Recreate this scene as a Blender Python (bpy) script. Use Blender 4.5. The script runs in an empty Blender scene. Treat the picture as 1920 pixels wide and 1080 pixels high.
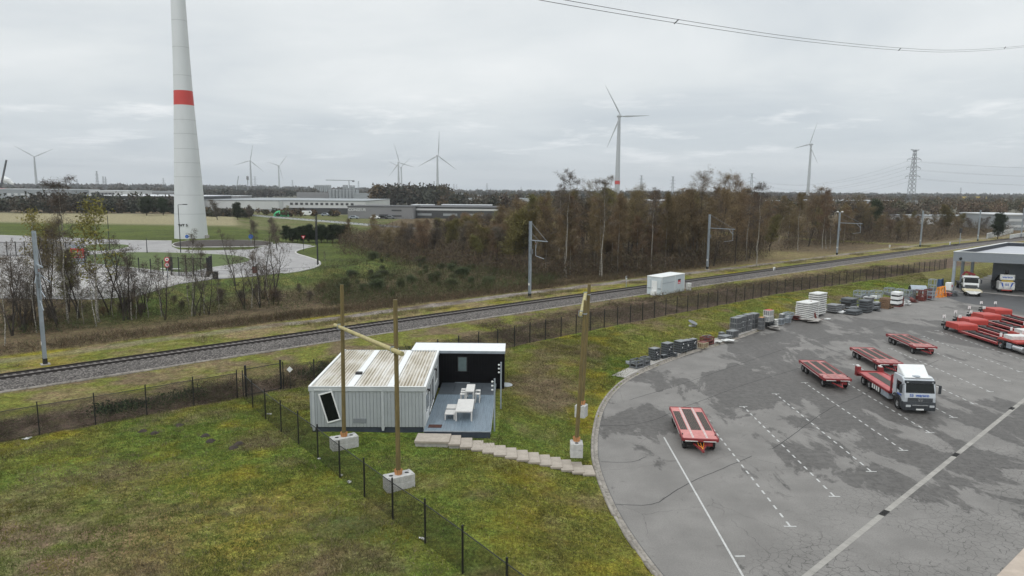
import bpy, bmesh, math, random
import numpy as np
from mathutils import Vector, Matrix
random.seed(7); RNG = np.random.default_rng(11)
S = bpy.context.scene; C = S.collection
# ------------------------------------------------------------------ camera
FPX, PITCH, ROLL, CAMH = 1300.0, math.radians(8.06), math.radians(0.5), 18.0
_F = Vector((0, math.cos(PITCH), -math.sin(PITCH))); _R0 = Vector((1, 0, 0)); _U0 = _R0.cross(_F)
_R = _R0*math.cos(ROLL) + _U0*math.sin(ROLL); _U = _U0*math.cos(ROLL) - _R0*math.sin(ROLL)
cam_d = bpy.data.cameras.new('camera'); cam = bpy.data.objects.new('camera', cam_d); C.objects.link(cam)
cam_d.sensor_width = 36; cam_d.lens = FPX/1920*36; cam_d.clip_start = 0.5; cam_d.clip_end = 30000
cam.matrix_world = Matrix(((_R.x, _U.x, -_F.x, 0), (_R.y, _U.y, -_F.y, 0), (_R.z, _U.z, -_F.z, CAMH), (0, 0, 0, 1)))
S.camera = cam
S.view_settings.view_transform = 'Standard'; S.view_settings.look = 'None'; S.view_settings.gamma = 1
S.view_settings.exposure = 0.16
S.render.resolution_x = 1024; S.render.resolution_y = 576
S.cycles.transparent_max_bounces = 24; S.cycles.max_bounces = 6
# ------------------------------------------------------------------ world: overcast sky
SUN_EL, SUN_AZ = math.radians(48), math.radians(215)
w = bpy.data.worlds.new('World'); S.world = w; w.use_nodes = True
nt = w.node_tree; nt.nodes.clear(); N = nt.nodes.new; L = nt.links.new
out = N('ShaderNodeOutputWorld'); bg = N('ShaderNodeBackground'); sky = N('ShaderNodeTexSky')
sky.sky_type = 'NISHITA'; sky.sun_disc = False; sky.sun_elevation = SUN_EL; sky.sun_rotation = SUN_AZ
tc = N('ShaderNodeTexCoord'); sep = N('ShaderNodeSeparateXYZ'); L(tc.outputs['Generated'], sep.inputs[0])
def mth(op, a, b=None, clamp=False):
    n = N('ShaderNodeMath'); n.operation = op; n.use_clamp = clamp
    for i, v in enumerate((a, b)):
        if v is None: continue
        if isinstance(v, (int, float)): n.inputs[i].default_value = v
        else: L(v, n.inputs[i])
    return n.outputs[0]
zc = mth('MAXIMUM', sep.outputs[2], 0.0)
den = mth('ADD', zc, 0.10)
cu = mth('DIVIDE', sep.outputs[0], den); cv = mth('DIVIDE', sep.outputs[1], den)
cmb = N('ShaderNodeCombineXYZ'); L(cu, cmb.inputs[0]); L(cv, cmb.inputs[1])
def wnoise(scale, det, rough, off, dist=0.0):
    mp = N('ShaderNodeMapping'); mp.inputs['Location'].default_value = off; L(cmb.outputs[0], mp.inputs[0])
    n = N('ShaderNodeTexNoise'); n.inputs['Scale'].default_value = scale; n.inputs['Detail'].default_value = det
    n.inputs['Roughness'].default_value = rough; n.inputs['Distortion'].default_value = dist; L(mp.outputs[0], n.inputs[0]); return n.outputs['Fac']
def ramp(fac, stops):
    r = N('ShaderNodeValToRGB'); L(fac, r.inputs[0]); e = r.color_ramp.elements
    while len(e) < len(stops): e.new(0.5)
    for q, (p, c) in zip(e, stops): q.position = p; q.color = (*c, 1)
    return r.outputs[0]
n1 = wnoise(0.55, 7, 0.55, (3.1, 1.7, 0), 0.4)
base = ramp(n1, [(0.30, (0.560, 0.600, 0.635)), (0.50, (0.675, 0.705, 0.722)), (0.72, (0.785, 0.803, 0.812))])
n2 = wnoise(1.3, 8, 0.60, (9.4, 4.2, 2), 0.15)
gap = ramp(n2, [(0.53, (0, 0, 0)), (0.67, (1, 1, 1))])
# bright cloud breaks live low in the sky only
band = N('ShaderNodeMapRange'); band.interpolation_type = 'SMOOTHSTEP'; L(zc, band.inputs[0])
for i, v in ((1, 0.16), (2, 0.085), (3, 0.0), (4, 1.0)): band.inputs[i].default_value = v
low = N('ShaderNodeMapRange'); low.interpolation_type = 'SMOOTHSTEP'; L(zc, low.inputs[0])
for i, v in ((1, 0.015), (2, 0.05), (3, 0.0), (4, 1.0)): low.inputs[i].default_value = v
gf = mth('MULTIPLY', mth('MULTIPLY', gap, band.outputs[0]), low.outputs[0])
gf = mth('MULTIPLY', gf, 0.85)
mx = N('ShaderNodeMixRGB'); L(gf, mx.inputs[0]); L(base, mx.inputs[1]); mx.inputs[2].default_value = (0.93, 0.93, 0.93, 1)
# the layer over the horizon is a little darker and bluer
hz = N('ShaderNodeMapRange'); hz.interpolation_type = 'SMOOTHSTEP'; L(zc, hz.inputs[0])
for i, v in ((1, 0.0), (2, 0.16), (3, 0.0), (4, 1.0)): hz.inputs[i].default_value = v
hzc = ramp(hz.outputs[0], [(0.0, (0.90, 0.925, 0.96)), (0.35, (0.90, 0.93, 0.96)), (1.0, (1.08, 1.08, 1.07))])
mh = N('ShaderNodeMixRGB'); mh.blend_type = 'MULTIPLY'; mh.inputs[0].default_value = 1; L(mx.outputs[0], mh.inputs[1]); L(hzc, mh.inputs[2])
# overcast luminance rises towards the zenith
zen = mth('ADD', 1.0, mth('MULTIPLY', mth('MAXIMUM', mth('SUBTRACT', sep.outputs[2], 0.30), 0.0), 1.6))
mz = N('ShaderNodeMixRGB'); mz.blend_type = 'MULTIPLY'; mz.inputs[0].default_value = 1; L(mh.outputs[0], mz.inputs[1]); L(zen, mz.inputs[2])
nsk = N('ShaderNodeMixRGB'); nsk.blend_type = 'MIX'; nsk.inputs[0].default_value = 0.94
sc_ = N('ShaderNodeMixRGB'); sc_.blend_type = 'MULTIPLY'; sc_.inputs[0].default_value = 1; L(sky.outputs[0], sc_.inputs[1]); sc_.inputs[2].default_value = (1, 1, 1, 1)
up = N('ShaderNodeMixRGB'); up.blend_type = 'MULTIPLY'; up.inputs[0].default_value = 1; L(mz.outputs[0], up.inputs[1]); up.inputs[2].default_value = (10, 10, 10, 1)
L(sc_.outputs[0], nsk.inputs[1]); L(up.outputs[0], nsk.inputs[2])
L(nsk.outputs[0], bg.inputs[0]); bg.inputs[1].default_value = 0.10; L(bg.outputs[0], out.inputs[0])
sd = bpy.data.lights.new('sun', 'SUN'); so = bpy.data.objects.new('sun', sd); C.objects.link(so)
sd.energy = 0.75; sd.angle = math.radians(14); sd.color = (1.0, 0.975, 0.94)
so.rotation_euler = (math.radians(90)-SUN_EL, 0, -SUN_AZ + math.pi)
so.location = (0, 0, 200)
# ------------------------------------------------------------------ helpers
def P(px, py, z=0.0):
    """point of the world at height z that the photo shows at (px, py)"""
    d = _F*FPX + _R*(px-960) - _U*(py-540); t = (z-CAMH)/d.z
    return Vector((d.x*t, d.y*t, z))
def XZ(px, z, y):
    """x for a point at depth y and height z seen at column px"""
    lo, hi = -3000.0, 3000.0
    def f(x):
        v = Vector((x, y, z-CAMH)); return 960+FPX*v.dot(_R)/v.dot(_F)
    for _ in range(50):
        m = (lo+hi)/2
        if f(m) < px: lo = m
        else: hi = m
    return lo
def proj(x, y, z):
    v = Vector((x, y, z-CAMH)); q = v.dot(_F); return 960+FPX*v.dot(_R)/q, 540-FPX*v.dot(_U)/q
def ztop(x, y, py):
    """height of the point over (x, y) seen at row py"""
    lo, hi = -5.0, 400.0
    for _ in range(50):
        m = (lo+hi)/2
        if proj(x, y, m)[1] > py: lo = m
        else: hi = m
    return lo
def tag(o, label=None, cat=None, group=None, kind=None):
    if label: o['label'] = label
    if cat: o['category'] = cat
    if group: o['group'] = group
    if kind: o['kind'] = kind
    return o
def thing(name, label, cat, loc=(0, 0, 0), rz=0.0, group=None, s=None):
    o = bpy.data.objects.new(name, None); C.objects.link(o); o.location = loc; o.rotation_euler = (0, 0, rz)
    o.empty_display_size = 0.5
    if s: o.scale = (s, s, s) if isinstance(s, (int, float)) else s
    return tag(o, label, cat, group)
def copy_tree(o, parent=None):
    c = o.copy(); C.objects.link(c)
    if parent: c.parent = parent
    for ch in list(o.children): copy_tree(ch, c)
    return c
class MB:
    def __init__(s): s.v = []; s.f = []; s.m = []; s.mi = 0
    def add(s, vs, fs):
        b = len(s.v); s.v += [tuple(q) for q in vs]
        for f in fs: s.f.append(tuple(b+i for i in f)); s.m.append(s.mi)
        return s
    def box(s, x0, x1, y0, y1, z0, z1):
        s.add([(x0, y0, z0), (x1, y0, z0), (x1, y1, z0), (x0, y1, z0), (x0, y0, z1), (x1, y0, z1), (x1, y1, z1), (x0, y1, z1)],
              [(0, 3, 2, 1), (4, 5, 6, 7), (0, 1, 5, 4), (1, 2, 6, 5), (2, 3, 7, 6), (3, 0, 4, 7)]); return s
    def bar(s, a, b, w, h=None):
        a = Vector(a); b = Vector(b); d = (b-a).normalized(); h = h or w
        u = Vector((0, 0, 1)) if abs(d.z) < 0.95 else Vector((0, 1, 0))
        r = d.cross(u).normalized()*w/2; t = r.cross(d).normalized()*h/2
        vs = [a-r-t, a+r-t, a+r+t, a-r+t, b-r-t, b+r-t, b+r+t, b-r+t]
        s.add(vs, [(0, 1, 2, 3), (7, 6, 5, 4), (0, 4, 5, 1), (1, 5, 6, 2), (2, 6, 7, 3), (3, 7, 4, 0)]); return s
    def tube(s, a, b, r0, r1=None, n=8, cap=True):
        a = Vector(a); b = Vector(b); r1 = r0 if r1 is None else r1; d = (b-a).normalized()
        u = Vector((0, 0, 1)) if abs(d.z) < 0.95 else Vector((0, 1, 0))
        r = d.cross(u).normalized(); t = r.cross(d).normalized(); vs = []
        for p, rr in ((a, r0), (b, r1)):
            for i in range(n):
                an = 2*math.pi*i/n; vs.append(p+(r*math.cos(an)+t*math.sin(an))*rr)
        fs = [(i, (i+1) % n, n+(i+1) % n, n+i) for i in range(n)]
        if cap: fs += [tuple(range(n))[::-1], tuple(range(n, 2*n))]
        s.add(vs, fs); return s
    def path(s, pts, rads, n=6):
        pts = [Vector(p) for p in pts]; vs = []; m = len(pts)
        for k, p in enumerate(pts):
            d = (pts[min(k+1, m-1)]-pts[max(k-1, 0)]).normalized()
            u = Vector((1, 0, 0)) if abs(d.x) < 0.8 else Vector((0, 1, 0))
            r = d.cross(u).normalized(); t = d.cross(r).normalized()
            for i in range(n):
                an = 2*math.pi*i/n; vs.append(p+(r*math.cos(an)+t*math.sin(an))*rads[k])
        fs = [(k*n+i, k*n+(i+1) % n, (k+1)*n+(i+1) % n, (k+1)*n+i) for k in range(m-1) for i in range(n)]
        fs += [tuple(range(n))[::-1], tuple(range((m-1)*n, m*n))]
        s.add(vs, fs); return s
    def prism(s, poly, z0, z1):
        n = len(poly); s.add([(p[0], p[1], z0) for p in poly]+[(p[0], p[1], z1) for p in poly],
            [tuple(range(n))[::-1], tuple(range(n, 2*n))]+[(i, (i+1) % n, n+(i+1) % n, n+i) for i in range(n)]); return s
    def xprism(s, prof, x0, x1, t0=1.0):
        """side profile in (y, z) extruded along x"""
        n = len(prof); s.add([(x0, p[0], p[1]) for p in prof]+[(x1, p[0], p[1]) for p in prof],
            [tuple(range(n)), tuple(range(n, 2*n))[::-1]]+[((i+1) % n, i, n+i, n+(i+1) % n) for i in range(n)]); return s
    def lathe(s, prof, n=16, c=(0, 0, 0), axis='z'):
        vs = []
        for r, z in prof:
            for i in range(n):
                an = 2*math.pi*i/n; q = (r*math.cos(an), r*math.sin(an), z)
                if axis == 'x': q = (q[2], q[0], q[1])
                if axis == 'y': q = (q[0], q[2], q[1])
                vs.append((q[0]+c[0], q[1]+c[1], q[2]+c[2]))
        m = len(prof)
        fs = [(k*n+i, k*n+(i+1) % n, (k+1)*n+(i+1) % n, (k+1)*n+i) for k in range(m-1) for i in range(n)]
        s.add(vs, fs); return s
    def quad(s, a, b, c, d): s.add([a, b, c, d], [(0, 1, 2, 3)]); return s
    def map(s, fn): s.v = [tuple(fn(*q)) for q in s.v]; return s
    def build(s, name, mats, parent=None, bevel=0.0, smooth=False, fix=True):
        me = bpy.data.meshes.new(name); me.from_pydata(s.v, [], s.f)
        for m in (mats if isinstance(mats, (list, tuple)) else [mats]): me.materials.append(m)
        if isinstance(mats, (list, tuple)): me.polygons.foreach_set('material_index', s.m)
        if fix:
            bm = bmesh.new(); bm.from_mesh(me); bmesh.ops.recalc_face_normals(bm, faces=bm.faces)
            if bevel: bmesh.ops.bevel(bm, geom=[e for e in bm.edges], offset=bevel, segments=1, affect='EDGES', clamp_overlap=True)
            bm.to_mesh(me); bm.free()
        if smooth: me.polygons.foreach_set('use_smooth', [True]*len(me.polygons))
        o = bpy.data.objects.new(name, me); C.objects.link(o)
        if parent: o.parent = parent
        return o
def npmesh(name, V, F, mats, parent=None, col=None, smooth=False):
    """big mesh from numpy arrays: V (n,3), F (m,k)"""
    me = bpy.data.meshes.new(name); n, m, k = len(V), len(F), F.shape[1]
    me.vertices.add(n); me.vertices.foreach_set('co', V.astype(np.float32).ravel())
    me.loops.add(m*k); me.loops.foreach_set('vertex_index', F.astype(np.int32).ravel())
    me.polygons.add(m); me.polygons.foreach_set('loop_start', np.arange(0, m*k, k, dtype=np.int32))
    me.polygons.foreach_set('loop_total', np.full(m, k, dtype=np.int32))
    if smooth: me.polygons.foreach_set('use_smooth', np.ones(m, dtype=bool))
    me.update(calc_edges=True)
    if col is not None:
        a = me.color_attributes.new('Col', 'FLOAT_COLOR', 'POINT'); cc = np.ones((n, 4), dtype=np.float32); cc[:, :3] = col
        a.data.foreach_set('color', cc.ravel())
    for q in (mats if isinstance(mats, (list, tuple)) else [mats]): me.materials.append(q)
    o = bpy.data.objects.new(name, me); C.objects.link(o)
    if parent: o.parent = parent
    return o
def text(name, s, size, mat, parent, loc, rot, extrude=0.01, align='CENTER', bold=0.0, sx=1.0):
    cu = bpy.data.curves.new(name, 'FONT'); cu.body = s; cu.size = size; cu.extrude = extrude; cu.align_x = align; cu.offset = bold
    cu.resolution_u = 3
    t = bpy.data.objects.new(name, cu); C.objects.link(t); dg = bpy.context.evaluated_depsgraph_get()
    me = bpy.data.meshes.new_from_object(t.evaluated_get(dg)); bpy.data.objects.remove(t)
    me.materials.clear(); me.materials.append(mat)
    o = bpy.data.objects.new(name, me); C.objects.link(o); o.parent = parent; o.location = loc; o.rotation_euler = rot; o.scale = (sx, 1, 1)
    return o
# ------------------------------------------------------------------ materials
def mat(name, col, rough=0.7, metal=0.0, var=0.12, scale=3.0, bump=0.0, bscale=40.0, col2=None, stain=None, stretch=None, attr=False, rnd=0.0, spec=0.5, lo=0.35, hi=0.65, thr=0.6):
    m = bpy.data.materials.new(name); m.use_nodes = True; t = m.node_tree; b = t.nodes['Principled BSDF']; A = t.nodes.new; K = t.links.new
    b.inputs['Roughness'].default_value = rough; b.inputs['Metallic'].default_value = metal
    b.inputs['Specular IOR Level'].default_value = spec
    co = A('ShaderNodeTexCoord').outputs['Object']
    if stretch:
        mp = A('ShaderNodeMapping'); mp.inputs['Scale'].default_value = stretch; K(co, mp.inputs[0]); co = mp.outputs[0]
    n = A('ShaderNodeTexNoise'); n.inputs['Scale'].default_value = scale; n.inputs['Detail'].default_value = 6; n.inputs['Roughness'].default_value = 0.6
    K(co, n.inputs[0])
    r = A('ShaderNodeValToRGB'); K(n.outputs['Fac'], r.inputs[0]); e = r.color_ramp.elements
    c2 = col2 or tuple(c*(1+var) for c in col); c1 = col if col2 else tuple(c*(1-var) for c in col)
    e[0].position = lo; e[0].color = (*c1, 1); e[1].position = hi; e[1].color = (*c2, 1)
    o = r.outputs[0]
    if attr:
        at = A('ShaderNodeAttribute'); at.attribute_name = 'Col'; mm = A('ShaderNodeMixRGB'); mm.blend_type = 'MULTIPLY'; mm.inputs[0].default_value = 1
        K(at.outputs['Color'], mm.inputs[1]); K(o, mm.inputs[2]); o = mm.outputs[0]
    if stain:
        n3 = A('ShaderNodeTexNoise'); n3.inputs['Scale'].default_value = scale*2.7; n3.inputs['Detail'].default_value = 8; n3.inputs['Roughness'].default_value = 0.7; K(co, n3.inputs[0])
        r3 = A('ShaderNodeMapRange'); K(n3.outputs['Fac'], r3.inputs[0])
        r3.inputs[1].default_value = thr-0.05; r3.inputs[2].default_value = thr+0.12
        mm = A('ShaderNodeMixRGB'); K(r3.outputs[0], mm.inputs[0]); K(o, mm.inputs[1]); mm.inputs[2].default_value = (*stain, 1); o = mm.outputs[0]
    if rnd:
        oi = A('ShaderNodeObjectInfo'); hs = A('ShaderNodeHueSaturation'); K(o, hs.inputs['Color'])
        mr = A('ShaderNodeMapRange'); K(oi.outputs['Random'], mr.inputs[0]); mr.inputs[3].default_value = 1-rnd; mr.inputs[4].default_value = 1+rnd; K(mr.outputs[0], hs.inputs['Value'])
        m2 = A('ShaderNodeMath'); m2.operation = 'MULTIPLY'; K(oi.outputs['Random'], m2.inputs[0]); m2.inputs[1].default_value = 7.31
        m3 = A('ShaderNodeMath'); m3.operation = 'FRACT'; K(m2.outputs[0], m3.inputs[0])
        mr2 = A('ShaderNodeMapRange'); K(m3.outputs[0], mr2.inputs[0]); mr2.inputs[3].default_value = 0.5-rnd*0.09; mr2.inputs[4].default_value = 0.5+rnd*0.09; K(mr2.outputs[0], hs.inputs['Hue'])
        o = hs.outputs[0]
    K(o, b.inputs['Base Color'])
    if bump:
        n4 = A('ShaderNodeTexNoise'); n4.inputs['Scale'].default_value = bscale; n4.inputs['Detail'].default_value = 4; K(co, n4.inputs[0])
        bp = A('ShaderNodeBump'); bp.inputs['Strength'].default_value = bump; bp.inputs['Distance'].default_value = 0.03; K(n4.outputs['Fac'], bp.inputs['Height']); K(bp.outputs[0], b.inputs['Normal'])
    return m
M = {}
M['white'] = mat('white_paint', (0.72, 0.73, 0.72), 0.45, var=0.05)
M['white_dirty'] = mat('dirty_white', (0.62, 0.62, 0.60), 0.7, var=0.12, stain=(0.30, 0.28, 0.25))
M['cabin_wall'] = mat('cabin_wall_paint', (0.33, 0.355, 0.365), 0.5, var=0.04, scale=1.2, bump=0.05)
M['cabin_trim'] = mat('cabin_trim', (0.42, 0.445, 0.455), 0.45, var=0.05)
M['dark_skirt'] = mat('dark_blue_skirting', (0.035, 0.045, 0.062), 0.6, var=0.15)
M['black'] = mat('black_cladding', (0.004, 0.004, 0.005), 0.6, var=0.2, scale=2, spec=0.12)
M['glass'] = mat('dark_glass', (0.008, 0.010, 0.010), 0.12, var=0.1, spec=0.28)
M['glass_pale'] = mat('pale_glass', (0.10, 0.135, 0.135), 0.12, var=0.1)
M['deck'] = mat('blue_grey_decking', (0.15, 0.195, 0.235), 0.42, var=0.16, scale=1.6, stretch=(6, 0.5, 1), stain=(0.10, 0.13, 0.16))
M['deck_dark'] = mat('dark_deck_tiles', (0.060, 0.070, 0.080), 0.4, var=0.15)
M['mat'] = mat('coir_doormat', (0.055, 0.018, 0.012), 0.95, var=0.3, scale=8)
M['concrete'] = mat('concrete', (0.36, 0.34, 0.315), 0.85, var=0.14, scale=2.5, bump=0.2, stain=(0.22, 0.20, 0.175))
M['concrete_white'] = mat('pale_concrete', (0.46, 0.455, 0.44), 0.85, var=0.12, scale=4, bump=0.35, bscale=25, stain=(0.30, 0.29, 0.27))
M['kerb'] = mat('kerb_concrete', (0.27, 0.245, 0.215), 0.9, var=0.25, scale=1.2, bump=0.2, stain=(0.10, 0.085, 0.06), thr=0.55)
M['wood'] = mat('treated_timber', (0.155, 0.115, 0.042), 0.75, var=0.25, scale=1.6, stretch=(6, 6, 0.5), stain=(0.095, 0.08, 0.035), thr=0.53)
M['wood_pale'] = mat('pale_timber', (0.38, 0.33, 0.16), 0.75, var=0.15, scale=2, stain=(0.20, 0.17, 0.07), thr=0.58)
M['wood_orange'] = mat('fresh_timber_wedge', (0.50, 0.24, 0.10), 0.7, var=0.15, scale=6)
M['galv'] = mat('galvanised_steel', (0.32, 0.36, 0.40), 0.45, metal=0.35, var=0.10, scale=2.0)
M['galv_dark'] = mat('weathered_steel', (0.17, 0.18, 0.19), 0.5, metal=0.3, var=0.2)
M['fence'] = mat('black_fence_steel', (0.012, 0.012, 0.012), 0.5, var=0.1)
M['rail'] = mat('rusty_rail', (0.018, 0.012, 0.010), 0.6, var=0.3, scale=2)
M['sleeper'] = mat('sleeper_concrete', (0.16, 0.145, 0.135), 0.9, var=0.2)
M['red'] = mat('red_paint', (0.225, 0.024, 0.026), 0.5, var=0.2, scale=1.5, stain=(0.15, 0.025, 0.022))
M['pink_dark'] = mat('worn_red_deck', (0.41, 0.175, 0.165), 0.55, var=0.2, scale=1.0, stain=(0.20, 0.07, 0.06), thr=0.52)
M['cab_red'] = mat('lorry_red_deck', (0.42, 0.085, 0.085), 0.5, var=0.15, scale=1.0, stain=(0.25, 0.05, 0.05), thr=0.55)
M['red_bright'] = mat('bright_red_paint', (0.42, 0.050, 0.038), 0.5, var=0.12, scale=1.5, stain=(0.34, 0.05, 0.04), thr=0.6)
M['pink'] = mat('sun_bleached_red_deck', (0.52, 0.20, 0.185), 0.5, var=0.14, scale=1.0, stain=(0.40, 0.13, 0.11), thr=0.58)
M['darkwood'] = mat('dark_trailer_planks', (0.052, 0.044, 0.036), 0.7, var=0.3, scale=2, stretch=(6, 1, 1))
M['tyre'] = mat('tyre_rubber', (0.015, 0.015, 0.015), 0.85, var=0.2)
M['rim'] = mat('wheel_rim', (0.30, 0.30, 0.30), 0.5, metal=0.3, var=0.15)
M['undark'] = mat('chassis_black', (0.018, 0.017, 0.017), 0.7, var=0.2)
M['bumper'] = mat('dark_bumper_plastic', (0.030, 0.034, 0.040), 0.55, var=0.15)
M['grey_truck'] = mat('silver_truck_paint', (0.47, 0.50, 0.53), 0.35, metal=0.1, var=0.05)
M['blue'] = mat('blue_lettering', (0.012, 0.085, 0.42), 0.5, var=0.03)
M['chrome'] = mat('bright_metal', (0.55, 0.56, 0.57), 0.25, metal=0.7, var=0.05)
M['lamp'] = mat('lamp_glass', (0.45, 0.47, 0.48), 0.15, var=0.05)
M['yellow'] = mat('yellow_paint', (0.60, 0.42, 0.05), 0.5, var=0.08)
M['orange'] = mat('orange_paint', (0.75, 0.26, 0.02), 0.5, var=0.12)
M['brownpaint'] = mat('red_brown_steel', (0.14, 0.035, 0.028), 0.65, var=0.25)
M['line'] = mat('road_paint', (0.50, 0.50, 0.485), 0.7, var=0.15, scale=6, stain=(0.26, 0.255, 0.25), thr=0.54)
M['tower_white'] = mat('turbine_tower_paint', (0.58, 0.60, 0.60), 0.55, var=0.035, scale=0.25, stretch=(1, 1, 0.3))
M['tower_red'] = mat('turbine_red_band', (0.50, 0.050, 0.042), 0.5, var=0.04)
M['blade'] = mat('turbine_blade', (0.38, 0.40, 0.41), 0.5, var=0.02)
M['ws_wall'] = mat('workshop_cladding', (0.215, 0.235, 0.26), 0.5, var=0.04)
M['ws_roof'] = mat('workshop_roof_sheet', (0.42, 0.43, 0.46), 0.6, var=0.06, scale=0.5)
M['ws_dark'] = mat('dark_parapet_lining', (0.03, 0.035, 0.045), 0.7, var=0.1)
M['sign_red'] = mat('red_sign', (0.55, 0.02, 0.04), 0.5, var=0.03)
M['sign_blue'] = mat('blue_sign', (0.02, 0.13, 0.50), 0.5, var=0.03)
M['lamp_pole'] = mat('dark_lamp_post', (0.022, 0.024, 0.027), 0.5, var=0.1)
M['plastic_dark'] = mat('dark_grey_panels', (0.080, 0.088, 0.095), 0.6, var=0.2, scale=2.0, stain=(0.10, 0.11, 0.115))
M['plastic_grey'] = mat('grey_plastic_crate', (0.19, 0.195, 0.20), 0.6, var=0.15)
M['top_grey'] = mat('grey_lid', (0.20, 0.21, 0.215), 0.6, var=0.12)
M['cream'] = mat('cream_crate', (0.50, 0.44, 0.30), 0.7, var=0.1)
M['palletwood'] = mat('pallet_wood', (0.20, 0.125, 0.075), 0.85, var=0.25, scale=4)
M['blue_tarp'] = mat('blue_tarpaulin', (0.02, 0.055, 0.13), 0.5, var=0.3)
M['green'] = mat('green_paint', (0.02, 0.30, 0.11), 0.6, var=0.1)
M['bark_birch'] = mat('birch_bark', (0.46, 0.43, 0.37), 0.85, var=0.25, scale=1.2, stretch=(2, 2, 5), stain=(0.05, 0.042, 0.036), thr=0.47)
M['bark_dark'] = mat('dark_bark', (0.042, 0.034, 0.028), 0.9, var=0.3, scale=2)
M['bark_pine'] = mat('pine_bark', (0.075, 0.050, 0.035), 0.9, var=0.3, scale=2)
M['twig_brown'] = mat('budding_birch_twigs', (0.168, 0.122, 0.070), 0.9, var=0.3, scale=0.35, rnd=0.22, spec=0.1)
M['twig_grey'] = mat('bare_grey_twigs', (0.120, 0.098, 0.078), 0.9, var=0.3, scale=0.35, rnd=0.22, spec=0.1)
M['twig_olive'] = mat('olive_budding_twigs', (0.150, 0.132, 0.052), 0.9, var=0.3, scale=0.35, rnd=0.22, spec=0.1)
M['leaf_lime'] = mat('fresh_lime_leaves', (0.205, 0.185, 0.050), 0.8, var=0.25, scale=0.6, rnd=0.1, spec=0.2)
M['leaf_dark'] = mat('evergreen_leaves', (0.036, 0.050, 0.024), 0.8, var=0.35, scale=0.6, rnd=0.2, spec=0.2)
M['leaf_broom'] = mat('broom_green', (0.072, 0.085, 0.040), 0.85, var=0.3, scale=0.6, rnd=0.25, spec=0.2)
M['twigs_attr'] = mat('tangled_stems', (0.85, 0.85, 0.85), 0.9, var=0.25, scale=0.5, attr=True, spec=0.1)
M['grass_attr'] = mat('grass_blades', (0.85, 0.85, 0.85), 0.85, var=0.30, scale=0.35, attr=True, spec=0.15)
M['insul'] = mat('insulator_brown', (0.12, 0.05, 0.03), 0.3, var=0.1)
M['shed_white'] = mat('equipment_hut_grp', (0.52, 0.575, 0.60), 0.5, var=0.04, scale=0.8)
# ------------------------------------------------------------------ geometry of the place
def catmull(pts, step=2.0):
    pts = [np.array(p, float) for p in pts]; o = []
    for i in range(len(pts)-1):
        p0 = pts[max(i-1, 0)]; p1 = pts[i]; p2 = pts[i+1]; p3 = pts[min(i+2, len(pts)-1)]
        n = max(1, int(np.linalg.norm(p2-p1)/step))
        for k in range(n):
            t = k/n; o.append(0.5*((2*p1)+(-p0+p2)*t+(2*p0-5*p1+4*p2-p3)*t*t+(-p0+3*p1-3*p2+p3)*t**3))
    o.append(pts[-1]); return np.array(o)
kerb_px = [(1232, 1080), (1180, 1010), (1150, 960), (1130, 915), (1118, 880), (1113, 850), (1115, 810), (1125, 770), (1145, 738), (1175, 712), (1220, 690), (1290, 663), (1350, 645), (1400, 628), (1460, 607), (1520, 592), (1600, 577), (1700, 560)]
kerb_pts = [(16, 6), (10.5, 19), (8.2, 26)] + [tuple(P(*p))[:2] for p in kerb_px] + [(80.0, 129.0)]
KERB = catmull(kerb_pts, 0.9)
YARD = np.vstack([KERB, [(84, 133.5), (120, 168), (260, 130), (300, -40), (20, -40), (18, 0)]])
rail_pts = [(-150, -38.5), (-44.2, 58.6), (-7.2, 92.4), (23.3, 119.6), (58, 150), (140.2, 221.5), (166.7, 243.6), (420, 445)]
RAIL = catmull(rail_pts, 4.0)
FENCE_L = [(-62, 20.5), (-31.9, 46.3), (-22.1, 54.9)]
FENCE_B = [(-19.4, 57.3), (-18.6, 57.4), (-16.6, 58.7), (-0.9, 72.9), (3, 77.3), (20.2, 93.2), (45.3, 116.0), (90, 150.6)]
FENCE_D = [(-21.9, 54.9), (-19.4, 51.2), (-3.4, 30.6), (3.0, 22.2)]
TRUNKS_FRONT = [(-150, 20), (-62, 78), (-54, 84), (-40, 92), (-22, 107), (2, 126), (11, 136), (30, 152), (45, 166), (60, 176), (85, 203), (106, 213), (162, 257), (240, 320)]
def segdist(X, Y, poly):
    best = np.full(X.shape, 1e9)
    for (ax, ay), (bx, by) in zip(poly[:-1], poly[1:]):
        dx, dy = bx-ax, by-ay; l2 = dx*dx+dy*dy+1e-9
        t = np.clip(((X-ax)*dx+(Y-ay)*dy)/l2, 0, 1); best = np.minimum(best, np.hypot(X-ax-t*dx, Y-ay-t*dy))
    return best
def sided(X, Y, poly):
    """signed distance to an open polyline, positive on its left"""
    best = np.full(X.shape, 1e9); sg = np.zeros(X.shape)
    for (ax, ay), (bx, by) in zip(poly[:-1], poly[1:]):
        dx, dy = bx-ax, by-ay; l2 = dx*dx+dy*dy+1e-9
        t = np.clip(((X-ax)*dx+(Y-ay)*dy)/l2, 0, 1); d = np.hypot(X-ax-t*dx, Y-ay-t*dy)
        cr = dx*(Y-ay)-dy*(X-ax); u = d < best; sg = np.where(u, np.sign(cr), sg); best = np.where(u, d, best)
    return best*sg
def inpoly(X, Y, poly):
    r = np.zeros(X.shape, bool); n = len(poly); j = n-1
    for i in range(n):
        xi, yi = poly[i]; xj, yj = poly[j]
        c = ((yi > Y) != (yj > Y)) & (X < (xj-xi)*(Y-yi)/(yj-yi+1e-12)+xi); r ^= c; j = i
    return r
def sstep(a, b, x):
    t = np.clip((x-a)/(b-a), 0, 1); return t*t*(3-2*t)
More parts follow.
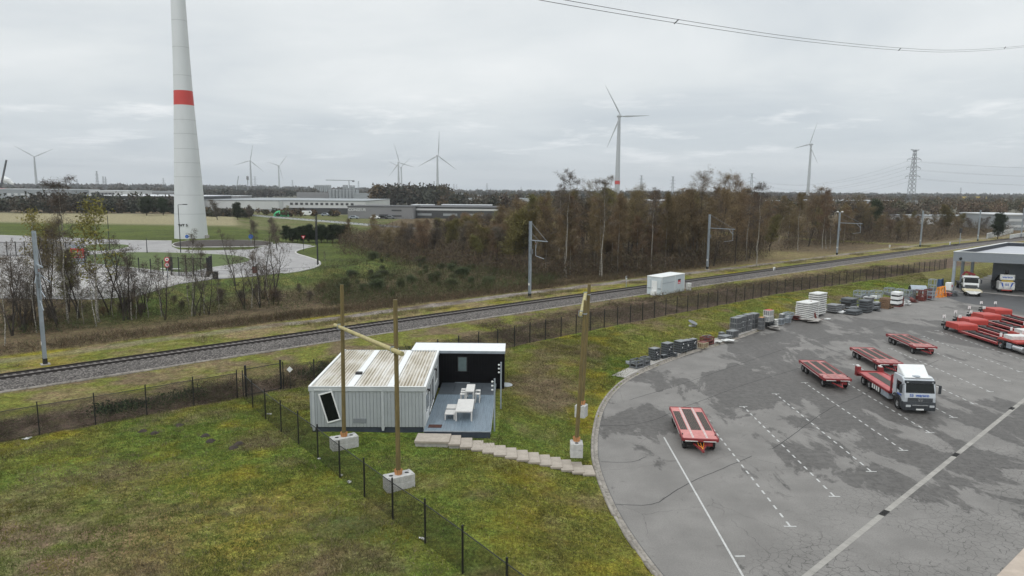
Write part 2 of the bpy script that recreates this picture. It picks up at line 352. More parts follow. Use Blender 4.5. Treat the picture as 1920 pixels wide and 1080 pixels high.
def vnoise(X, Y, s, seed=0):
    X = X/s+seed*17.3; Y = Y/s+seed*9.1; xi = np.floor(X).astype(int); yi = np.floor(Y).astype(int); fx = X-xi; fy = Y-yi
    fx = fx*fx*(3-2*fx); fy = fy*fy*(3-2*fy)
    def h(a, b):
        n = (a*374761393+b*668265263+seed*974634777) & 0x7fffffff; n = (n ^ (n >> 13))*1274126177 & 0x7fffffff; return ((n ^ (n >> 16)) & 0xffff)/65535.0
    return (h(xi, yi)*(1-fx)+h(xi+1, yi)*fx)*(1-fy)+(h(xi, yi+1)*(1-fx)+h(xi+1, yi+1)*fx)*fy
def fbm(X, Y, s, seed=0, o=4):
    r = 0; a = 0.5; t = 0
    for k in range(o): r = r+a*vnoise(X, Y, s/2**k, seed+k); t += a; a *= 0.5
    return r/t
YB = [tuple(q) for q in YARD[::3]]+[tuple(YARD[-1])]
plat_px = [(-900, 640), (-200, 560), (60, 560), (250, 562), (330, 538), (400, 524), (540, 513), (600, 505), (660, 499), (698, 489), (690, 470), (660, 452), (640, 441), (560, 433), (450, 428), (440, 402), (-900, 386)]
PLAT = [tuple(P(px, py, 2.2))[:2] for px, py in plat_px]
PLATZ = 2.2
def height(X, Y, noise=True):
    X = np.asarray(X, float); Y = np.asarray(Y, float); shp = X.shape; X = np.atleast_1d(X); Y = np.atleast_1d(Y)
    inside = inpoly(X, Y, YB); dk = segdist(X, Y, [tuple(q) for q in KERB[::2]]+[tuple(KERB[-1])])
    h = 0.10+0.90*sstep(0.3, 8.0, dk)
    pl = inpoly(X, Y, PLAT); dp = segdist(X, Y, PLAT+[PLAT[0]]); sp = np.where(pl, dp, -dp)
    h = h-0.5*sstep(9, 22, sided(X, Y, RAIL[::4]))*(1-sstep(-12, 0, sp))*sstep(330, 200, Y)
    h = h+(PLATZ-h)*sstep(-6.0, 0.3, sp)
    if noise:
        am = np.where(sp > -0.5, 0.02, 0.10)*np.clip((dk-0.4)/3, 0, 1)
        h = h+am*(fbm(X, Y, 4.0, 3)-0.5)*2+am*0.7*(fbm(X, Y, 1.1, 8, 2)-0.5)
    h = h+(2+7*sstep(-100, -1200, X))*sstep(1300, 3000, Y)
    h = np.where(inside & (dk > 0.25), -0.35, np.where(inside, -0.15, h))
    return h.reshape(shp)
def H(x, y): return float(height(np.array([x]), np.array([y]))[0])
def G(px, py):
    z = 1.0
    for _ in range(7):
        q = P(px, py, z); z = 0.5*z+0.5*max(0.0, H(q.x, q.y))
    q = P(px, py, z); return Vector((q.x, q.y, max(0.0, H(q.x, q.y))))
# ------------------------------------------------------------------ ground sheet
def axis(parts):
    o = []
    for a, b, s in parts: o += list(np.arange(a, b, s))
    o.append(parts[-1][1]); return np.array(o)
gx = axis([(-7000, -2000, 500), (-2000, -500, 60), (-500, -150, 8), (-150, -70, 1.6), (-70, 60, 0.55), (60, 100, 1.2), (100, 240, 3), (240, 700, 12), (700, 2000, 100), (2000, 7000, 500)])
gy = axis([(-60, 10, 10), (10, 125, 0.6), (125, 260, 1.5), (260, 500, 6), (500, 1300, 25), (1300, 3200, 100), (3200, 9000, 500)])
GX, GY = np.meshgrid(gx, gy); X = GX.ravel(); Y = GY.ravel(); Z = height(X, Y)
dr = sided(X, Y, RAIL[::2]); dl = np.abs(dr); dk = segdist(X, Y, [tuple(q) for q in KERB[::2]])
dw = sided(X, Y, TRUNKS_FRONT); pl = inpoly(X, Y, PLAT)
fb = sided(X, Y, [FENCE_L[0], FENCE_L[1]]+FENCE_B[1:]+[(160, 205), (300, 320)])   # beyond the lot's fence
nA = fbm(X, Y, 7.0, 21)[:, None]; nB = fbm(X, Y, 2.2, 31)[:, None]; nC = fbm(X, Y, 18.0, 41)[:, None]
def c3(*c): return np.array(c)[None, :]
green = c3(0.102, 0.106, 0.025); lush = c3(0.084, 0.112, 0.022); moss = c3(0.165, 0.142, 0.020); dry = c3(0.150, 0.118, 0.060); brown = c3(0.110, 0.085, 0.050); soil = c3(0.060, 0.045, 0.032)
def mixc(a, b, t): return a+(b-a)*np.clip(t, 0, 1)
col = mixc(green, lush, (nA-0.42)*4)
col = mixc(col, moss, (nB-0.54)*4.5*np.clip((0.62-nC)*4+0.35, 0, 1))
col = mixc(col, brown, (fbm(X, Y, 5.0, 51)[:, None]-0.55)*5)
col = mixc(col, dry, (fbm(X, Y, 3.2, 61)[:, None]-0.60)*4)
nearW = np.exp(-((X+10)**2+(Y-47)**2)/60)[:, None]; col = mixc(col, lush, nearW*.8)
rb = ((X > 20) & (fb < 0) & (X+Y < 212+10*nB[:, 0]))[:, None]*np.clip((X-55)/25, 0, 1)[:, None]; col = mixc(col, c3(0.095, 0.155, 0.020), rb*0.75)
lotside = (fb < 0)[:, None]
mid = mixc(mixc(green*1.05, brown, (nB-0.40)*5), dry, (nA-0.55)*4)
bw_ = 5.0+5.5*sstep(-6, 10, X); br = (sstep(bw_+1.5, bw_-1.0, fb+2.0*(nB[:, 0]-.5))*(fb > 0))[:, None]; corr = mixc(mid, mixc(c3(0.088, 0.064, 0.048), mid*.9, (nA-.50)*5), br)
col = np.where(lotside, col, corr); col = mixc(col, mixc(brown, green, nB), (sstep(206, 214, X+Y+6*nB[:, 0])*(fb < 0))[:, None]*.8)
# far side of the line
far = (dr > 0)[:, None]
fgrass = mixc(mixc(green*1.05, dry, (nB-0.38)*4), moss*0.9, (nA-0.60)*5)
path = mixc(c3(0.165, 0.145, 0.130), c3(0.090, 0.072, 0.058), (nB-0.45)*4)
pt = (sstep(1.7, 0.8, np.abs(dr-9.5+2.0*(nA[:, 0]-0.5)))*(0.35+0.65*sstep(-36, -22, X)))[:, None]
f2 = mixc(fgrass, path, pt*1.0); f2 = mixc(f2, brown*0.9, sstep(11, 13, dr)[:, None])
col = np.where(far, f2, col)
woodf = sstep(-2.5, 3.0, dw)[:, None]; col = np.where(far, mixc(col, mixc(soil, brown, nB), woodf), col)
clr = np.exp(-(((X-62)*0.70+(Y-178)*0.71)**2/70+((X-62)*0.71-(Y-178)*0.70)**2/500))[:, None]
clr2 = np.exp(-(((X-74)**2)+(Y-196)**2)/140)[:, None]
col = mixc(col, mixc(c3(0.155, 0.115, 0.070), c3(0.11, 0.10, 0.04), nB), np.clip(clr2*1.6, 0, 1))
fld = mixc(c3(0.062, 0.076, 0.022), c3(0.048, 0.058, 0.020), (nA-0.4)*4)
fld = mixc(fld, c3(0.175, 0.155, 0.095), sstep(262, 285, Y+0.12*X)[:, None])
fld = mixc(fld, c3(0.06, 0.055, 0.04), sstep(395, 420, Y)[:, None])
col = np.where(pl[:, None], fld, col)
rg = inpoly(X, Y, [tuple(P(*q, 1.0))[:2] for q in ((430, 436), (640, 446), (700, 428), (790, 398), (790, 390), (430, 390))]) & ~pl
col = np.where(rg[:, None], mixc(c3(0.068, 0.078, 0.028), c3(0.095, 0.088, 0.045), (nA-0.4)*4), col)
for (qx, qy), (sa, sb), cc_, kk in (((90, 1020), (9, 5), c3(0.125, 0.092, 0.062), .8), ((250, 985), (6, 3), c3(0.120, 0.090, 0.058), .5), ((455, 985), (5, 5), moss, .55), ((330, 900), (5, 3), moss*.8, .45), ((80, 880), (7, 4), lush*1.1, .6), ((1040, 960), (4, 6), moss*.8, .35), ((640, 985), (2.2, 1.6), c3(0.04, 0.055, 0.022), .7)):
    q_ = P(qx, qy, 1.0); gw = np.exp(-(((X-q_.x)/sa)**2+((Y-q_.y)/sb)**2))*sstep(.25, .6, .5*nB[:, 0]+.5*fbm(X, Y, 1.3, 91)); col = mixc(col, cc_, (gw*kk*1.5)[:, None])
slope = (np.where(pl, 0, 1)*sstep(14, 3, segdist(X, Y, PLAT[3:11]))*(dr > 10))[:, None]
col = mixc(col, mixc(c3(0.060, 0.098, 0.020), c3(0.11, 0.12, 0.03), (nB-0.4)*3), slope*0.7*np.clip((X+62)/10, 0, 1)[:, None])
col = mixc(col, c3(0.085, 0.080, 0.062), sstep(430, 700, Y)[:, None])
nxn, nyn = len(gx), len(gy); ii = np.arange(nxn*nyn).reshape(nyn, nxn)
F4 = np.stack([ii[:-1, :-1].ravel(), ii[:-1, 1:].ravel(), ii[1:, 1:].ravel(), ii[1:, :-1].ravel()], 1)
def ground_mat():
    m = bpy.data.materials.new('ground_cover'); m.use_nodes = True; t = m.node_tree; b = t.nodes['Principled BSDF']; A = t.nodes.new; K = t.links.new
    b.inputs['Roughness'].default_value = 0.95; b.inputs['Specular IOR Level'].default_value = 0.05
    at = A('ShaderNodeAttribute'); at.attribute_name = 'Col'; co = A('ShaderNodeTexCoord').outputs['Object']; o = at.outputs['Color']
    for sc, lo, hi, st in ((0.9, 0.8, 1.75, 1), (4.5, 0.52, 1.95, 1), (14, 0.5, 1.7, 1)):
        n = A('ShaderNodeTexNoise'); n.inputs['Scale'].default_value = sc; n.inputs['Detail'].default_value = 5; n.inputs['Roughness'].default_value = 0.7; K(co, n.inputs[0])
        mr = A('ShaderNodeMapRange'); K(n.outputs['Fac'], mr.inputs[0]); mr.inputs[1].default_value = 0.3; mr.inputs[2].default_value = 0.7; mr.inputs[3].default_value = lo; mr.inputs[4].default_value = hi
        x = A('ShaderNodeMixRGB'); x.blend_type = 'MULTIPLY'; x.inputs[0].default_value = 1; K(o, x.inputs[1]); K(mr.outputs[0], x.inputs[2]); o = x.outputs[0]
    # hue drift between green and straw
    n = A('ShaderNodeTexNoise'); n.inputs['Scale'].default_value = 1.7; n.inputs['Detail'].default_value = 6; K(co, n.inputs[0])
    hs = A('ShaderNodeHueSaturation'); mr = A('ShaderNodeMapRange'); K(n.outputs['Fac'], mr.inputs[0]); mr.inputs[1].default_value = 0.3; mr.inputs[2].default_value = 0.7; mr.inputs[3].default_value = 0.475; mr.inputs[4].default_value = 0.525
    K(mr.outputs[0], hs.inputs['Hue']); K(o, hs.inputs['Color']); K(hs.outputs[0], b.inputs['Base Color'])
    n = A('ShaderNodeTexNoise'); n.inputs['Scale'].default_value = 9; n.inputs['Detail'].default_value = 6; K(co, n.inputs[0])
    bp = A('ShaderNodeBump'); bp.inputs['Strength'].default_value = 0.9; bp.inputs['Distance'].default_value = 0.12; K(n.outputs['Fac'], bp.inputs['Height'])
    n = A('ShaderNodeTexNoise'); n.inputs['Scale'].default_value = 2.2; n.inputs['Detail'].default_value = 5; n.inputs['Roughness'].default_value = 0.7; K(co, n.inputs[0]); b2 = A('ShaderNodeBump'); b2.inputs['Strength'].default_value = 0.9; b2.inputs['Distance'].default_value = 0.5; K(n.outputs['Fac'], b2.inputs['Height']); K(bp.outputs[0], b2.inputs['Normal']); K(b2.outputs[0], b.inputs['Normal'])
    return m
M['ground'] = ground_mat()
g = npmesh('ground', np.stack([X, Y, Z], 1), F4, M['ground'], col=np.clip(col, 0.01, 1), smooth=True); tag(g, kind='structure')
# ------------------------------------------------------------------ asphalt yard
def asphalt_mat(name, dryc, wetc, crack=True, thr=0.5):
    m = bpy.data.materials.new(name); m.use_nodes = True; t = m.node_tree; b = t.nodes['Principled BSDF']; A = t.nodes.new; K = t.links.new
    co = A('ShaderNodeTexCoord').outputs['Object']
    def noise(scale, det=5, rough=0.6, dist=0.0, vec=None, rot=None, scl=None):
        v = vec or co
        if scl:
            mp = A('ShaderNodeMapping'); mp.inputs['Scale'].default_value = scl; mp.inputs['Rotation'].default_value = (0, 0, rot or 0); K(v, mp.inputs[0]); v = mp.outputs[0]
        n = A('ShaderNodeTexNoise'); n.inputs['Scale'].default_value = scale; n.inputs['Detail'].default_value = det; n.inputs['Roughness'].default_value = rough; n.inputs['Distortion'].default_value = dist; K(v, n.inputs[0]); return n.outputs['Fac']
    def mr(v, a, b_, c, d, smooth=False):
        r = A('ShaderNodeMapRange'); K(v, r.inputs[0])
        if smooth: r.interpolation_type = 'SMOOTHSTEP'
        for i, q in enumerate((a, b_, c, d)): r.inputs[i+1].default_value = q
        return r.outputs[0]
    def mm(op, a, b_, cl=False):
        n = A('ShaderNodeMath'); n.operation = op; n.use_clamp = cl
        for i, v in enumerate((a, b_)):
            if isinstance(v, (int, float)): n.inputs[i].default_value = v
            else: K(v, n.inputs[i])
        return n.outputs[0]
    def mixc_(f, a, b_, bt='MIX'):
        x = A('ShaderNodeMixRGB'); x.blend_type = bt
        for i, v in enumerate((f, a, b_)):
            if isinstance(v, (int, float)): x.inputs[i].default_value = v if i == 0 else (v, v, v, 1)
            elif isinstance(v, tuple): x.inputs[i].default_value = (*v, 1)
            else: K(v, x.inputs[i])
        return x.outputs[0]
    base = mixc_(mr(noise(0.35, 4), 0.35, 0.65, 0, 1), tuple(c*0.88 for c in dryc), tuple(c*1.12 for c in dryc))
    base = mixc_(1.0, base, mr(noise(14, 3, 0.7), 0.3, 0.7, 0.82, 1.18), 'MULTIPLY')
    sx = A('ShaderNodeSeparateXYZ'); K(co, sx.inputs[0])
    big = noise(0.052, 3, 0.55, 0.3); med = noise(0.30, 9, 0.66, 0.4, scl=(1.0, 0.42, 1), rot=-0.75); 
    # damp patches gather further down the yard, the near corner has dried
    prox = mr(mm('ADD', mm('MULTIPLY', sx.outputs[0], 0.35), sx.outputs[1]), 42, 62, -0.066, 0.012)
    prox = mm('SUBTRACT', prox, mr(sx.outputs[1], 84, 112, 0, 0.04))
    wet = mm('ADD', mm('ADD', mm('MULTIPLY', big, 0.55), mm('MULTIPLY', med, 0.62)), prox)
    wetf = mr(wet, thr+0.078, thr+0.105, 0, 1, True)
    fine = mr(noise(2.2, 8, 0.75), 0.45, 0.60, 0.62, 1.0); wetf = mm('MULTIPLY', wetf, fine)
    c = mixc_(wetf, base, wetc)
    c = mixc_(mm('MULTIPLY', mr(noise(0.7, 8, 0.75, 1.0), 0.60, 0.66, 0, 1), 0.45), c, tuple(q*0.75 for q in wetc))
    tyr = mr(noise(0.5, 4, 0.6, 0, scl=(1.0, 0.06, 1), rot=-0.75), 0.55, 0.72, 0, 0.28); c = mixc_(tyr, c, tuple(q*0.8 for q in dryc))
    if crack:
        # crazed wearing course along both sides of the drain and across the lane
        du = mm('SUBTRACT', mm('MULTIPLY', sx.outputs[1], 0.736), mm('MULTIPLY', sx.outputs[0], 0.677))   # distance across the drain line
        d0 = 0.736*30.6-0.677*14.1
        rr = mm('SUBTRACT', du, d0)
        far = mr(rr, 0.5, 4.5, 1, 0, True); nm = mr(noise(0.16, 4, 0.6), 0.40, 0.52, 0, 1, True)
        near_ = mr(sx.outputs[1], 45, 62, 1, 0, True)
        msk = mm('MULTIPLY', mm('MULTIPLY', far, nm), near_)
        wv = A('ShaderNodeTexNoise'); wv.inputs['Scale'].default_value = 1.3; wv.inputs['Detail'].default_value = 4; K(co, wv.inputs[0])
        va = A('ShaderNodeMixRGB'); va.blend_type = 'ADD'; va.inputs[0].default_value = 0.55; K(co, va.inputs[1]); K(wv.outputs['Color'], va.inputs[2])
        vo = A('ShaderNodeTexVoronoi'); vo.feature = 'DISTANCE_TO_EDGE'; vo.inputs['Scale'].default_value = 2.1; K(va.outputs[0], vo.inputs['Vector'])
        ck = mm('MULTIPLY', mr(vo.outputs['Distance'], 0.0, 0.045, 1, 0, True), msk)
        vo2 = A('ShaderNodeTexVoronoi'); vo2.feature = 'DISTANCE_TO_EDGE'; vo2.inputs['Scale'].default_value = 0.16; K(va.outputs[0], vo2.inputs['Vector'])
        ck2 = mm('MULTIPLY', mr(vo2.outputs['Distance'], 0.0, 0.0035, 1, 0, True), mr(noise(0.12, 3), 0.46, 0.55, 0, 1, True))
        c = mixc_(mm('MULTIPLY', mm('MAXIMUM', ck, mm('MULTIPLY', ck2, 0.8)), 0.62), c, tuple(q*0.35 for q in wetc))
    K(c, b.inputs['Base Color'])
    K(mr(wetf, 0, 1, 0.80, 0.55), b.inputs['Roughness']); b.inputs['Specular IOR Level'].default_value = 0.3
    bp = A('ShaderNodeBump'); bp.inputs['Strength'].default_value = 0.25; bp.inputs['Distance'].default_value = 0.01; K(noise(30, 3), bp.inputs['Height']); K(bp.outputs[0], b.inputs['Normal'])
    return m
M['asphalt'] = asphalt_mat('yard_asphalt', (0.192, 0.182, 0.171), (0.062, 0.057, 0.053))
M['asphalt_road'] = asphalt_mat('estate_road', (0.30, 0.29, 0.285), (0.21, 0.20, 0.20), crack=False, thr=0.52)
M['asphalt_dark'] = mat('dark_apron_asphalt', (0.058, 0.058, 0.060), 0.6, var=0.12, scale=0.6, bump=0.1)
def sheet(name, poly, z, material, dice=0.0):
    bm = bmesh.new(); vs = [bm.verts.new((p[0], p[1], z)) for p in poly]; f = bm.faces.new(vs); bmesh.ops.triangulate(bm, faces=[f])
    me = bpy.data.meshes.new(name); bm.normal_update(); bm.to_mesh(me)
    if me.polygons and me.polygons[0].normal.z < 0: me.flip_normals()
    bm.free(); me.materials.append(material); o = bpy.data.objects.new(name, me); C.objects.link(o); tag(o, kind='structure'); return o
sheet('yard_asphalt', YARD, 0.0, M['asphalt'])
def ribbon(name, pts, w0, w1, z, material, parent=None, zf=None):
    """flat strip between lateral offsets w0..w1 (left positive) of a polyline"""
    pts = np.array(pts, float)[:, :2]; d = np.gradient(pts, axis=0); d /= np.linalg.norm(d, axis=1)[:, None]+1e-9; n = np.stack([-d[:, 1], d[:, 0]], 1)
    a = pts+n*w0; b = pts+n*w1; k = len(pts)
    V = np.zeros((2*k, 3)); V[:k, :2] = a; V[k:, :2] = b; V[:, 2] = z if zf is None else zf(V[:, 0], V[:, 1])
    F = np.stack([np.arange(k-1), np.arange(1, k), np.arange(k+1, 2*k), np.arange(k, 2*k-1)], 1)
    if w1 < w0: F = F[:, ::-1]
    return npmesh(name, V, F, material, parent)
def sweep(name, pts, prof, material, joint=0.0):
    """profile (offset, z) swept along a polyline"""
    pts = np.array(pts, float)[:, :2]; d = np.gradient(pts, axis=0); d /= np.linalg.norm(d, axis=1)[:, None]+1e-9; n = np.stack([-d[:, 1], d[:, 0]], 1)
    k = len(pts); m = len(prof); V = np.zeros((k*m, 3))
    for j, (o, z) in enumerate(prof): V[j::m, :2] = pts+n*o; V[j::m, 2] = z
    F = [(i*m+j, (i+1)*m+j, (i+1)*m+j+1, i*m+j+1) for i in range(k-1) for j in range(m-1)]
    return npmesh(name, V, np.array(F), material)
# gutter course and kerbstones; the yard lies on the polyline's right
KB = KERB
def kerb_mat():
    m = M['kerb']; return m
o = sweep('kerb', KB, [(-0.30, 0.012), (-0.02, 0.006), (0.0, 0.13), (0.015, 0.145), (0.18, 0.145), (0.19, 0.02)], M['kerb']); tag(o, kind='structure')
o = ribbon('gutter_joint', KB, -0.335, -0.302, 0.016, M['asphalt_dark']); tag(o, kind='structure')
# storage strip of slabs behind the kerb
o = ribbon('storage_strip', catmull([tuple(P(*q))[:2] for q in [(1175, 712), (1220, 690), (1290, 663), (1350, 645), (1400, 628), (1460, 607), (1520, 592), (1600, 577)]], 1.5), 0.2, 1.6, 0.175, M['concrete']); tag(o, kind='structure')
# drain channel
D0 = P(1505, 1086); D1 = P(1935, 738); dd = (D1-D0).normalized(); A0 = D0-dd*14; A1 = D1+dd*60; nn = Vector((-dd.y, dd.x, 0))
mb = MB(); Ld = (A1-A0).length; k = 0; s = 0.0
while s < Ld:
    e = min(s+0.98, Ld); a = A0+dd*s; b = A0+dd*e
    mb.add([a-nn*0.16+Vector((0, 0, .008)), a+nn*0.16+Vector((0, 0, .008)), b+nn*0.16+Vector((0, 0, .008)), b-nn*0.16+Vector((0, 0, .008))], [(0, 3, 2, 1)]); s += 1.0
o = mb.build('drain_channel', mat('drain_concrete', (0.30, 0.285, 0.26), 0.85, var=0.15, scale=0.8), fix=False); tag(o, kind='structure')
for q in ((1658, 962), (1792, 853), (1897, 766)):
    c = P(*q); t = thing('drain_grate', 'dark iron grate set in the concrete drain channel, '+{1658: 'nearest the bottom edge', 1792: 'halfway up the channel', 1897: 'farthest up the channel'}[q[0]], 'drain grate', (c.x, c.y, 0.012), math.atan2(dd.y, dd.x))
    mb = MB(); mb.box(-.42, .42, -.17, -.14, 0, .012).box(-.42, .42, .14, .17, 0, .012)
    for i in range(15): mb.box(-.42+i*.058, -.42+i*.058+.025, -.14, .14, 0, .012)
    mb.build('grating', M['undark'], t)
# asphalt seams
for k, pl_ in enumerate([[(1115, 682+115), (1180, 797), (1230, 786), (1262, 772)], [(1127, 866), (1185, 866), (1212, 856)], [(1155, 946), (1222, 946), (1256, 927), (1300, 902), (1370, 872), (1410, 855)], [(1262, 768), (1300, 757), (1400, 720), (1500, 690), (1560, 668)], [(1440, 842), (1462, 833), (1550, 770), (1606, 745), (1668, 716), (1760, 675)], [(1180, 700+50), (1290, 716), (1400, 678), (1520, 640), (1600, 625), (1700, 600)]]):
    pts = catmull([tuple(P(*q))[:2] for q in pl_], 0.5); pts = pts+0.05*(RNG.random(pts.shape)-0.5)
    w_ = 0.02+0.012*RNG.random(len(pts)); o = ribbon('asphalt_seam', pts, -0.028, 0.028, 0.004, M['undark']); tag(o, kind='structure')
# painted lines
def dash(a, b, w=0.11, z=0.006, on=0.50, off=0.50, tee=(True, True), mbx=None):
    a = Vector(a); b = Vector(b); d = (b-a).normalized(); n = Vector((-d.y, d.x, 0)); Lg = (b-a).length; s = 0
    while s < Lg:
        e = min(s+on, Lg); p = a+d*s; q = a+d*e
        mbx.add([p-n*w/2+Vector((0, 0, z)), q-n*w/2+Vector((0, 0, z)), q+n*w/2+Vector((0, 0, z)), p+n*w/2+Vector((0, 0, z))], [(0, 1, 2, 3)]); s += on+off
    for tq, c, sg in ((tee[0], a, -1), (tee[1], b, 1)):
        if tq:
            c = c+d*sg*0.05; mbx.add([c-n*.34-d*.05+Vector((0, 0, z+.002)), c-n*.34+d*.05+Vector((0, 0, z+.002)), c+n*.34+d*.05+Vector((0, 0, z+.002)), c+n*.34-d*.05+Vector((0, 0, z+.002))], [(0, 3, 2, 1)])
mb = MB()
ey = Vector((-math.sin(math.radians(-1.0)), 1, 0)).normalized()
BAYX = [15.4, 19.55, 23.7, 27.9, 32.0, 36.1, 40.2, 44.2, 48.4, 52.25, 56.3, 60.4, 64.6, 68.8]
for i, x in enumerate(BAYX):
    yb = 35.7+3.75*i if i < 3 else 43.1+3.7*(i-2); yb = {0: 35.6, 1: 39.4, 2: 43.2, 3: 47.0, 4: 50.7, 5: 54.4, 6: 58.1, 7: 61.9, 8: 65.6, 9: 69.2, 10: 73.0, 11: 76.8, 12: 80.5, 13: 84.3}[i]
    xs = x-0.15; L0_ = 17.3; dash((xs, yb, 0), (xs+L0_*0.016, yb+L0_, 0), mbx=mb)
a = P(1245, 820); b = P(1393, 1080); b = b+(b-a)*0.3; dash(a, b, on=100, tee=(False, False), mbx=mb); c = P(1378, 1043); mb.add([(c.x-.0, c.y-.06, .008), (c.x+.5, c.y-.04, .008), (c.x+.5, c.y+.08, .008), (c.x, c.y+.06, .008)], [(0, 1, 2, 3)])
o = mb.build('bay_markings', M['line'], fix=False); tag(o, kind='structure')
# pale concrete corner
pc = [tuple(P(*q))[:2] for q in ((1866, 1084), (1925, 1024), (2300, 800), (2600, 1084), (2200, 1500))]
o = sheet('concrete_pavement', pc, 0.05, mat('beige_paving', (0.42, 0.35, 0.29), 0.85, var=0.1, scale=1.5, bump=0.2))
# ------------------------------------------------------------------ railway
def ballast_mat():
    m = bpy.data.materials.new('ballast_stone'); m.use_nodes = True; t = m.node_tree; b = t.nodes['Principled BSDF']; A = t.nodes.new; K = t.links.new
    co = A('ShaderNodeTexCoord').outputs['Object']; v = A('ShaderNodeTexVoronoi'); v.inputs['Scale'].default_value = 9; K(co, v.inputs['Vector'])
    n = A('ShaderNodeTexNoise'); n.inputs['Scale'].default_value = 0.5; K(co, n.inputs[0])
    r = A('ShaderNodeValToRGB'); K(v.outputs['Color'], r.inputs[0]); e = r.color_ramp.elements; e[0].position = 0.1; e[0].color = (0.030, 0.026, 0.025, 1); e[1].position = 0.95; e[1].color = (0.27, 0.245, 0.225, 1)
    q = e.new(0.5); q.color = (0.10, 0.088, 0.080, 1)
    x = A('ShaderNodeMixRGB'); x.blend_type = 'MULTIPLY'; x.inputs[0].default_value = 1; mr = A('ShaderNodeMapRange'); K(n.outputs['Fac'], mr.inputs[0]); mr.inputs[3].default_value = 0.6; mr.inputs[4].default_value = 1.1
    K(r.outputs[0], x.inputs[1]); K(mr.outputs[0], x.inputs[2]); K(x.outputs[0], b.inputs['Base Color']); b.inputs['Roughness'].default_value = 0.9
    bp = A('ShaderNodeBump'); bp.inputs['Strength'].default_value = 1.0; bp.inputs['Distance'].default_value = 0.06; K(v.outputs['Distance'], bp.inputs['Height']); bp.invert = True; K(bp.outputs[0], b.inputs['Normal'])
    return m
M['ballast'] = ballast_mat()
RF = catmull(rail_pts, 1.5)
o = sweep('ballast_bed', RF, [(2.6, 0.9), (2.0, 1.36), (1.3, 1.46), (-1.4, 1.46), (-2.6, 1.28), (-3.55, 0.98), (-3.7, 0.9)], M['ballast']); tag(o, kind='structure')
t = thing('cable_trough', 'low grey concrete cable trough along the near edge of the railway ballast', 'cable trough', (0, 0, 0))
o = sweep('trough_cover', RF, [(-3.52, 1.0), (-3.52, 1.12), (-3.78, 1.12), (-3.78, 0.95)], M['kerb']); o.parent = t
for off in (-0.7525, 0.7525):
    o = ribbon('rust_and_shadow', RF, off-.17, off+.17, 1.468, mat('rust_shadow_ballast', (0.040, 0.030, 0.026), 0.95, var=0.3, scale=3)); tag(o, kind='structure')  # dark strips: rust stain plus the rails' cast shadow painted on the ballast
trk = thing('railway_track', 'single railway track of two rusty rails on sleepers crossing the picture', 'railway track', (0, 0, 0))
for off in (-0.7525, 0.7525):
    o = sweep('rail', RF, [(off+0.07, 1.50), (off+0.07, 1.53), (off+0.015, 1.55), (off+0.015, 1.61), (off+0.036, 1.625), (off+0.036, 1.66), (off-0.036, 1.66), (off-0.036, 1.625), (off-0.015, 1.61), (off-0.015, 1.55), (off-0.07, 1.53), (off-0.07, 1.50)], M['rail']); o.parent = trk
mb = MB(); acc = 0.0
for a, b in zip(RF[:-1], RF[1:]):
    d = b-a; l = np.hypot(*d); u = d/l; n_ = np.array([-u[1], u[0]])
    while acc < l:
        c = a+u*acc; q = [c-u*.13-n_*1.25, c+u*.13-n_*1.25, c+u*.13+n_*1.25, c-u*.13+n_*1.25]
        if c[0] > -70 and c[1] < 300: mb.prism([(z[0], z[1]) for z in q], 1.44, 1.497)
        acc += 0.62
    acc -= l
o = mb.build('sleepers', M['sleeper'], trk, fix=False); tag(o, kind='stuff')
# ------------------------------------------------------------------ office cabin
cx0, cy0 = -14.05, 46.9; CW, CL = 8.02, 11.1; CZ0, CZ1 = 1.0, 4.3
ca = math.radians(1.2)
cab_t = thing('site_office_cabin', 'pale grey clad site office cabin with a stained ribbed white roof and a tilted window', 'cabin', (cx0, cy0, CZ0), ca)
HT = CZ1-CZ0   # 3.3
mb = MB()
mb.box(0.0, CW, 0.0, CL, 0.45, 2.98)                          # core
s = 0.0; k = 0
while s < CW-0.01:                                           # front boards
    e = min(s+0.245, CW); mb.box(s+0.012, e-0.012, -0.035 - 0.006*(k % 2), 0.0, 0.38, 2.98); s = e; k += 1
mb.build('wall', M['cabin_wall'], cab_t)
for xa, xb in ((CW, CW+0.03), (-0.03, 0)):
    mb = MB(); s = 0.0
    while s < CL-0.01:
        e = min(s+0.30, CL); mb.box(xa, xb, s+0.012, e-0.012, 0.38, 2.98); s = e
    mb.build('side_wall', M['cabin_trim'], cab_t)
mb = MB(); mb.box(0.08, CW-0.05, 0.05, CL-0.05, -0.4, 0.44); mb.build('skirting', M['dark_skirt'], cab_t)
mb = MB()
MB().box(-0.08, CW+0.08, -0.10, -0.02, 2.98, 3.30).build('fascia', M['cabin_trim'], cab_t, bevel=0.01); MB().box(-0.08, CW+0.08, CL, CL+0.08, 2.98, 3.30).build('fascia', M['cabin_trim'], cab_t, bevel=0.01)
mb = MB()
mb.box(-0.08, 0.10, -0.02, CL, 3.0, 3.36).box(CW-0.10, CW+0.08, -0.02, CL, 3.0, 3.36).box(-0.08, CW+0.08, -0.12, -0.02, 3.30, 3.345)
mb.build('roof_edge', M['white'], cab_t, bevel=0.01)
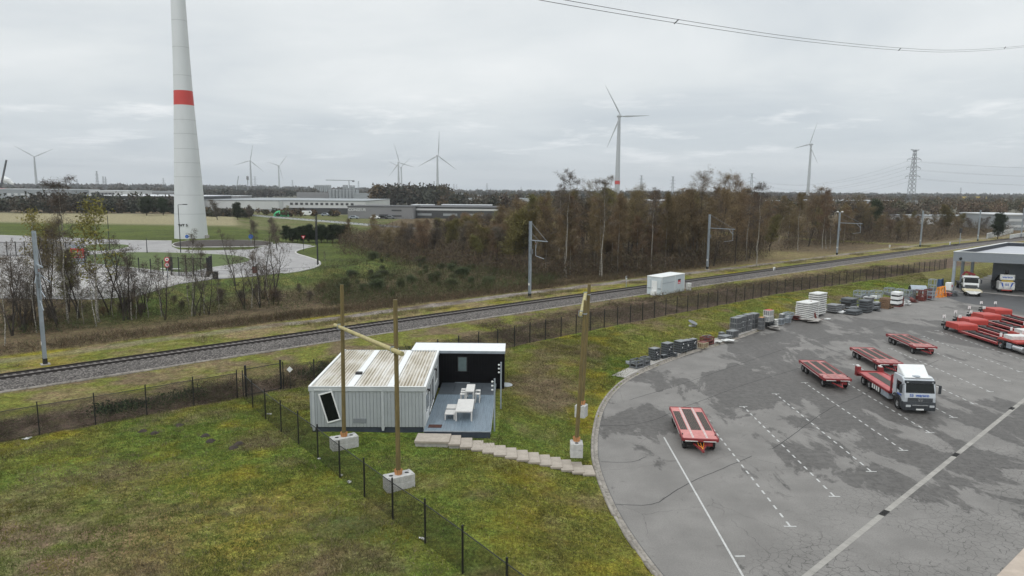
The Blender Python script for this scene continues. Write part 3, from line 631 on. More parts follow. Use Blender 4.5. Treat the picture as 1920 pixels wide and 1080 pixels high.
# ribbed roof: three bays with two flat cover strips
mb = MB(); bays = [(0.12, 2.55), (3.02, 5.35), (5.82, CW-0.12)]
for a, b in bays:
    n = int(round((b-a)/0.225)); p = (b-a)/n; xs = []
    for i in range(n):
        q = a+i*p; xs += [(q, 3.22), (q+p*.30, 3.22), (q+p*.45, 3.315), (q+p*.78, 3.315)]
    xs.append((b, 3.22)); m_ = len(xs)
    mb.add([(x, -0.02, z) for x, z in xs]+[(x, CL, z) for x, z in xs], [(i, i+1, m_+i+1, m_+i) for i in range(m_-1)])
def roofmat():
    m = bpy.data.materials.new('stained_ribbed_roof'); m.use_nodes = True; t = m.node_tree; b = t.nodes['Principled BSDF']; A = t.nodes.new; K = t.links.new; b.inputs['Roughness'].default_value = 0.6
    co = A('ShaderNodeTexCoord').outputs['Object']; o = None
    def nz(scl, s, det):
        mp = A('ShaderNodeMapping'); mp.inputs['Scale'].default_value = scl; K(co, mp.inputs[0]); n = A('ShaderNodeTexNoise'); n.inputs['Scale'].default_value = s; n.inputs['Detail'].default_value = det; n.inputs['Roughness'].default_value = 0.65; K(mp.outputs[0], n.inputs[0]); return n.outputs['Fac']
    a = nz((4.5, 0.10, 1), 1.0, 5); c = nz((1, 0.5, 1), 0.5, 3)
    s_ = A('ShaderNodeMath'); s_.operation = 'ADD'; K(a, s_.inputs[0]); K(c, s_.inputs[1])
    r = A('ShaderNodeValToRGB'); K(s_.outputs[0], r.inputs[0]); e = r.color_ramp.elements
    e[0].position = 0.78; e[0].color = (0.66, 0.64, 0.60, 1); e[1].position = 1.0; e[1].color = (0.56, 0.52, 0.45, 1)
    s2 = A('ShaderNodeMapRange'); K(s_.outputs[0], s2.inputs[0]); s2.inputs[1].default_value = 0.9; s2.inputs[2].default_value = 1.25; s2.inputs[4].default_value = 1.0
    sz = A('ShaderNodeSeparateXYZ'); K(co, sz.inputs[0])   # dirt lies in the valleys
    vz = A('ShaderNodeMapRange'); K(sz.outputs[2], vz.inputs[0]); vz.inputs[1].default_value = 3.22; vz.inputs[2].default_value = 3.31; vz.inputs[3].default_value = 1.0; vz.inputs[4].default_value = 0.22
    mu = A('ShaderNodeMath'); mu.operation = 'MULTIPLY'; K(s2.outputs[0], mu.inputs[0]); K(vz.outputs[0], mu.inputs[1]); mu2 = A('ShaderNodeMath'); mu2.operation = 'MULTIPLY'; mu2.use_clamp = True; K(mu.outputs[0], mu2.inputs[0]); mu2.inputs[1].default_value = 1.9
    x = A('ShaderNodeMixRGB'); K(mu2.outputs[0], x.inputs[0]); K(r.outputs[0], x.inputs[1]); x.inputs[2].default_value = (0.34, 0.29, 0.21, 1); K(x.outputs[0], b.inputs['Base Color']); return m
mb.build('roof', roofmat(), cab_t, fix=False)
for a, b in ((2.55, 3.02), (5.35, 5.82)):
    mb = MB(); s = 0.0
    while s < CL-.1: mb.box(a, b, s, min(s+2.76, CL), 3.24, 3.30); s += 2.79
    mb.build('cover_strip', M['white'], cab_t, bevel=0.008)
mb = MB(); mb.box(2.52, 3.0, 3.15, 3.55, 3.302, 3.45); mb.build('roof_vent', M['undark'], cab_t, bevel=0.02)
for x in (0.22, 5.06, CW-0.02):
    mb = MB(); mb.box(x-.09, x+.09, -0.085, -0.036, 0.42, 2.98)
    mb.add([(x-.13, -.083, .46), (x+.13, -.083, .46), (x+.07, -.083, .12), (x-.07, -.083, .12), (x-.13, -.03, .46), (x+.13, -.03, .46), (x+.07, -.03, .12), (x-.07, -.03, .12)], [(0, 3, 2, 1), (4, 5, 6, 7), (0, 4, 7, 3), (1, 2, 6, 5), (3, 7, 6, 2)])
    mb.build('pillar', M['cabin_trim'], cab_t)
# tilted window
A_, B_, Cc, Dd = Vector((.40, 0, 2.68)), Vector((1.40, 0, 2.98-.02)), Vector((2.27, 0, 1.06)), Vector((1.40, 0, .66))
ux = (B_-A_).normalized(); uz = (A_-Dd).normalized(); ctr = (A_+B_+Cc+Dd)/4; hw = ((B_-A_).length+(Cc-Dd).length)/4; hh = ((A_-Dd).length+(B_-Cc).length)/4
uz = Vector((-ux.z, 0, ux.x))
fr = thing('window', None, None); fr.parent = cab_t
fr.location = (ctr.x, -0.05, ctr.z); fr.rotation_euler = (0, -math.atan2(ux.z, ux.x), 0)
mb = MB()
for q in ((-hw, hw, hh-.09, hh), (-hw, hw, -hh, -hh+.09), (-hw, -hw+.09, -hh+.09, hh-.09), (hw-.09, hw, -hh+.09, hh-.09)): mb.box(q[0], q[1], -.07, .01, q[2], q[3])
mb.build('frame', M['white'], fr, bevel=0.008)
mb = MB(); mb.box(-hw+.09, hw-.09, -.02, .005, -hh+.09, hh-.09); mb.build('pane', M['glass'], fr)
mb = MB(); mb.box(2.98, 3.88, -.06, -.042, .66, 1.0)
for i in range(9): mb.box(3.0, 3.86, -.067, -.06, .68+i*.035, .695+i*.035)
mb.build('vent_grille', mat('vent_grey', (0.215, 0.235, 0.245), 0.6, var=0.03), cab_t)
text('lettering', 'www.warsco.eu', 0.20, M['white'], cab_t, (0.92, -0.104, 3.07), (math.pi/2, 0, 0), 0.003, bold=0.004, sx=0.95)
# deck side: glazed doors and windows, local +x face
def side_window(y0, y1, z0, z1, kind='window', mull=1, fx=CW+0.03, open_=False):
    f = thing(kind, None, None); f.parent = cab_t; f.location = (fx, (y0+y1)/2, z0); w = y1-y0; h = z1-z0; mb = MB(); t_ = 0.085
    mb.box(0, .022, -w/2, w/2, 0, t_).box(0, .022, -w/2, w/2, h-t_, h).box(0, .022, -w/2, -w/2+t_, t_, h-t_).box(0, .022, w/2-t_, w/2, t_, h-t_)
    for i in range(1, mull+1):
        y = -w/2+w*i/(mull+1); mb.box(0, .021, y-.05, y+.05, t_, h-t_)
    if kind == 'door': mb.box(0, .05, -w/2+t_, w/2-t_, t_, .75)
    mb.box(0, .05, -w/2-.03, w/2+.03, -.05, 0)
    mb.build('frame', M['white'], f, bevel=0.006)
    mb = MB(); mb.box(-.01, .016, -w/2+t_, w/2-t_, t_, h-t_); mb.build('pane', M['glass'], f)
side_window(0.25, 2.15, 0.50, 2.62, 'door', 1); side_window(2.9, 4.2, 0.55, 2.62, 'window', 1); side_window(4.3, 6.0, 0.55, 2.62, 'window', 1)
side_window(7.4, 9.3, 1.35, 2.55, 'window', 2)
mb = MB(); mb.box(CW+.03, CW+.09, 6.4, 6.5, .5, 2.7); mb.build('downpipe', M['white'], cab_t)
for y in (1.2, 6.9):
    mb = MB(); mb.box(CW+.03, CW+.24, y-.1, y+.1, 2.72, 2.80).box(CW+.12, CW+.24, y-.07, y+.07, 2.64, 2.72); mb.build('wall_lamp', M['undark'], cab_t)
# ------------------------------------------------------------------ black cabin
bc = thing('black_cabin', 'matt black flat roofed cabin behind the deck with one pale window and a white roof', 'cabin', (-8.55, 58.05, 1.0), math.radians(-0.2))
BW, BL = 7.95, 3.0
mb = MB(); mb.box(0, BW, 0, BL, 0, 3.26)
s = 0
while s < BW: mb.box(s+.01, min(s+.24, BW)-.01, -.02, 0, .02, 3.2); s += .25
mb.build('wall', M['black'], bc)
mb = MB(); mb.box(-.06, BW+.06, -.06, BL+.06, 3.262, 3.30); mb.build('roof', M['white'], bc)
mb = MB(); mb.box(-.07, BW+.07, -.08, -.062, 3.1, 3.32).box(-.07, BW+.07, BL+.062, BL+.08, 3.1, 3.32); mb.build('roof_edge', M['galv'], bc)
wn = thing('window', None, None); wn.parent = bc; wn.location = (4.35, -0.03, 1.55)
mb = MB(); mb.box(-.42, .42, -.03, .0, -.05, 0).box(-.42, .42, -.03, 0, 1.2, 1.25).box(-.42, -.35, -.03, 0, 0, 1.2).box(.35, .42, -.03, 0, 0, 1.2); mb.build('frame', M['undark'], wn)
mb = MB(); mb.box(-.35, .35, -.02, -.005, 0, 1.2); mb.build('pane', M['glass_pale'], wn)
mb = MB(); mb.box(3.75, 4.95, -.06, -.02, .48, 1.5).build('door', M['black'], bc)
mb = MB(); mb.box(3.7, 5.0, -.10, -.02, .52, .56).build('threshold', M['galv'], bc)
# ------------------------------------------------------------------ deck
dk_t = thing('timber_deck', 'blue grey boarded terrace between the two cabins', 'deck', (-6.0, 45.95, 1.0), math.radians(-0.4))
DX0, DX1, DL, DZ = -0.02, 4.6, 12.1, 0.5
mb = MB(); x = DX0
while x < DX1-.02: mb.box(x+.004, min(x+.145, DX1)-.004, 0, 8.6, DZ-.04, DZ); x += .148
mb.build('decking', M['deck'], dk_t)
mb = MB()
for i in range(4):
    for j in range(3): mb.box(DX0+i*1.16+.008, DX0+(i+1)*1.16-.008, 8.62+j*1.15+.008, 8.62+(j+1)*1.15-.008, DZ-.04, DZ+.002)
mb.build('dark_tiles', M['deck_dark'], dk_t)
mb = MB(); mb.box(DX0+.03, DX1-.03, .03, DL-.1, -.6, DZ-.045); mb.build('skirting', M['dark_skirt'], dk_t)
mb = MB(); mb.box(DX1, DX1+.03, 0, DL-.2, DZ-.2, DZ+.005).box(DX0, DX1, -.03, 0, DZ-.06, DZ+.004); mb.build('edge_trim', M['galv'], dk_t)
DZW = 1.5
q = P(797, 798, DZW); dm = thing('doormat', 'small dark red brown doormat on the deck by the glazed door', 'doormat', (q.x+.72, q.y-.12, DZW), 0)
mb = MB(); mb.box(-.47, .47, -.32, .32, 0.004, .022).build('mat', M['mat'], dm, bevel=.008)
# furniture
def table_like(name, label, cat, cx, cy, w, l, h, leg, top, rz=0, group=None, zb=DZW):
    t = thing(name, label, cat, (cx, cy, zb), rz, group)
    MB().box(-w/2, w/2, -l/2, l/2, h-top, h).build('tabletop' if cat == 'table' else 'seat', M['furn'], t, bevel=.008)
    for sx in (-1, 1):
        for sy in (-1, 1): MB().box(sx*(w/2-leg/2-.005)-leg/2, sx*(w/2-leg/2-.005)+leg/2, sy*(l/2-leg/2-.005)-leg/2, sy*(l/2-leg/2-.005)+leg/2, 0.005, h-top-.002).build('leg', M['furn'], t)
    return t
M['furn'] = mat('white_garden_furniture', (0.56, 0.545, 0.52), 0.6, var=0.06, scale=3, stain=(0.46, 0.44, 0.41))
table_like('garden_table', 'long low white garden table in the middle of the deck', 'table', -3.38, 49.45, 1.22, 2.95, .75, .10, .09)
table_like('garden_bench', 'white square stool beside the long table, nearer the front edge of the deck', 'bench', -4.42, 48.75, .74, 1.0, .45, .08, .07)
table_like('garden_bench', 'white square stool beside the long table, nearer the black cabin', 'bench', -4.42, 50.05, .74, 1.0, .45, .08, .07)
table_like('bar_table', 'tall narrow white bar table in front of the black cabin', 'table', -3.20, 52.95, .66, 2.0, 1.05, .09, .08)
for i, (x, y) in enumerate(((-3.78, 52.4), (-3.78, 53.05), (-3.78, 53.7), (-2.62, 52.5), (-2.62, 53.4))):
    side = 'left' if x < -3.5 else 'right'
    table_like('bar_stool', ('%s tall white stool on the %s of the bar table' % ({0: 'nearest', 1: 'middle', 2: 'farthest', 3: 'nearer', 4: 'farther'}[i], side)), 'stool', x, y, .38, .38, .72, .06, .05, group='stools round the bar table')
# steps
def slab(px, py, w, l, z, rz, label, name='concrete_step', cat='step', th=.14, grp='concrete steps from the deck to the yard'):
    c = P(px, py, z); t = thing(name, label, cat, (c.x, c.y, z), rz, grp)
    mb = MB(); mb.box(-w/2, w/2, -l/2, l/2, -th, 0); mb.build('slab', M['step'], t, bevel=.012)
    MB().box(-w/2+.05, w/2-.05, -l/2+.06, l/2-.06, -th-.35, -th-.003).build('footing', M['concrete'], t)
M['step'] = mat('brownish_concrete_step', (0.36, 0.315, 0.265), 0.85, var=0.12, scale=2.0, bump=0.25, stain=(0.24, 0.21, 0.17))
slab(812, 820, 2.3, 1.55, 1.38, -.03, 'large concrete landing slab at the front of the deck, top of the steps', 'landing_slab', 'slab', .16, None)
SP = [(852.6, 824), (874, 829), (895, 834), (916, 839), (937, 843.5), (957.5, 848), (979, 852.5), (1000, 857), (1021, 861.5), (1041.5, 866), (1061.5, 871), (1081.5, 875.5), (1102, 880.5)]
nm = ['first', 'second', 'third', 'fourth', 'fifth', 'sixth', 'seventh', 'eighth', 'ninth', 'tenth', 'eleventh', 'twelfth', 'last']
for i, (px, py) in enumerate(SP):
    zs_ = 1.27-.085*i; g_ = P(px, py, zs_); zs_ = max(zs_, max(H(g_.x+dx, g_.y+dy) for dx in (-.4, .4) for dy in (-.8, 0, .8))+.07)
    slab(px, py, .80, 1.72 if i < 12 else 1.5, zs_, math.radians(2), '%s concrete step counting down from the deck landing%s' % (nm[i], ', against the kerb' if i == 12 else ''))
# galvanised light posts beside the deck
for k, (bp, tp, lb) in enumerate((((927, 808), 710, 'front grey steel post with three small globes beside the deck'), ((939, 766), 679, 'rear grey steel post with three small globes beside the black cabin'))):
    c = P(bp[0], bp[1], 1.0); zt = ztop(c.x, c.y, tp)-1.0; t = thing('lighting_post', lb, 'post', (c.x, c.y, 1.0), 0, 'steel posts with globes along the deck')
    MB().box(-.055, .055, -.055, .055, -.1, zt).build('post', M['galv'], t, bevel=.008)
    for j in range(3):
        mb = MB(); zz = zt-.22-j*.30; mb.tube((-.055, 0, zz), (-.12, 0, zz), .02, n=6); mb.lathe([(.001, -.075), (.055, -.05), (.075, 0), (.055, .05), (.001, .075)], 10, (-.17, 0, zz)); mb.build('globe', M['white'], t, smooth=True)
# pale puddle-like lid beside the cabin
c = G(948, 722); t = thing('plastic_lid', 'flat pale grey lid lying in the grass beside the black cabin', 'lid', (c.x, c.y, c.z+.01), .3); MB().lathe([(.001, .08), (.55, .07), (.62, 0)], 14).build('lid', M['cabin_trim'], t)
# ------------------------------------------------------------------ timber goal frames on concrete blocks
def block_stack(c, rz, w, l, labels, letter=True):
    for lv in range(2):
        t = thing('ballast_block', labels[lv], 'concrete block', (c.x, c.y, 1.0+lv*.405), rz, 'stacked concrete blocks under the timber frames'); z0 = 0 if lv else -.12
        MB().box(-w/2, w/2, -l/2, l/2, z0, .395).build('block', M['concrete_white'], t, bevel=.015)
        if lv:
            for sx in ((-1, 1) if w > 1.3 else (0,)):
                mb = MB(); cx_ = sx*.48; cyy = 0 if w > 1.3 else -.18; mb.lathe([(.001, .4), (.13, .4)], 12, (cx_, cyy, 0)); mb.build('lifting_recess', M['undark'], t, fix=False)
            for sx in (-1, 1):
                for sy in (-1, 1): MB().lathe([(.07, .39), (.07, .43), (.001, .43)], 8, (sx*(w/2-.12), sy*(l/2-.12), 0)).build('locating_stud', M['concrete_white'], t)
        if letter:
            for sx in (-1, 1):
                cx_ = sx*w/4
                mb = MB()
                for q in ((cx_-.3, cx_+.3, .30, .315), (cx_-.3, cx_+.3, .09, .105), (cx_-.3, cx_-.285, .105, .30), (cx_+.285, cx_+.3, .105, .30)): mb.box(q[0], q[1], -l/2-.006, -l/2-.001, q[2], q[3])
                mb.build('cast_panel_rim', M['concrete'], t)
                text('cast_lettering', 'CTIV', .17, M['concrete'], t, (cx_, -l/2-.002, .14), (math.pi/2, 0, 0), .004, sx=1.1)
def post(parent, base, top, r=.15):
    pts = [Vector(base).lerp(Vector(top), k/6) for k in range(7)]
    return MB().path(pts, [r*1.06, r*1.03, r, r*.98, r*.96, r*.94, r*.93], 12).build('post', M['wood'], parent, smooth=False)
def wedge(parent, c):
    mb = MB()
    for k in range(10):
        a = 2*math.pi*k/10; x, y = .185*math.cos(a), .185*math.sin(a); mb.bar((c.x+x*.86, c.y+y*.86, c.z-.05), (c.x+x*1.12, c.y+y*1.12, c.z+.30), .085, .025)
    mb.build('timber_wedges', M['wood_orange'], parent)
BT = 1.80
def frame(label, p1, p2, top1, top2, x1, x2, ext0, ext1, bars=True, lean=(0, 0), side=.22, r=.132):
    a = P(*p1, BT); b = P(*p2, BT); t = thing('goal_posts', label, 'goal posts', (a.x, a.y, 0)); t.location = (0, 0, 0)
    tops = []
    for c, tp in ((a, top1), (b, top2)):
        z = ztop(c.x, c.y, tp[1]); x = XZ(tp[0], z, c.y); e = Vector((x, c.y, z)); tops.append(e); post(t, (c.x, c.y, BT-.05), e, r); wedge(t, c)
    q = []
    for c, e, xx in ((a, tops[0], x1), (b, tops[1], x2)):
        z = ztop(c.x, c.y, xx); k = (z-BT)/(e.z-BT); q.append(Vector((c.x, c.y, BT)).lerp(e, k))
    d = (q[1]-q[0]).normalized(); nrm = Vector((d.y, -d.x, 0)).normalized()*side
    s0 = q[0]-d*ext0+nrm; s1 = q[1]+d*ext1+nrm
    MB().path([s0.lerp(s1, k/8) for k in range(9)], [r*(.80+.03*k) for k in range(9)], 12).build('crossbar', M['wood_pale'], t)
    for p in q:
        mb = MB(); mb.lathe([(r+.01, -.035), (r+.03, -.035), (r+.03, .035), (r+.01, .035)], 12, (p.x, p.y, p.z)); pp = p+nrm
        mb.bar(p+nrm*.3+Vector((0, 0, .16)), p+nrm*1.4+Vector((0, 0, .16)), .05); mb.bar(p+nrm*.3-Vector((0, 0, .17)), p+nrm*1.4-Vector((0, 0, .17)), .05); mb.bar(p+nrm*1.62+Vector((0, 0, .17)), p+nrm*1.62-Vector((0, 0, .17)), .03)
        mb.build('steel_clamp', M['galv'], t)
    return t
frame('tall timber poles with a slanting pale crossbar in front of the grey cabin', (645, 818), (747, 889), (641, 534), (741, 562), 612, 655, .75, 1.15)
frame('tall leaning timber frame seen end on, beside the kerb', (1081, 827), (1091.7, 758), (1098, 563), (1105, 533), 588, 552, .35, .35, side=-.24, r=.128)
ba = math.radians(31)
a = P(645, 818, BT); block_stack(a, ba, 1.72, .80, ('lower concrete block under the pole nearest the grey cabin', 'upper concrete block under the pole nearest the grey cabin'))
a = P(748, 889, BT); block_stack(a, ba, 1.66, .80, ('lower concrete block under the nearest timber pole', 'upper concrete block under the nearest timber pole'))
a = P(1081, 829, BT); block_stack(a, math.radians(-2), .80, .85, ('lower concrete block beside the last steps', 'upper concrete block beside the last steps'), False)
a = P(1090, 759, BT); block_stack(a, math.radians(-24), .80, .80, ('lower concrete block farther up the lawn by the kerb', 'upper concrete block farther up the lawn by the kerb'), False)
# ------------------------------------------------------------------ fences
def netmat():
    m = bpy.data.materials.new('black_chain_link'); m.use_nodes = True; t = m.node_tree; A = t.nodes.new; K = t.links.new; b = t.nodes['Principled BSDF']; b.inputs['Base Color'].default_value = (0.015, 0.015, 0.015, 1); b.inputs['Roughness'].default_value = 0.5
    uv = A('ShaderNodeUVMap').outputs[0]; sx = A('ShaderNodeSeparateXYZ'); K(uv, sx.inputs[0])
    def mm(op, a, b_=None):
        n = A('ShaderNodeMath'); n.operation = op
        for i, v in enumerate((a, b_)):
            if v is None: continue
            if isinstance(v, (int, float)): n.inputs[i].default_value = v
            else: K(v, n.inputs[i])
        return n.outputs[0]
    fs = []
    for sg in ('ADD', 'SUBTRACT'):
        q = mm('MULTIPLY', mm(sg, sx.outputs[0], sx.outputs[1]), 1/0.085); fs.append(mm('LESS_THAN', mm('FRACT', q), 0.20))
    f = mm('MAXIMUM', fs[0], fs[1]); tr = A('ShaderNodeBsdfTransparent'); ms = A('ShaderNodeMixShader'); K(f, ms.inputs[0]); K(tr.outputs[0], ms.inputs[1]); K(b.outputs[0], ms.inputs[2]); K(ms.outputs[0], t.nodes['Material Output'].inputs[0]); return m
M['net'] = netmat()
def fence(label, pts, spacing, hgt, toprail=True, extra=.28, pw=.07, net=True, tops=True):
    t = thing('chain_link_fence', label, 'fence'); P2 = [Vector((p[0], p[1], 0)) for p in pts]; posts = []; carry = 0.0
    for a, b in zip(P2[:-1], P2[1:]):
        d = (b-a).normalized(); l = (b-a).length; s = carry
        while s < l: posts.append(a+d*s); s += spacing
        carry = s-l
    posts.append(P2[-1]); me = None
    for p in posts:
        z = H(p.x, p.y); mb = MB(); mb.box(-pw/2, pw/2, -pw/2, pw/2, -.1, hgt+extra)
        if me is None: o = mb.build('post', M['fence'], t); me = o.data
        else: o = bpy.data.objects.new('post', me); C.objects.link(o); o.parent = t
        o.location = (p.x, p.y, z)
        dd_ = (posts[min(posts.index(p)+1, len(posts)-1)]-posts[max(posts.index(p)-1, 0)]); o.rotation_euler = (0, 0, math.atan2(dd_.y, dd_.x))
    V = []; F = []; UV = []; s = 0.0
    for i, (a, b) in enumerate(zip(posts[:-1], posts[1:])):
        l = (b-a).length; za, zb = H(a.x, a.y), H(b.x, b.y); k = len(V); V += [(a.x, a.y, za), (b.x, b.y, zb), (b.x, b.y, zb+hgt), (a.x, a.y, za+hgt)]; F.append((k, k+1, k+2, k+3)); UV += [(s, 0), (s+l, 0), (s+l, hgt), (s, hgt)]; s += l
    me2 = bpy.data.meshes.new('wire_mesh'); me2.from_pydata(V, [], F); uvl = me2.uv_layers.new(name='UVMap')
    for i, q in enumerate(UV): uvl.data[i].uv = q
    me2.materials.append(M['net']); o = bpy.data.objects.new('wire_mesh', me2); C.objects.link(o); o.parent = t
    if toprail:
        mb = MB()
        for a, b in zip(posts[:-1], posts[1:]): mb.tube((a.x, a.y, H(a.x, a.y)+hgt), (b.x, b.y, H(b.x, b.y)+hgt), .024, n=5)
        mb.build('top_rail', M['fence'], t)
    return t
fence('black chain link fence with a top rail running diagonally across the foreground grass', [(-21.9, 54.9), (-19.45, 51.15), (-3.4, 30.6), (5.0, 19.6)], 3.27, 2.02)
fence('black chain link fence with a top rail along the brambles at the left edge', [(-22.3, 54.7), (-31.9, 46.3), (-68, 15.3)], 3.37, 2.10)
fence('long black fence of thin posts between the lawn and the brambled railway bank', FENCE_B+[(99, 157.5)], 2.62, 2.15, toprail=False, extra=.22, pw=.085)
gt = thing('fence_gate', 'narrow black wire gate at the corner of the fences', 'gate', (0, 0, 0))
g0 = Vector((-21.75, 55.15, 1.0)); g1 = Vector((-19.55, 57.15, 1.0))
for p in (g0, g1): mb = MB(); mb.box(p.x-.07, p.x+.07, p.y-.07, p.y+.07, .9, 3.62); mb.build('gate_post', M['fence'], gt)
for z in (1.12, 3.3): MB().bar(g0+Vector((0, 0, z-1)), g1+Vector((0, 0, z-1)), .05).build('rail', M['fence'], gt)
me2 = bpy.data.meshes.new('wire_mesh'); me2.from_pydata([tuple(g0), tuple(g1), tuple(g1+Vector((0, 0, 2.3))), tuple(g0+Vector((0, 0, 2.3)))], [], [(0, 1, 2, 3)]); uvl = me2.uv_layers.new(name='UVMap')
for i, q in enumerate([(0, 0), (3, 0), (3, 2.3), (0, 2.3)]): uvl.data[i].uv = q
me2.materials.append(M['net']); o = bpy.data.objects.new('wire_mesh', me2); C.objects.link(o); o.parent = gt
sg = thing('diamond_sign', 'small plain white diamond plate beside the fence gate', 'sign', (-18.75, 56.4, 1.0))
q = g1+Vector((.75, .1, 1.75)); sg.location = (q.x, q.y, 1.0)
MB().add([(-.26, -.02, 1.75), (0, -.02, 1.49), (.26, -.02, 1.75), (0, -.02, 2.01), (-.26, 0, 1.75), (0, 0, 1.49), (.26, 0, 1.75), (0, 0, 2.01)], [(0, 1, 2, 3), (7, 6, 5, 4), (0, 4, 5, 1), (1, 5, 6, 2), (2, 6, 7, 3), (3, 7, 4, 0)]).build('plate', M['white'], sg)
MB().box(-.02, .02, .002, .035, -.1, 1.55).build('pole', M['fence'], sg)
# small litter under the fence
for k, (px, py, sc, lb) in enumerate(((598, 862, .16, 'small scrap of white paper in the grass under the fence near the blocks'), (655, 906, .20, 'pale stone at the foot of a fence post left of the nearest block'), (791, 1012, .18, 'crumpled white litter in the grass right at the fence below the nearest block'), (50, 824, .35, 'white plastic scrap at the foot of the brambles near the left edge'), (640, 893, .13, 'white twisted wrapper in the grass between two fence posts'), (505, 778, .22, 'white strip of plastic lying inside the fence beside the gate corner'))):
    c = G(px, py); t = thing('litter', lb, 'litter', tuple(c), k*1.3); mb = MB()
    for j in range(4):
        a = j*1.7+k; mb.add([(math.cos(a)*sc*.3, math.sin(a)*sc*.3, .02), (math.cos(a+.9)*sc, math.sin(a+.9)*sc*.6, .04+.03*j), (math.cos(a+1.8)*sc*.8, math.sin(a+1.8)*sc*.8, .10), (0, 0, .13)], [(0, 1, 2), (0, 2, 3), (1, 2, 3)])
    mb.build('scrap', M['white_dirty'], t, fix=False)
# ------------------------------------------------------------------ vehicles (local +y points forward)
def wheel(parent, x, y, r=.5, w=.3, dual=False, rimmat='rim'):
    s = 1 if x > 0 else -1; W = w*(2 if dual else 1)
    mb = MB(); mb.lathe([(r*.55, -W/2), (r*.92, -W/2), (r, -W/2+.04), (r, W/2-.04), (r*.92, W/2), (r*.55, W/2)], 20, (x, y, r), 'x'); o = mb.build('wheel', M['tyre'], parent, smooth=False)
    xo = x+s*(W/2-.10); mb = MB(); mb.lathe([(r*.56, 0), (r*.50, -.02*s), (r*.42, -.10*s), (r*.22, -.06*s), (r*.20, .05*s), (.001, .06*s)], 16, (xo+s*.06, y, r), 'x'); mb.build('rim', M[rimmat], o); return o
def flat_trailer(label, cx, cy, rz, gr, L_=6.95, W_=2.52, variant=0):
    t = thing('flat_trailer', label, 'trailer', (cx, cy, 0), rz, gr); h = L_/2; z0, z1 = .86, 1.0
    d = MB(); d.box(-W_/2+.08, W_/2-.08, -h, h, .90, .985); d.build('deck', M['pink_dark' if variant else 'pink'], t)
    mb = MB(); yf = h-1.75; yb = -h+ (1.0 if variant == 0 else .7)
    for x0, x1, y0, y1 in ((-1.12, -.62, yb, yf), (-.36, .36, -h+.35, yf), (.62, 1.12, yb, yf)):
        n = int((x1-x0)/.12); p = (x1-x0)/n
        for i in range(n): mb.box(x0+i*p+.006, x0+(i+1)*p-.006, y0, y1, .985, .998)
    mb.build('planking', M['darkwood'], t)
    mb = MB()
    for x in (-.52, -.44, .44, .52): mb.box(x-.018, x+.018, -h+.05, h-.1, .985, 1.012)
    mb.build('loading_tracks', M['pink'] if variant else M['white_dirty'], t)
    mb = MB(); mb.box(-W_/2, -W_/2+.08, -h, h, .78, 1.02).box(W_/2-.08, W_/2, -h, h, .78, 1.02).box(-W_/2, W_/2, -h-.06, -h, .74, 1.02)
    mb.prism([(-W_/2, h), (W_/2, h), (W_/2-.1, h+.10), (0, h+.16), (-W_/2+.1, h+.10)], .80, 1.0); mb.build('edge_frame', M['red'], t)
    mb = MB(); mb.box(-W_/2+.2, W_/2-.2, h+.11, h+.15, .80, .86); mb.box(-W_/2-.012, -W_/2, -h+.5, h-1.2, .82, .86).box(W_/2, W_/2+.012, -h+.5, h-1.2, .82, .86); mb.build('reflective_strip', M['white_dirty'], t)
    mb = MB()
    for x in (-.5, .5): mb.box(x-.08, x+.08, -h+.2, h-.2, .55, .88)
    for y in (-h+.9, -1, 0, 1, h-.9): mb.box(-1.05, 1.05, y-.05, y+.05, .68, .88)
    mb.box(-.95, .95, h-1.3, h-.15, .42, .66); mb.build('chassis', M['undark'], t)
    for y in (h-.75, -h+.75, -h+1.65):
        for x in (-.98, .98): wheel(t, x, y, .40, .26)
        MB().tube((-.95, y, .40), (.95, y, .40), .06).build('axle', M['undark'], t)
    mb = MB(); mb.bar((-.45, h-.1, .58), (0, h+1.15, .50), .09).bar((.45, h-.1, .58), (0, h+1.15, .50), .09).bar((-.3, h+.45, .56), (.3, h+.45, .56), .07); mb.lathe([(.05, .46), (.10, .46), (.10, .53), (.05, .53)], 10, (0, h+1.22, 0)); mb.build('drawbar', M['red'], t)
    mb = MB(); mb.box(-.85, -.25, h-.05, h+.02, .45, .75); mb.build('front_plate', M['red'], t)
    mb = MB()
    for x in (-.22, .0, .2): mb.path([(x, h+.02, .72), (x*.8, h+.4, .62), (x*.3, h+.8, .66), (0, h+1.05, .6)], [.018]*4, 5)
    mb.build('hoses', M['orange'] if variant == 0 else M['undark'], t)
    for x in (-1.0, 1.0): MB().box(x-.16, x+.16, -h-.09, -h-.06, .62, .72).build('tail_light', M['sign_red'], t)
    for sx in (-1, 1): MB().box(sx*1.13-.03, sx*1.13+.03, h-.8, h-.66, 1.0, 1.07).build('lashing_ring', M['undark'], t)
    return t
HD = math.radians(-95)-math.pi/2
def mid(*pp): q = [P(*p, 1.0) for p in pp]; return sum(q, Vector())/len(q)
TG = 'empty red flat trailers parked in the yard'
for lb, q, v, an in (('faded pink red flat trailer nearest the camera, beside the solid white line', [(1254, 763), (1318, 766), (1348, 823), (1278, 820)], 0, -95.5), ('red flat trailer immediately behind the parked lorry, with three dark deck strips', [(1497, 674), (1545, 676), (1598, 711), (1546, 711)], 1, -94.5), ('dark red flat trailer just beyond the lorry cab roof', [(1589, 651), (1641, 652), (1696, 680), (1645, 681)], 1, -94.3), ('dark red flat trailer standing farthest from the camera, alone near the low loaders', [(1660, 625), (1705, 627), (1759, 650), (1711, 651)], 1, -94.5)):
    c = mid(*q); flat_trailer(lb, c.x, c.y, math.radians(an)-math.pi/2, TG, variant=v)
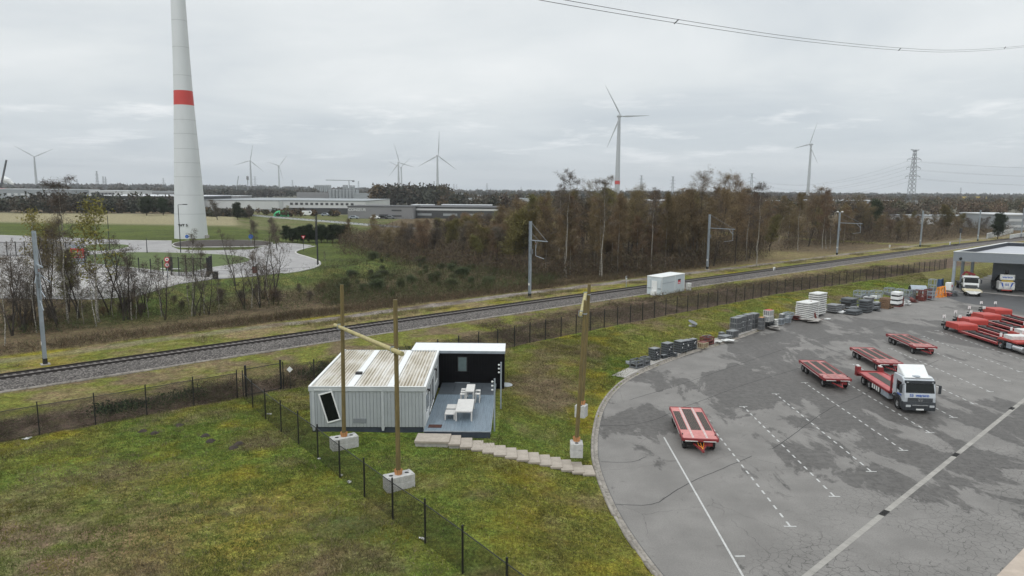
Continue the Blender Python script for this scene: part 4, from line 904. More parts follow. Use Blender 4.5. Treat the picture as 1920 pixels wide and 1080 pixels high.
# cab builder: front face at y=0, body behind
def truck_cab(t, paint, W_=2.46, roof=2.95, deflector=True, lettering=True, star=True):
    x = W_/2
    prof = [(0, .62), (0.02, 1.35), (-.02, 1.55), (-.30, 2.62), (-.55, roof-.12), (-.85, roof), (-2.1, roof), (-2.2, roof-.1), (-2.2, .95), (-1.95, .95), (-1.80, 1.25), (-1.2, 1.32), (-.68, 1.2), (-.45, .62)]
    cabo = MB().xprism(prof, -x, x).build('cab', M[paint], t, bevel=.035)
    mb = MB(); mb.xprism([(.10, .30), (.12, .70), (.06, 1.02), (-.40, 1.02), (-.52, .6), (-.60, .30)], -x-.01, x+.01); mb.build('bumper', M['bumper'], t, bevel=.04)
    # windscreen, proud of the sloping face
    def face(y, z, x0, x1, off=.012):
        return [(x0, y, z), (x1, y, z)]
    def ypos(z): return -.02+(z-1.55)*(-.28/1.07) if z < 2.62 else -.30
    w = x-.10; g = MB(); o = .018
    g.add([(-w, ypos(1.80)+o, 1.80), (w, ypos(1.80)+o, 1.80), (w-.05, ypos(2.50)+o, 2.50), (-w+.05, ypos(2.50)+o, 2.50), (-w, ypos(1.80)-.03, 1.80), (w, ypos(1.80)-.03, 1.80), (w-.05, ypos(2.5)-.03, 2.5), (-w+.05, ypos(2.5)-.03, 2.5)], [(0, 1, 2, 3), (0, 4, 5, 1), (1, 5, 6, 2), (2, 6, 7, 3), (3, 7, 4, 0)]); ws = g.build('windscreen', M['glass'], t)
    mb = MB(); zz = 2.50; mb.add([(-w, ypos(1.75)+.02, 1.75), (w, ypos(1.75)+.02, 1.75), (w, ypos(1.80)+.03, 1.80), (-w, ypos(1.80)+.03, 1.80)], [(0, 1, 2, 3)])
    mb.box(-w-.06, w+.06, -.36, -.20, 2.52, 2.74); mb.build('sun_visor', M['bumper'], t, bevel=.015)
    for sx in (-1, 1):
        mb = MB(); mb.box(sx*(w-.14)-.07, sx*(w-.14)+.07, -.205, -.19, 2.57, 2.64); mb.build('marker_lamp', M['lamp'], t)
        mb = MB(); mb.bar((sx*(w-.1), ypos(1.84)+.035, 1.84), (sx*.25, ypos(1.92)+.035, 1.90), .022); mb.build('wiper', M['undark'], t)
    mb = MB()
    for i in range(4): mb.box(-.98, .98, .012, .055, 1.05+i*.085, 1.105+i*.085)
    mb.build('grille', M['bumper'], t)
    if star:
        mb = MB(); n = 18
        for i in range(n):
            a, b = 2*math.pi*i/n, 2*math.pi*(i+1)/n; mb.bar((.17*math.cos(a), .085, 1.22+.17*math.sin(a)), (.17*math.cos(b), .085, 1.22+.17*math.sin(b)), .026)
        for a in (90, 210, 330): mb.bar((0, .085, 1.22), (.16*math.cos(math.radians(a)), .085, 1.22+.16*math.sin(math.radians(a))), .028)
        mb.build('grille_emblem', M['chrome'], t)
    mb = MB(); mb.box(-.62, .62, .115, .14, .74, .80); mb.build('bumper_strip', M['chrome'], t)
    MB().box(-.30, .30, .12, .14, .36, .48).build('number_plate', M['white'], t)
    for sx in (-1, 1):
        MB().box(sx*.93-.19, sx*.93+.19, .10, .135, .60, .78).build('headlight', M['lamp'], t, bevel=.01)
        mb = MB(); mb.bar((sx*x, -.22, 2.45), (sx*(x+.28), -.10, 2.40), .04); mb.build('mirror_arm', M['undark'], t)
        MB().box(sx*(x+.30)-.11, sx*(x+.30)+.11, -.14, -.04, 1.72, 2.42).build('mirror', M['bumper'], t, bevel=.03)
        mb = MB(); xx = sx*(x+.012); mb.add([(xx, -.42, 1.62), (xx, -1.42, 1.72), (xx, -1.42, 2.48), (xx, -.68, 2.48)], [(0, 1, 2, 3)]); mb.build('side_window', M['glass'], t, fix=False)
        MB().box(min(xx, sx*(x-.005)), max(xx, sx*(x-.005)), -1.55, -1.46, 1.0, 2.55).build('door_seam', M['bumper'], t)
        mb = MB(); mb.xprism([(-.35, .40), (-.45, 1.05), (-.70, 1.22), (-1.2, 1.36), (-1.85, 1.28), (-2.15, 1.0), (-2.15, .9), (-1.85, 1.14), (-1.2, 1.18), (-.8, 1.05), (-.62, .45)], sx*(x-.32), sx*(x+.025)); mb.build('wheel_arch', M['bumper'], t)
        wheel(t, sx*(x-.18), -1.30, .50, .30)
    if deflector:
        mb = MB(); mb.add([(-.98, -.78, roof-.02), (.98, -.78, roof-.02), (-1.08, -2.05, roof-.02), (1.08, -2.05, roof-.02), (-1.06, -1.95, roof+.74), (1.06, -1.95, roof+.74), (-1.06, -2.12, roof+.72), (1.06, -2.12, roof+.72)], [(0, 1, 5, 4), (0, 4, 6, 2), (1, 3, 7, 5), (4, 5, 7, 6), (2, 6, 7, 3), (0, 2, 3, 1)]); mb.build('wind_deflector', M['white'], t, bevel=.06)
        MB().box(-1.1, 1.1, -.9, -.5, roof-.10, roof+.02).build('roof_panel', M['white'], t, bevel=.04)
        MB().lathe([(.30, roof+.02), (.30, roof+.07), (.001, roof+.09)], 16, (.1, -.75, 0)).build('roof_hatch', M['galv'], t)
    if lettering:
        text('lettering', 'warsco', .36, M['blue'], t, (-.16, .04, 1.47), (math.pi/2, 0, math.pi), .004, 'CENTER', .006)
        for k in range(2): text('logo', 'S', .32, M['blue'], t, (.78-.16*k, .04, 1.47), (math.pi/2, 0, math.pi), .004, 'CENTER', .004)
        for sx in (-1, 1): text('lettering', 'warsco', .26, M['blue'], t, (sx*(x+.018), -.92, 1.34), (math.pi/2, 0, sx*math.pi/2), .004, 'CENTER', .006)
    return cabo
# parked lorry
fr_ = P(1725, 768, 0.0); a = P(1619, 724); b = P(1684, 764)
LH = math.radians(-95)-math.pi/2
lr = thing('flatbed_lorry', 'silver cabbed lorry with a long red flatbed, standing whole in the open yard', 'lorry', (33.6, 55.15, 0), LH)
truck_cab(lr, 'grey_truck')
mb = MB(); 
for x in (-.45, .45): mb.box(x-.06, x+.06, -10.2, -1.6, .66, .92)
mb.build('chassis', M['undark'], lr)
mb = MB()
for x0, x1 in ((-1.24, -1.12), (1.12, 1.24)): mb.box(x0, x1, -9.6, -2.75, .88, 1.08)
mb.box(-1.24, 1.24, -2.9, -2.75, .88, 1.10).box(-1.24, 1.24, -9.7, -9.6, .80, 1.12); mb.build('side_rails', M['red'], lr)
MB().box(-1.12, 1.12, -9.6, -2.9, .90, 1.02).build('deck', M['cab_red'], lr)
mb = MB(); mb.box(-.42, .42, -9.3, -3.0, 1.02, 1.035); mb.build('planking', M['darkwood'], lr)
mb = MB(); mb.box(-1.10, -.50, -8.4, -5.3, 1.02, 1.05).box(.50, 1.10, -8.4, -3.2, 1.02, 1.05); mb.build('loading_ramps', M['cab_red'], lr)
mb = MB(); mb.box(-1.05, -.55, -5.2, -4.2, 1.02, 1.06); mb.build('checker_plate', M['white_dirty'], lr)
mb = MB()
for x in (-1.15, 1.15): mb.box(x-.06, x+.06, -2.72, -2.58, 1.0, 2.60)
for z in (1.05, 1.75, 2.52): mb.box(-1.15, 1.15, -2.70, -2.60, z, z+.09)
mb.build('headboard', M['red'], lr)
mb = MB(); mb.box(-1.22, -.85, -10.2, -9.7, .55, 1.45).box(.85, 1.22, -10.2, -9.7, .55, 1.45).box(-1.22, 1.22, -10.1, -9.75, .55, .9); mb.build('rear_frame', M['red'], lr)
mb = MB(); mb.box(-1.15, -.9, -10.25, -9.8, 1.45, 1.55).box(.9, 1.15, -10.25, -9.8, 1.45, 1.55); mb.build('rear_caps', M['white_dirty'], lr)
for sx in (-1, 1):
    mb = MB(); mb.box(sx*1.02-.19, sx*1.02+.19, -4.4, -2.9, .36, .86); mb.build('side_locker', M['galv'], lr, bevel=.02)
    mb = MB()
    for i in range(4): mb.box(sx*1.22-.015, sx*1.22+.015, -6.2+i*.42, -6.2+i*.42+.22, .45, .84)
    mb.build('side_guard', M['white_dirty'], lr)
    for y in (-7.15, -8.5): wheel(lr, sx*.98, y, .46, .26, False)
mb = MB(); mb.box(-1.0, 1.0, -2.5, -2.25, .9, 2.3); mb.build('cab_rear_equipment', M['undark'], lr)
# low loaders
def low_loader(label, x, y, rz, L_=13.2, grp='red low loader trailers parked side by side', box=True):
    t = thing('low_loader', label, 'low loader', (x, y, 0), rz, grp)     # origin: rear, centre of the axle box
    MB().add([(-1.26, 0, .55), (1.26, 0, .55), (1.26, 2.75, .55), (-1.26, 2.75, .55), (-1.26, .05, 1.24), (1.26, .05, 1.24), (1.26, 2.62, 1.32), (-1.26, 2.62, 1.32), (-1.26, 2.75, 1.15), (1.26, 2.75, 1.15)], [(0, 1, 5, 4), (4, 5, 6, 7), (7, 6, 9, 8), (8, 9, 2, 3), (0, 4, 7, 8, 3), (1, 2, 9, 6, 5), (0, 3, 2, 1)]).build('axle_housing', M['red_bright'], t, bevel=.03)
    for sx in (-1, 1):
        for yy in (.15,): wheel(t, sx*1.0, yy-.42, .46, .32)
        MB().box(sx*1.14-.10, sx*1.14+.10, 2.7, L_-2.9, .34, .58).build('side_beam', M['red'], t)
        MB().box(sx*1.14-.10, sx*1.14+.10, 3.3, L_-3.0, .581, .60).build('beam_top', M['pink'], t)
        mb = MB(); mb.tube((sx*1.05, -.75, 1.0), (sx*1.05, -.75, 1.75), .025, n=6); mb.build('marker_stalk', M['undark'], t)
        MB().box(sx*1.05-.20, sx*1.05+.20, -.79, -.76, 1.55, 1.95).build('marker_board', M['white'], t)
    mb = MB(); mb.box(-1.15, 1.15, -.9, 0, .62, .75).box(-1.2, -.9, -1.0, -.2, .95, 1.05).box(.9, 1.2, -1.0, -.2, .95, 1.05).box(-1.25, 1.25, -.98, -.90, .45, .75); mb.build('rear_bumper', M['undark'], t)
    for sx in (-1, 1): MB().box(sx*1.05-.14, sx*1.05+.14, -1.0, -.985, .60, .72).build('tail_light', M['sign_red'], t)
    mb = MB(); mb.box(-.28, .28, 3.2, L_-2.9, .36, .56)
    for i in range(5): mb.box(-1.05, 1.05, 4.0+i*1.35, 4.12+i*1.35, .40, .52)
    mb.build('centre_spine', M['undark'], t)
    MB().box(-1.04, 1.04, 3.3, L_-3.2, .30, .34).build('belly_plate', M['galv_dark'], t)
    y0 = L_-3.0
    MB().add([(-1.25, y0, .34), (1.25, y0, .34), (1.25, y0+.5, .34), (-1.25, y0+.5, .34), (-1.25, y0-.1, 1.0), (1.25, y0-.1, 1.0), (1.25, y0+.3, 1.36), (-1.25, y0+.3, 1.36), (-1.25, y0+3.3, 1.36), (1.25, y0+3.3, 1.36), (1.25, y0+3.3, 1.12), (-1.25, y0+3.3, 1.12), (1.25, y0+.9, 1.12), (-1.25, y0+.9, 1.12)], [(0, 1, 5, 4), (4, 5, 6, 7), (7, 6, 9, 8), (8, 9, 10, 11), (11, 10, 12, 13), (13, 12, 2, 3), (0, 3, 2, 1), (0, 4, 7, 8, 11, 13, 3), (1, 2, 12, 10, 9, 6, 5)]).build('gooseneck', M['red_bright'], t, bevel=.02)
    MB().box(-1.1, 1.1, y0+.75, y0+2.1, 1.362, 1.80).build('equipment_box', M['white_dirty'], t, bevel=.02)
    for sx in (-1, 1):
        mb = MB(); mb.box(sx*1.15-.14, sx*1.15+.14, y0+.35, y0+.38, 1.4, 1.86); mb.build('striped_board', M['white'], t)
        for i in range(2): mb = MB(); mb.add([(sx*1.15-.14, y0+.346, 1.45+i*.2), (sx*1.15+.14, y0+.346, 1.62+i*.2), (sx*1.15+.14, y0+.346, 1.70+i*.2), (sx*1.15-.14, y0+.346, 1.53+i*.2)], [(0, 1, 2, 3)]); mb.build('board_stripe', M['sign_red'], t, fix=False)
    return t
RZ = math.radians(-91.0)-math.pi/2
a = P(1800, 608, 1.25)
offs = [((58.9, 90.6), 'red low loader nearest the camera, coupled to the silver tractor at the right edge'), ((62.7, 94.2), 'second red low loader from the camera, just behind the coupled one'), ((67.1, 98.0), 'third red low loader from the camera, with a wide red axle housing'), ((71.9, 102.6), 'farthest red low loader, nearest the workshop')]
for (x, y), lb in offs: low_loader(lb, x, y, RZ)
tr = thing('tractor_unit', 'silver tractor unit at the right edge of the picture, coupled to a red low loader', 'lorry', (58.55, 73.65, 0), RZ)
truck_cab(tr, 'grey_truck', roof=3.25, deflector=False)
MB().box(-1.1, 1.1, -1.9, -.7, 3.25, 3.40).build('roof_panel', M['white'], tr, bevel=.08)
mb = MB()
for x in (-.42, .42): mb.box(x-.06, x+.06, -7.0, -2.0, .72, .98)
mb.build('chassis', M['undark'], tr)
for sx in (-1, 1):
    wheel(tr, sx*.98, -6.1, .50, .28, True); mb = MB(); mb.tube((sx*.98, -2.5, .62), (sx*.98, -4.1, .62), .32, n=14); mb.build('fuel_tank', M['chrome'], tr)
    mb = MB(); mb.xprism([(-5.45, .75), (-5.55, 1.05), (-6.1, 1.12), (-6.65, 1.05), (-6.75, .75), (-6.6, .78), (-6.1, 1.02), (-5.6, .8)], sx*.68, sx*1.24); mb.build('mudguard', M['bumper'], tr)
    MB().box(sx*1.0-.2, sx*1.0+.2, -5.2, -4.4, .35, .95).build('side_locker', M['galv'], tr, bevel=.02)
MB().lathe([(.45, 1.0), (.45, 1.08), (.001, 1.08)], 16, (0, -6.1, 0)).build('fifth_wheel', M['undark'], tr)
# trucks under the canopy
c = G(1817, 549); t1 = thing('crane_lorry', 'white lorry with a folded red loading crane parked under the workshop canopy', 'lorry', (84.3, 126.2, 0.05), math.radians(-115)-math.pi/2+.02)
truck_cab(t1, 'white', roof=2.85, deflector=False, lettering=False, star=False)
MB().box(-1.0, 1.0, -2.0, -.9, 2.85, 2.93).build('roof_panel', M['white'], t1)
mb = MB(); mb.box(-1.2, 1.2, -8.5, -3.2, .9, 1.2).box(-1.0, 1.0, -3.1, -2.3, .6, 2.4); mb.build('platform', M['undark'], t1)
mb = MB(); mb.bar((-.9, -2.7, 3.0), (.7, -2.6, 3.55), .35, .4).bar((.7, -2.65, 3.5), (1.2, -2.6, 2.5), .3).bar((0, -2.7, 2.2), (0, -2.7, 3.2), .35); mb.build('loading_crane', M['red'], t1)
for sx in (-1, 1): wheel(t1, sx*.98, -6.5, .5, .28, True)
mb = MB(); mb.box(-1.0, -.2, .12, .16, .45, .62).box(.2, 1.0, .12, .16, .45, .62); mb.build('bumper_strip', M['sign_red'], t1)
t2 = thing('signed_lorry', 'vehicle with white name board and blue striped white front under the workshop canopy', 'lorry', (90.7, 126.0, 0.05), math.radians(-118)-math.pi/2+.10)
mb = MB(); mb.xprism([(0, .55), (.08, 1.0), (.02, 2.0), (-1.8, 2.1), (-1.8, .6)], -1.25, 1.25); mb.build('body', M['white_dirty'], t2, bevel=.08)
MB().box(-1.15, 1.15, -.35, -.1, 2.35, 3.35).build('name_board', M['white'], t2, bevel=.05)
text('lettering', 'warsco', .55, M['blue'], t2, (0, -.09, 2.72), (math.pi/2, 0, math.pi), .01, bold=.012)
MB().box(-.9, .9, -.12, 0.0, 2.08, 2.30).build('beacon_bar', M['yellow'], t2)
for sx in (-1, 1):
    mb = MB(); pts = [(sx*1.2, 1.95), (sx*.82, 1.85), (sx*.62, 1.2), (sx*.5, .85)]
    for p, q in zip(pts[:-1], pts[1:]): mb.bar((p[0], .10, p[1]), (q[0], .10, q[1]), .20, .02)
    mb.build('blue_stripe', M['blue'], t2)
    text('logo', 'S', .55, M['blue'], t2, (sx*.16, .09, 1.35), (math.pi/2, 0, math.pi), .01, bold=.008)
    for i in range(3): MB().bar((sx*.95, -.09, 2.50+i*.3), (sx*1.1, -.09, 2.62+i*.3), .05, .02).build('chevron', M['undark'], t2)
    wheel(t2, sx*1.0, -1.1, .5, .3); wheel(t2, sx*1.0, -4.6, .5, .3)
MB().box(-.8, .8, .05, .12, .42, .56).build('bumper', M['red_bright'], t2)
mb = MB(); mb.box(-1.1, 1.1, -6.5, -1.9, .8, 1.6).box(-.9, .1, -5.2, -3.0, 1.6, 2.9).bar((-.4, -3.0, 3.0), (.2, .0, 3.9), .5).bar((.6, -5.5, 1.8), (.9, -2.2, 2.9), .25); mb.build('superstructure', M['undark'], t2, bevel=.03)
t3 = thing('flat_trolley', 'small pale flat trolley standing in front of the crane lorry', 'trolley', (82.1, 122.4, 0.0), math.radians(-115)-math.pi/2)
MB().box(-1.35, 1.35, -2.0, 1.0, .72, 1.02).build('deck', M['cream'], t3, bevel=.02)
MB().add([(-1.3, 1.0, .95), (1.3, 1.0, .95), (.5, 1.25, .45), (-.5, 1.25, .45), (-1.3, .9, .95), (1.3, .9, .95), (.5, .9, .45), (-.5, .9, .45)], [(0, 1, 2, 3), (0, 3, 7, 4), (1, 5, 6, 2), (3, 2, 6, 7)]).build('nose', M['white_dirty'], t3)
for sx in (-1, 1):
    for y in (-1.3, .4): wheel(t3, sx*1.0, y, .36, .24)
# ------------------------------------------------------------------ workshop
ws = thing('workshop_building', 'grey clad flat roofed workshop with an open canopy at the right edge', 'workshop', (81.9, 128.4, 0), 0)
ef = Vector((math.cos(math.radians(-27)), math.sin(math.radians(-27)), 0)); es = Vector((math.cos(math.radians(42.7)), math.sin(math.radians(42.7)), 0))
WL, WD = 46.0, 38.0
def W(u, v, z): return ef*u+es*v+Vector((0, 0, z))
def wbox(mb, u0, u1, v0, v1, z0, z1):
    mb.add([W(u0, v0, z0), W(u1, v0, z0), W(u1, v1, z0), W(u0, v1, z0), W(u0, v0, z1), W(u1, v0, z1), W(u1, v1, z1), W(u0, v1, z1)], [(0, 3, 2, 1), (4, 5, 6, 7), (0, 1, 5, 4), (1, 2, 6, 5), (2, 3, 7, 6), (3, 0, 4, 7)]); return mb
for q_ in ((0, WL, 0, .35), (0, .35, .35, WD), (.35, WL, WD-.35, WD)): wbox(MB(), *q_, 5.62, 7.35).build('fascia', M['ws_wall'], ws)
mb = MB(); wbox(mb, -.05, WL, -.05, .40, 7.352, 7.42); wbox(mb, -.05, .40, .40, WD, 7.352, 7.42); wbox(mb, .40, WL, WD-.40, WD+.05, 7.352, 7.42); mb.build('coping', M['white'], ws)
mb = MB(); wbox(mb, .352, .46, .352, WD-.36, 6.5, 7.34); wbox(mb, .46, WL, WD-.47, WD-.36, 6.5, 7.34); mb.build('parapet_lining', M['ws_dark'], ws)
wbox(MB(), .36, WL, .36, WD-.36, 6.3, 6.62).build('roof', M['ws_roof'], ws)
for u, v in ((.25, .2), (.25, 5.4), (.25, 12)): wbox(MB(), u-.2, u+.25, v-.15, v+.25, -.05, 5.62).build('column', M['galv'], ws)
mb = MB(); wbox(mb, 4.5, 13.6, 8.0, 8.3, 2.2, 5.62); mb.build('upper_wall', M['ws_wall'], ws)
mb = MB(); wbox(mb, 4.5, 13.6, 8.05, 8.3, 0, 2.2); mb.build('lower_wall', M['galv_dark'], ws)
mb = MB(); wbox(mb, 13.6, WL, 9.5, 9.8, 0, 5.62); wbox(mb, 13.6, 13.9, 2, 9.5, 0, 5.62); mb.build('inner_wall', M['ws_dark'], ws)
mb = MB(); wbox(mb, 4.5, 4.8, 8.3, WD, 0, 5.62); wbox(mb, 4.8, WL, WD-2, WD-1.7, 0, 5.62); mb.build('rear_wall', M['ws_wall'], ws)
mb = MB(); mb.prism([tuple(W(1.6, -.3, 0))[:2], tuple(W(WL, -4, 0))[:2], tuple(W(WL, 30, 0))[:2], tuple(W(1.6, 30, 0))[:2]], .012, .05); mb.build('floor_slab', mat('workshop_floor', (0.12, 0.118, 0.115), 0.7, var=0.15), ws)
mb = MB(); p0, p1 = P(1836, 548.5), P(1925, 556); o_ = Vector(ws.location); mb.bar(p0-o_+Vector((0, 0, .05)), p1+(p1-p0)*2-o_+Vector((0, 0, .05)), .35, .1); mb.build('front_kerb', M['concrete'], ws)
mb = MB(); q = W(1.2, -.06, 6.15); mb.lathe([(.001, -.2), (.2, -.16), (.26, 0), (.2, .16), (.001, .2)], 12, tuple(q), 'y'); mb.build('wall_lamp', M['lamp_pole'], ws)
ap = [tuple(P(*q))[:2] for q in ((1790, 549), (1836, 549), (1960, 561), (2300, 590), (2300, 640), (1960, 592), (1880, 580), (1800, 566), (1770, 556))]
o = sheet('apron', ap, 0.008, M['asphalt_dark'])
# ------------------------------------------------------------------ goods stored along the kerb
YAWK = math.radians(40)
def fit(l, r, yb, yt, ratio=.75, z=.18, yaw=YAWK, inset=0.0):
    """base centre, width, depth, height of a box on the storage strip that fills the rows and columns given"""
    c = P((l+r)/2, yb, z); W_ = (r-l)/FPX*(c.y*math.cos(PITCH)+CAMH*.14); w_ = W_/(abs(math.cos(yaw))+ratio*abs(math.sin(yaw))); d_ = w_*ratio
    hd = (w_*abs(math.sin(yaw))+d_*abs(math.cos(yaw)))/2; c = Vector((c.x+(c.x/c.y)*hd, c.y+hd, z)); h = ztop(c.x, c.y+hd*.6, yt)-z
    return c, w_, d_, max(h, .15)
def stack(name, label, cat, l, r, yb, yt, kind, n=3, ratio=.75, yaw=YAWK, group=None, z=.18, m1='plastic_dark', m2='top_grey', gap=.03):
    c, w_, d_, h = fit(l, r, yb, yt, ratio, z, yaw); t = thing(name, label, cat, tuple(c), yaw, group)
    if kind == 'layers':                       # flat panels lying on each other with gaps
        p = h/n
        for i in range(n):
            q_ = .07 if name == 'panel_pile' else .02; jx, jy = random.uniform(-q_, q_)*w_, random.uniform(-q_, q_)*d_
            MB().box(-w_/2+jx, w_/2+jx, -d_/2+jy, d_/2+jy, i*p+max(gap, p*.36), (i+1)*p-.004).build('layer', M[m1], t, bevel=.012)
        mb = MB()
        mb.box(-w_/2+.12, w_/2-.12, -d_/2+.12, d_/2-.12, 0, h-.05)
        mb.build('gap_shade_core', M['undark'], t)  # near-black core paints the shade in the gaps between layers
    elif kind == 'crate':                      # stacked ribbed crates
        p = h/n
        for i in range(n):
            mb = MB(); mb.mi = 1; mb.box(-w_/2+.05, w_/2-.05, -d_/2+.05, d_/2-.05, i*p+.09, (i+1)*p-.05); mb.mi = 0; mb.box(-w_/2, w_/2, -d_/2, d_/2, (i+1)*p-.09, (i+1)*p-.004)
            k = max(3, int(w_/.22))
            for j in range(k+1): x = -w_/2+w_*j/k; mb.box(x-.022, x+.022, -d_/2-.004, -d_/2+.03, i*p+.09, (i+1)*p-.05); mb.box(x-.022, x+.022, d_/2-.03, d_/2+.004, i*p+.09, (i+1)*p-.05)
            for j in range(4): y = -d_/2+d_*j/3; mb.box(-w_/2-.004, -w_/2+.03, y-.02, y+.02, i*p+.09, (i+1)*p-.05); mb.box(w_/2-.03, w_/2+.004, y-.02, y+.02, i*p+.09, (i+1)*p-.05)
            for x in (-.4, 0, .4): mb.box(x*w_-.05, x*w_+.05, -d_/2, d_/2, i*p, i*p+.088)
            mb.build('crate', [M[m1], M[{'plastic_dark': 'undark', 'plastic_grey': 'plastic_dark', 'cream': 'palletwood', 'white_dirty': 'top_grey'}.get(m1, 'galv_dark')]], t)
        MB().box(-w_/2+.02, w_/2-.02, -d_/2+.02, d_/2-.02, h-.003, h+.012).build('lid', M[m2], t)
        if n > 1 and l > 1210 and random.random() < .8:
            for j in range(2): mb = MB(); x = w_*random.uniform(-.3, .35); zz = h*random.uniform(.25, .8); mb.box(x-.07, x+.07, -d_/2-.012, -d_/2-.006, zz-.06, zz+.06); mb.build('paper_label', M['white'], t)
    elif kind == 'stillage':                   # open steel cage
        mb = MB(); e = .05
        for x in (-w_/2, w_/2):
            for y in (-d_/2, d_/2): mb.box(x-e, x+e, y-e, y+e, 0, h)
        for z_ in (.12, h*.55, h-.03):
            for y in (-d_/2, d_/2): mb.box(-w_/2, w_/2, y-e*.8, y+e*.8, z_-e, z_+e)
            for x in (-w_/2, w_/2): mb.box(x-e*.8, x+e*.8, -d_/2, d_/2, z_-e, z_+e)
        for i in range(1, n+2):
            x = -w_/2+w_*i/(n+2)
            for y in (-d_/2, d_/2): mb.box(x-.014, x+.014, y-.014, y+.014, .12, h)
        mb.build('cage', M[m1], t)
        MB().box(-w_/2+.06, w_/2-.06, -d_/2+.06, d_/2-.06, .13, .13+h*.3).build('contents', M[m2], t)
    elif kind == 'pallets':
        p = h/n
        for i in range(n):
            mb = MB(); jx = random.uniform(-.05, .05)
            for y in np.linspace(-d_/2, d_/2-.16, 5): mb.box(-w_/2+jx, w_/2+jx, y, y+.16, (i+1)*p-p*.34, (i+1)*p-.006)
            for x in (-w_/2, -.06, w_/2-.12): mb.box(x+jx, x+.12+jx, -d_/2, d_/2, i*p+.005, (i+1)*p-p*.35)
            mb.build('pallet', M[m1], t)
    elif kind == 'heap':                       # loose sheeting and offcuts
        mb = MB()
        for i in range(n):
            a = random.uniform(0, 6.28); x, y = random.uniform(-.3, .3)*w_, random.uniform(-.3, .3)*d_; zz = h*(i+.5)/n*random.uniform(.6, 1); lw, ll = w_*random.uniform(.22, .5), d_*random.uniform(.2, .5)
            tl = random.uniform(-.25, .25); vs = []
            for sx, sy in ((-1, -1), (1, -1), (1, 1), (-1, 1)):
                px_, py_ = sx*lw, sy*ll; vs.append((x+px_*math.cos(a)-py_*math.sin(a), y+px_*math.sin(a)+py_*math.cos(a), max(.02, zz+sx*tl*lw*.6)))
            mb.add(vs+[(v[0], v[1], v[2]+.035) for v in vs], [(0, 3, 2, 1), (4, 5, 6, 7), (0, 1, 5, 4), (1, 2, 6, 5), (2, 3, 7, 6), (3, 0, 4, 7)])
        for i in range(max(1, n//3)): x, y = random.uniform(-.3, .3)*w_, random.uniform(-.3, .3)*d_; mb.box(x-.12, x+.12, y-.12, y+.12, 0, h*random.uniform(.3, .8))
        mb.build('pieces', M[m1], t)
    return t, w_, d_, h
SD = dict(group='goods stored in a row along the curved kerb')
sk = lambda *a, **k: stack(*a, **{**SD, **k})
sk('steel_stillage', 'low dark steel cage, first of the goods at the left end of the kerb row', 'cage', 1181, 1206, 692, 672, 'stillage', m1='galv_dark', m2='undark')
sk('steel_stillage', 'narrow dark steel cage right behind the leftmost one of the kerb row', 'cage', 1200, 1218, 687, 668, 'stillage', m1='galv_dark', m2='undark')
sk('scaffold_poles', 'loose grey poles lying on the grass at the left end of the kerb row', 'poles', 1168, 1196, 685, 676, 'heap', 5, m1='galv_dark')
sk('panel_stack', 'dark grey panel stack with paper labels, leftmost tall one by the kerb', 'stack', 1215, 1238, 677, 651, 'crate', 5)
sk('flat_crate', 'low dark crate between the two leftmost tall dark stacks', 'crate', 1237, 1251, 673, 664, 'crate', 1)
sk('panel_stack', 'dark grey panel stack with white labels, second tall one from the left by the kerb', 'stack', 1238, 1263, 671, 641, 'crate', 6)
sk('flat_crate', 'low dark crate just right of the second tall dark stack', 'crate', 1261, 1270, 669, 661, 'crate', 1)
sk('panel_stack', 'wide dark grey panel stack with white labels in the middle of the dark stacks', 'stack', 1262, 1289, 663, 637, 'crate', 5)
sk('panel_stack', 'narrow dark stack tucked behind the wide dark stack', 'stack', 1276, 1298, 659, 636, 'crate', 5)
sk('panel_stack', 'dark stack directly left of the cream crate', 'stack', 1290, 1307, 656, 634, 'crate', 4)
sk('slatted_crate', 'cream slotted crate with rust stained rim at the kerb', 'crate', 1307, 1328, 654, 640, 'crate', 1, m1='cream', m2='brownpaint')
sk('open_rack', 'rusty open frame with dark sheeting heaped on its top, behind the cream crate', 'frame', 1312, 1338, 648, 630, 'stillage', m1='brownpaint', m2='undark')
sk('sheeting_heap', 'dark grey folded sheets heaped over the rusty frame', 'sheeting', 1311, 1340, 640, 624, 'heap', 6, m1='plastic_dark')
sk('offcut_heap', 'white and grey offcuts scattered right of the rusty frame', 'offcuts', 1338, 1354, 644, 637, 'heap', 6, m1='white_dirty')
sk('flat_crate', 'low broad grey crate stack left of the big grey crate wall', 'crate', 1345, 1373, 638, 627, 'crate', 2, m1='plastic_grey')
sk('flat_crate', 'small grey crate on the low broad crate stack', 'crate', 1347, 1359, 629, 622, 'crate', 1, m1='plastic_grey', z=.5)
sk('crate_stack', 'single height grey crate in front of the big grey crate wall', 'crate', 1360, 1385, 634, 618, 'crate', 1, m1='plastic_grey')
for i, (l, r, yb, yt) in enumerate(((1367, 1390, 627, 594), (1377, 1399, 624, 591), (1390, 1410, 621, 588), (1401, 1423, 617, 586))):
    sk('crate_stack', '%s column of grey crates in the big grey crate wall by the kerb' % ('leftmost', 'second', 'third', 'rightmost')[i], 'crate stack', l, r, yb, yt, 'crate', 3, m1='plastic_grey')
sk('crate_stack', 'crate stack with white lower part and orange bits on its top', 'crate stack', 1420, 1434, 619, 594, 'crate', 3, m1='plastic_grey', m2='wood_orange')
sk('crate_stack', 'dark grey crate stack carrying a red topped white crate', 'crate stack', 1432, 1451, 615, 592, 'crate', 2, m1='plastic_dark')
sk('white_crate', 'white crate with a red lid on top of the dark grey stack', 'crate', 1430, 1450, 604, 580, 'crate', 2, m1='white_dirty', m2='red_bright', z=1.25)
sk('slab_stack', 'small stack of white slabs right of the crates with the red lid', 'slab stack', 1447, 1459, 613, 598, 'layers', 4, m1='white_dirty')
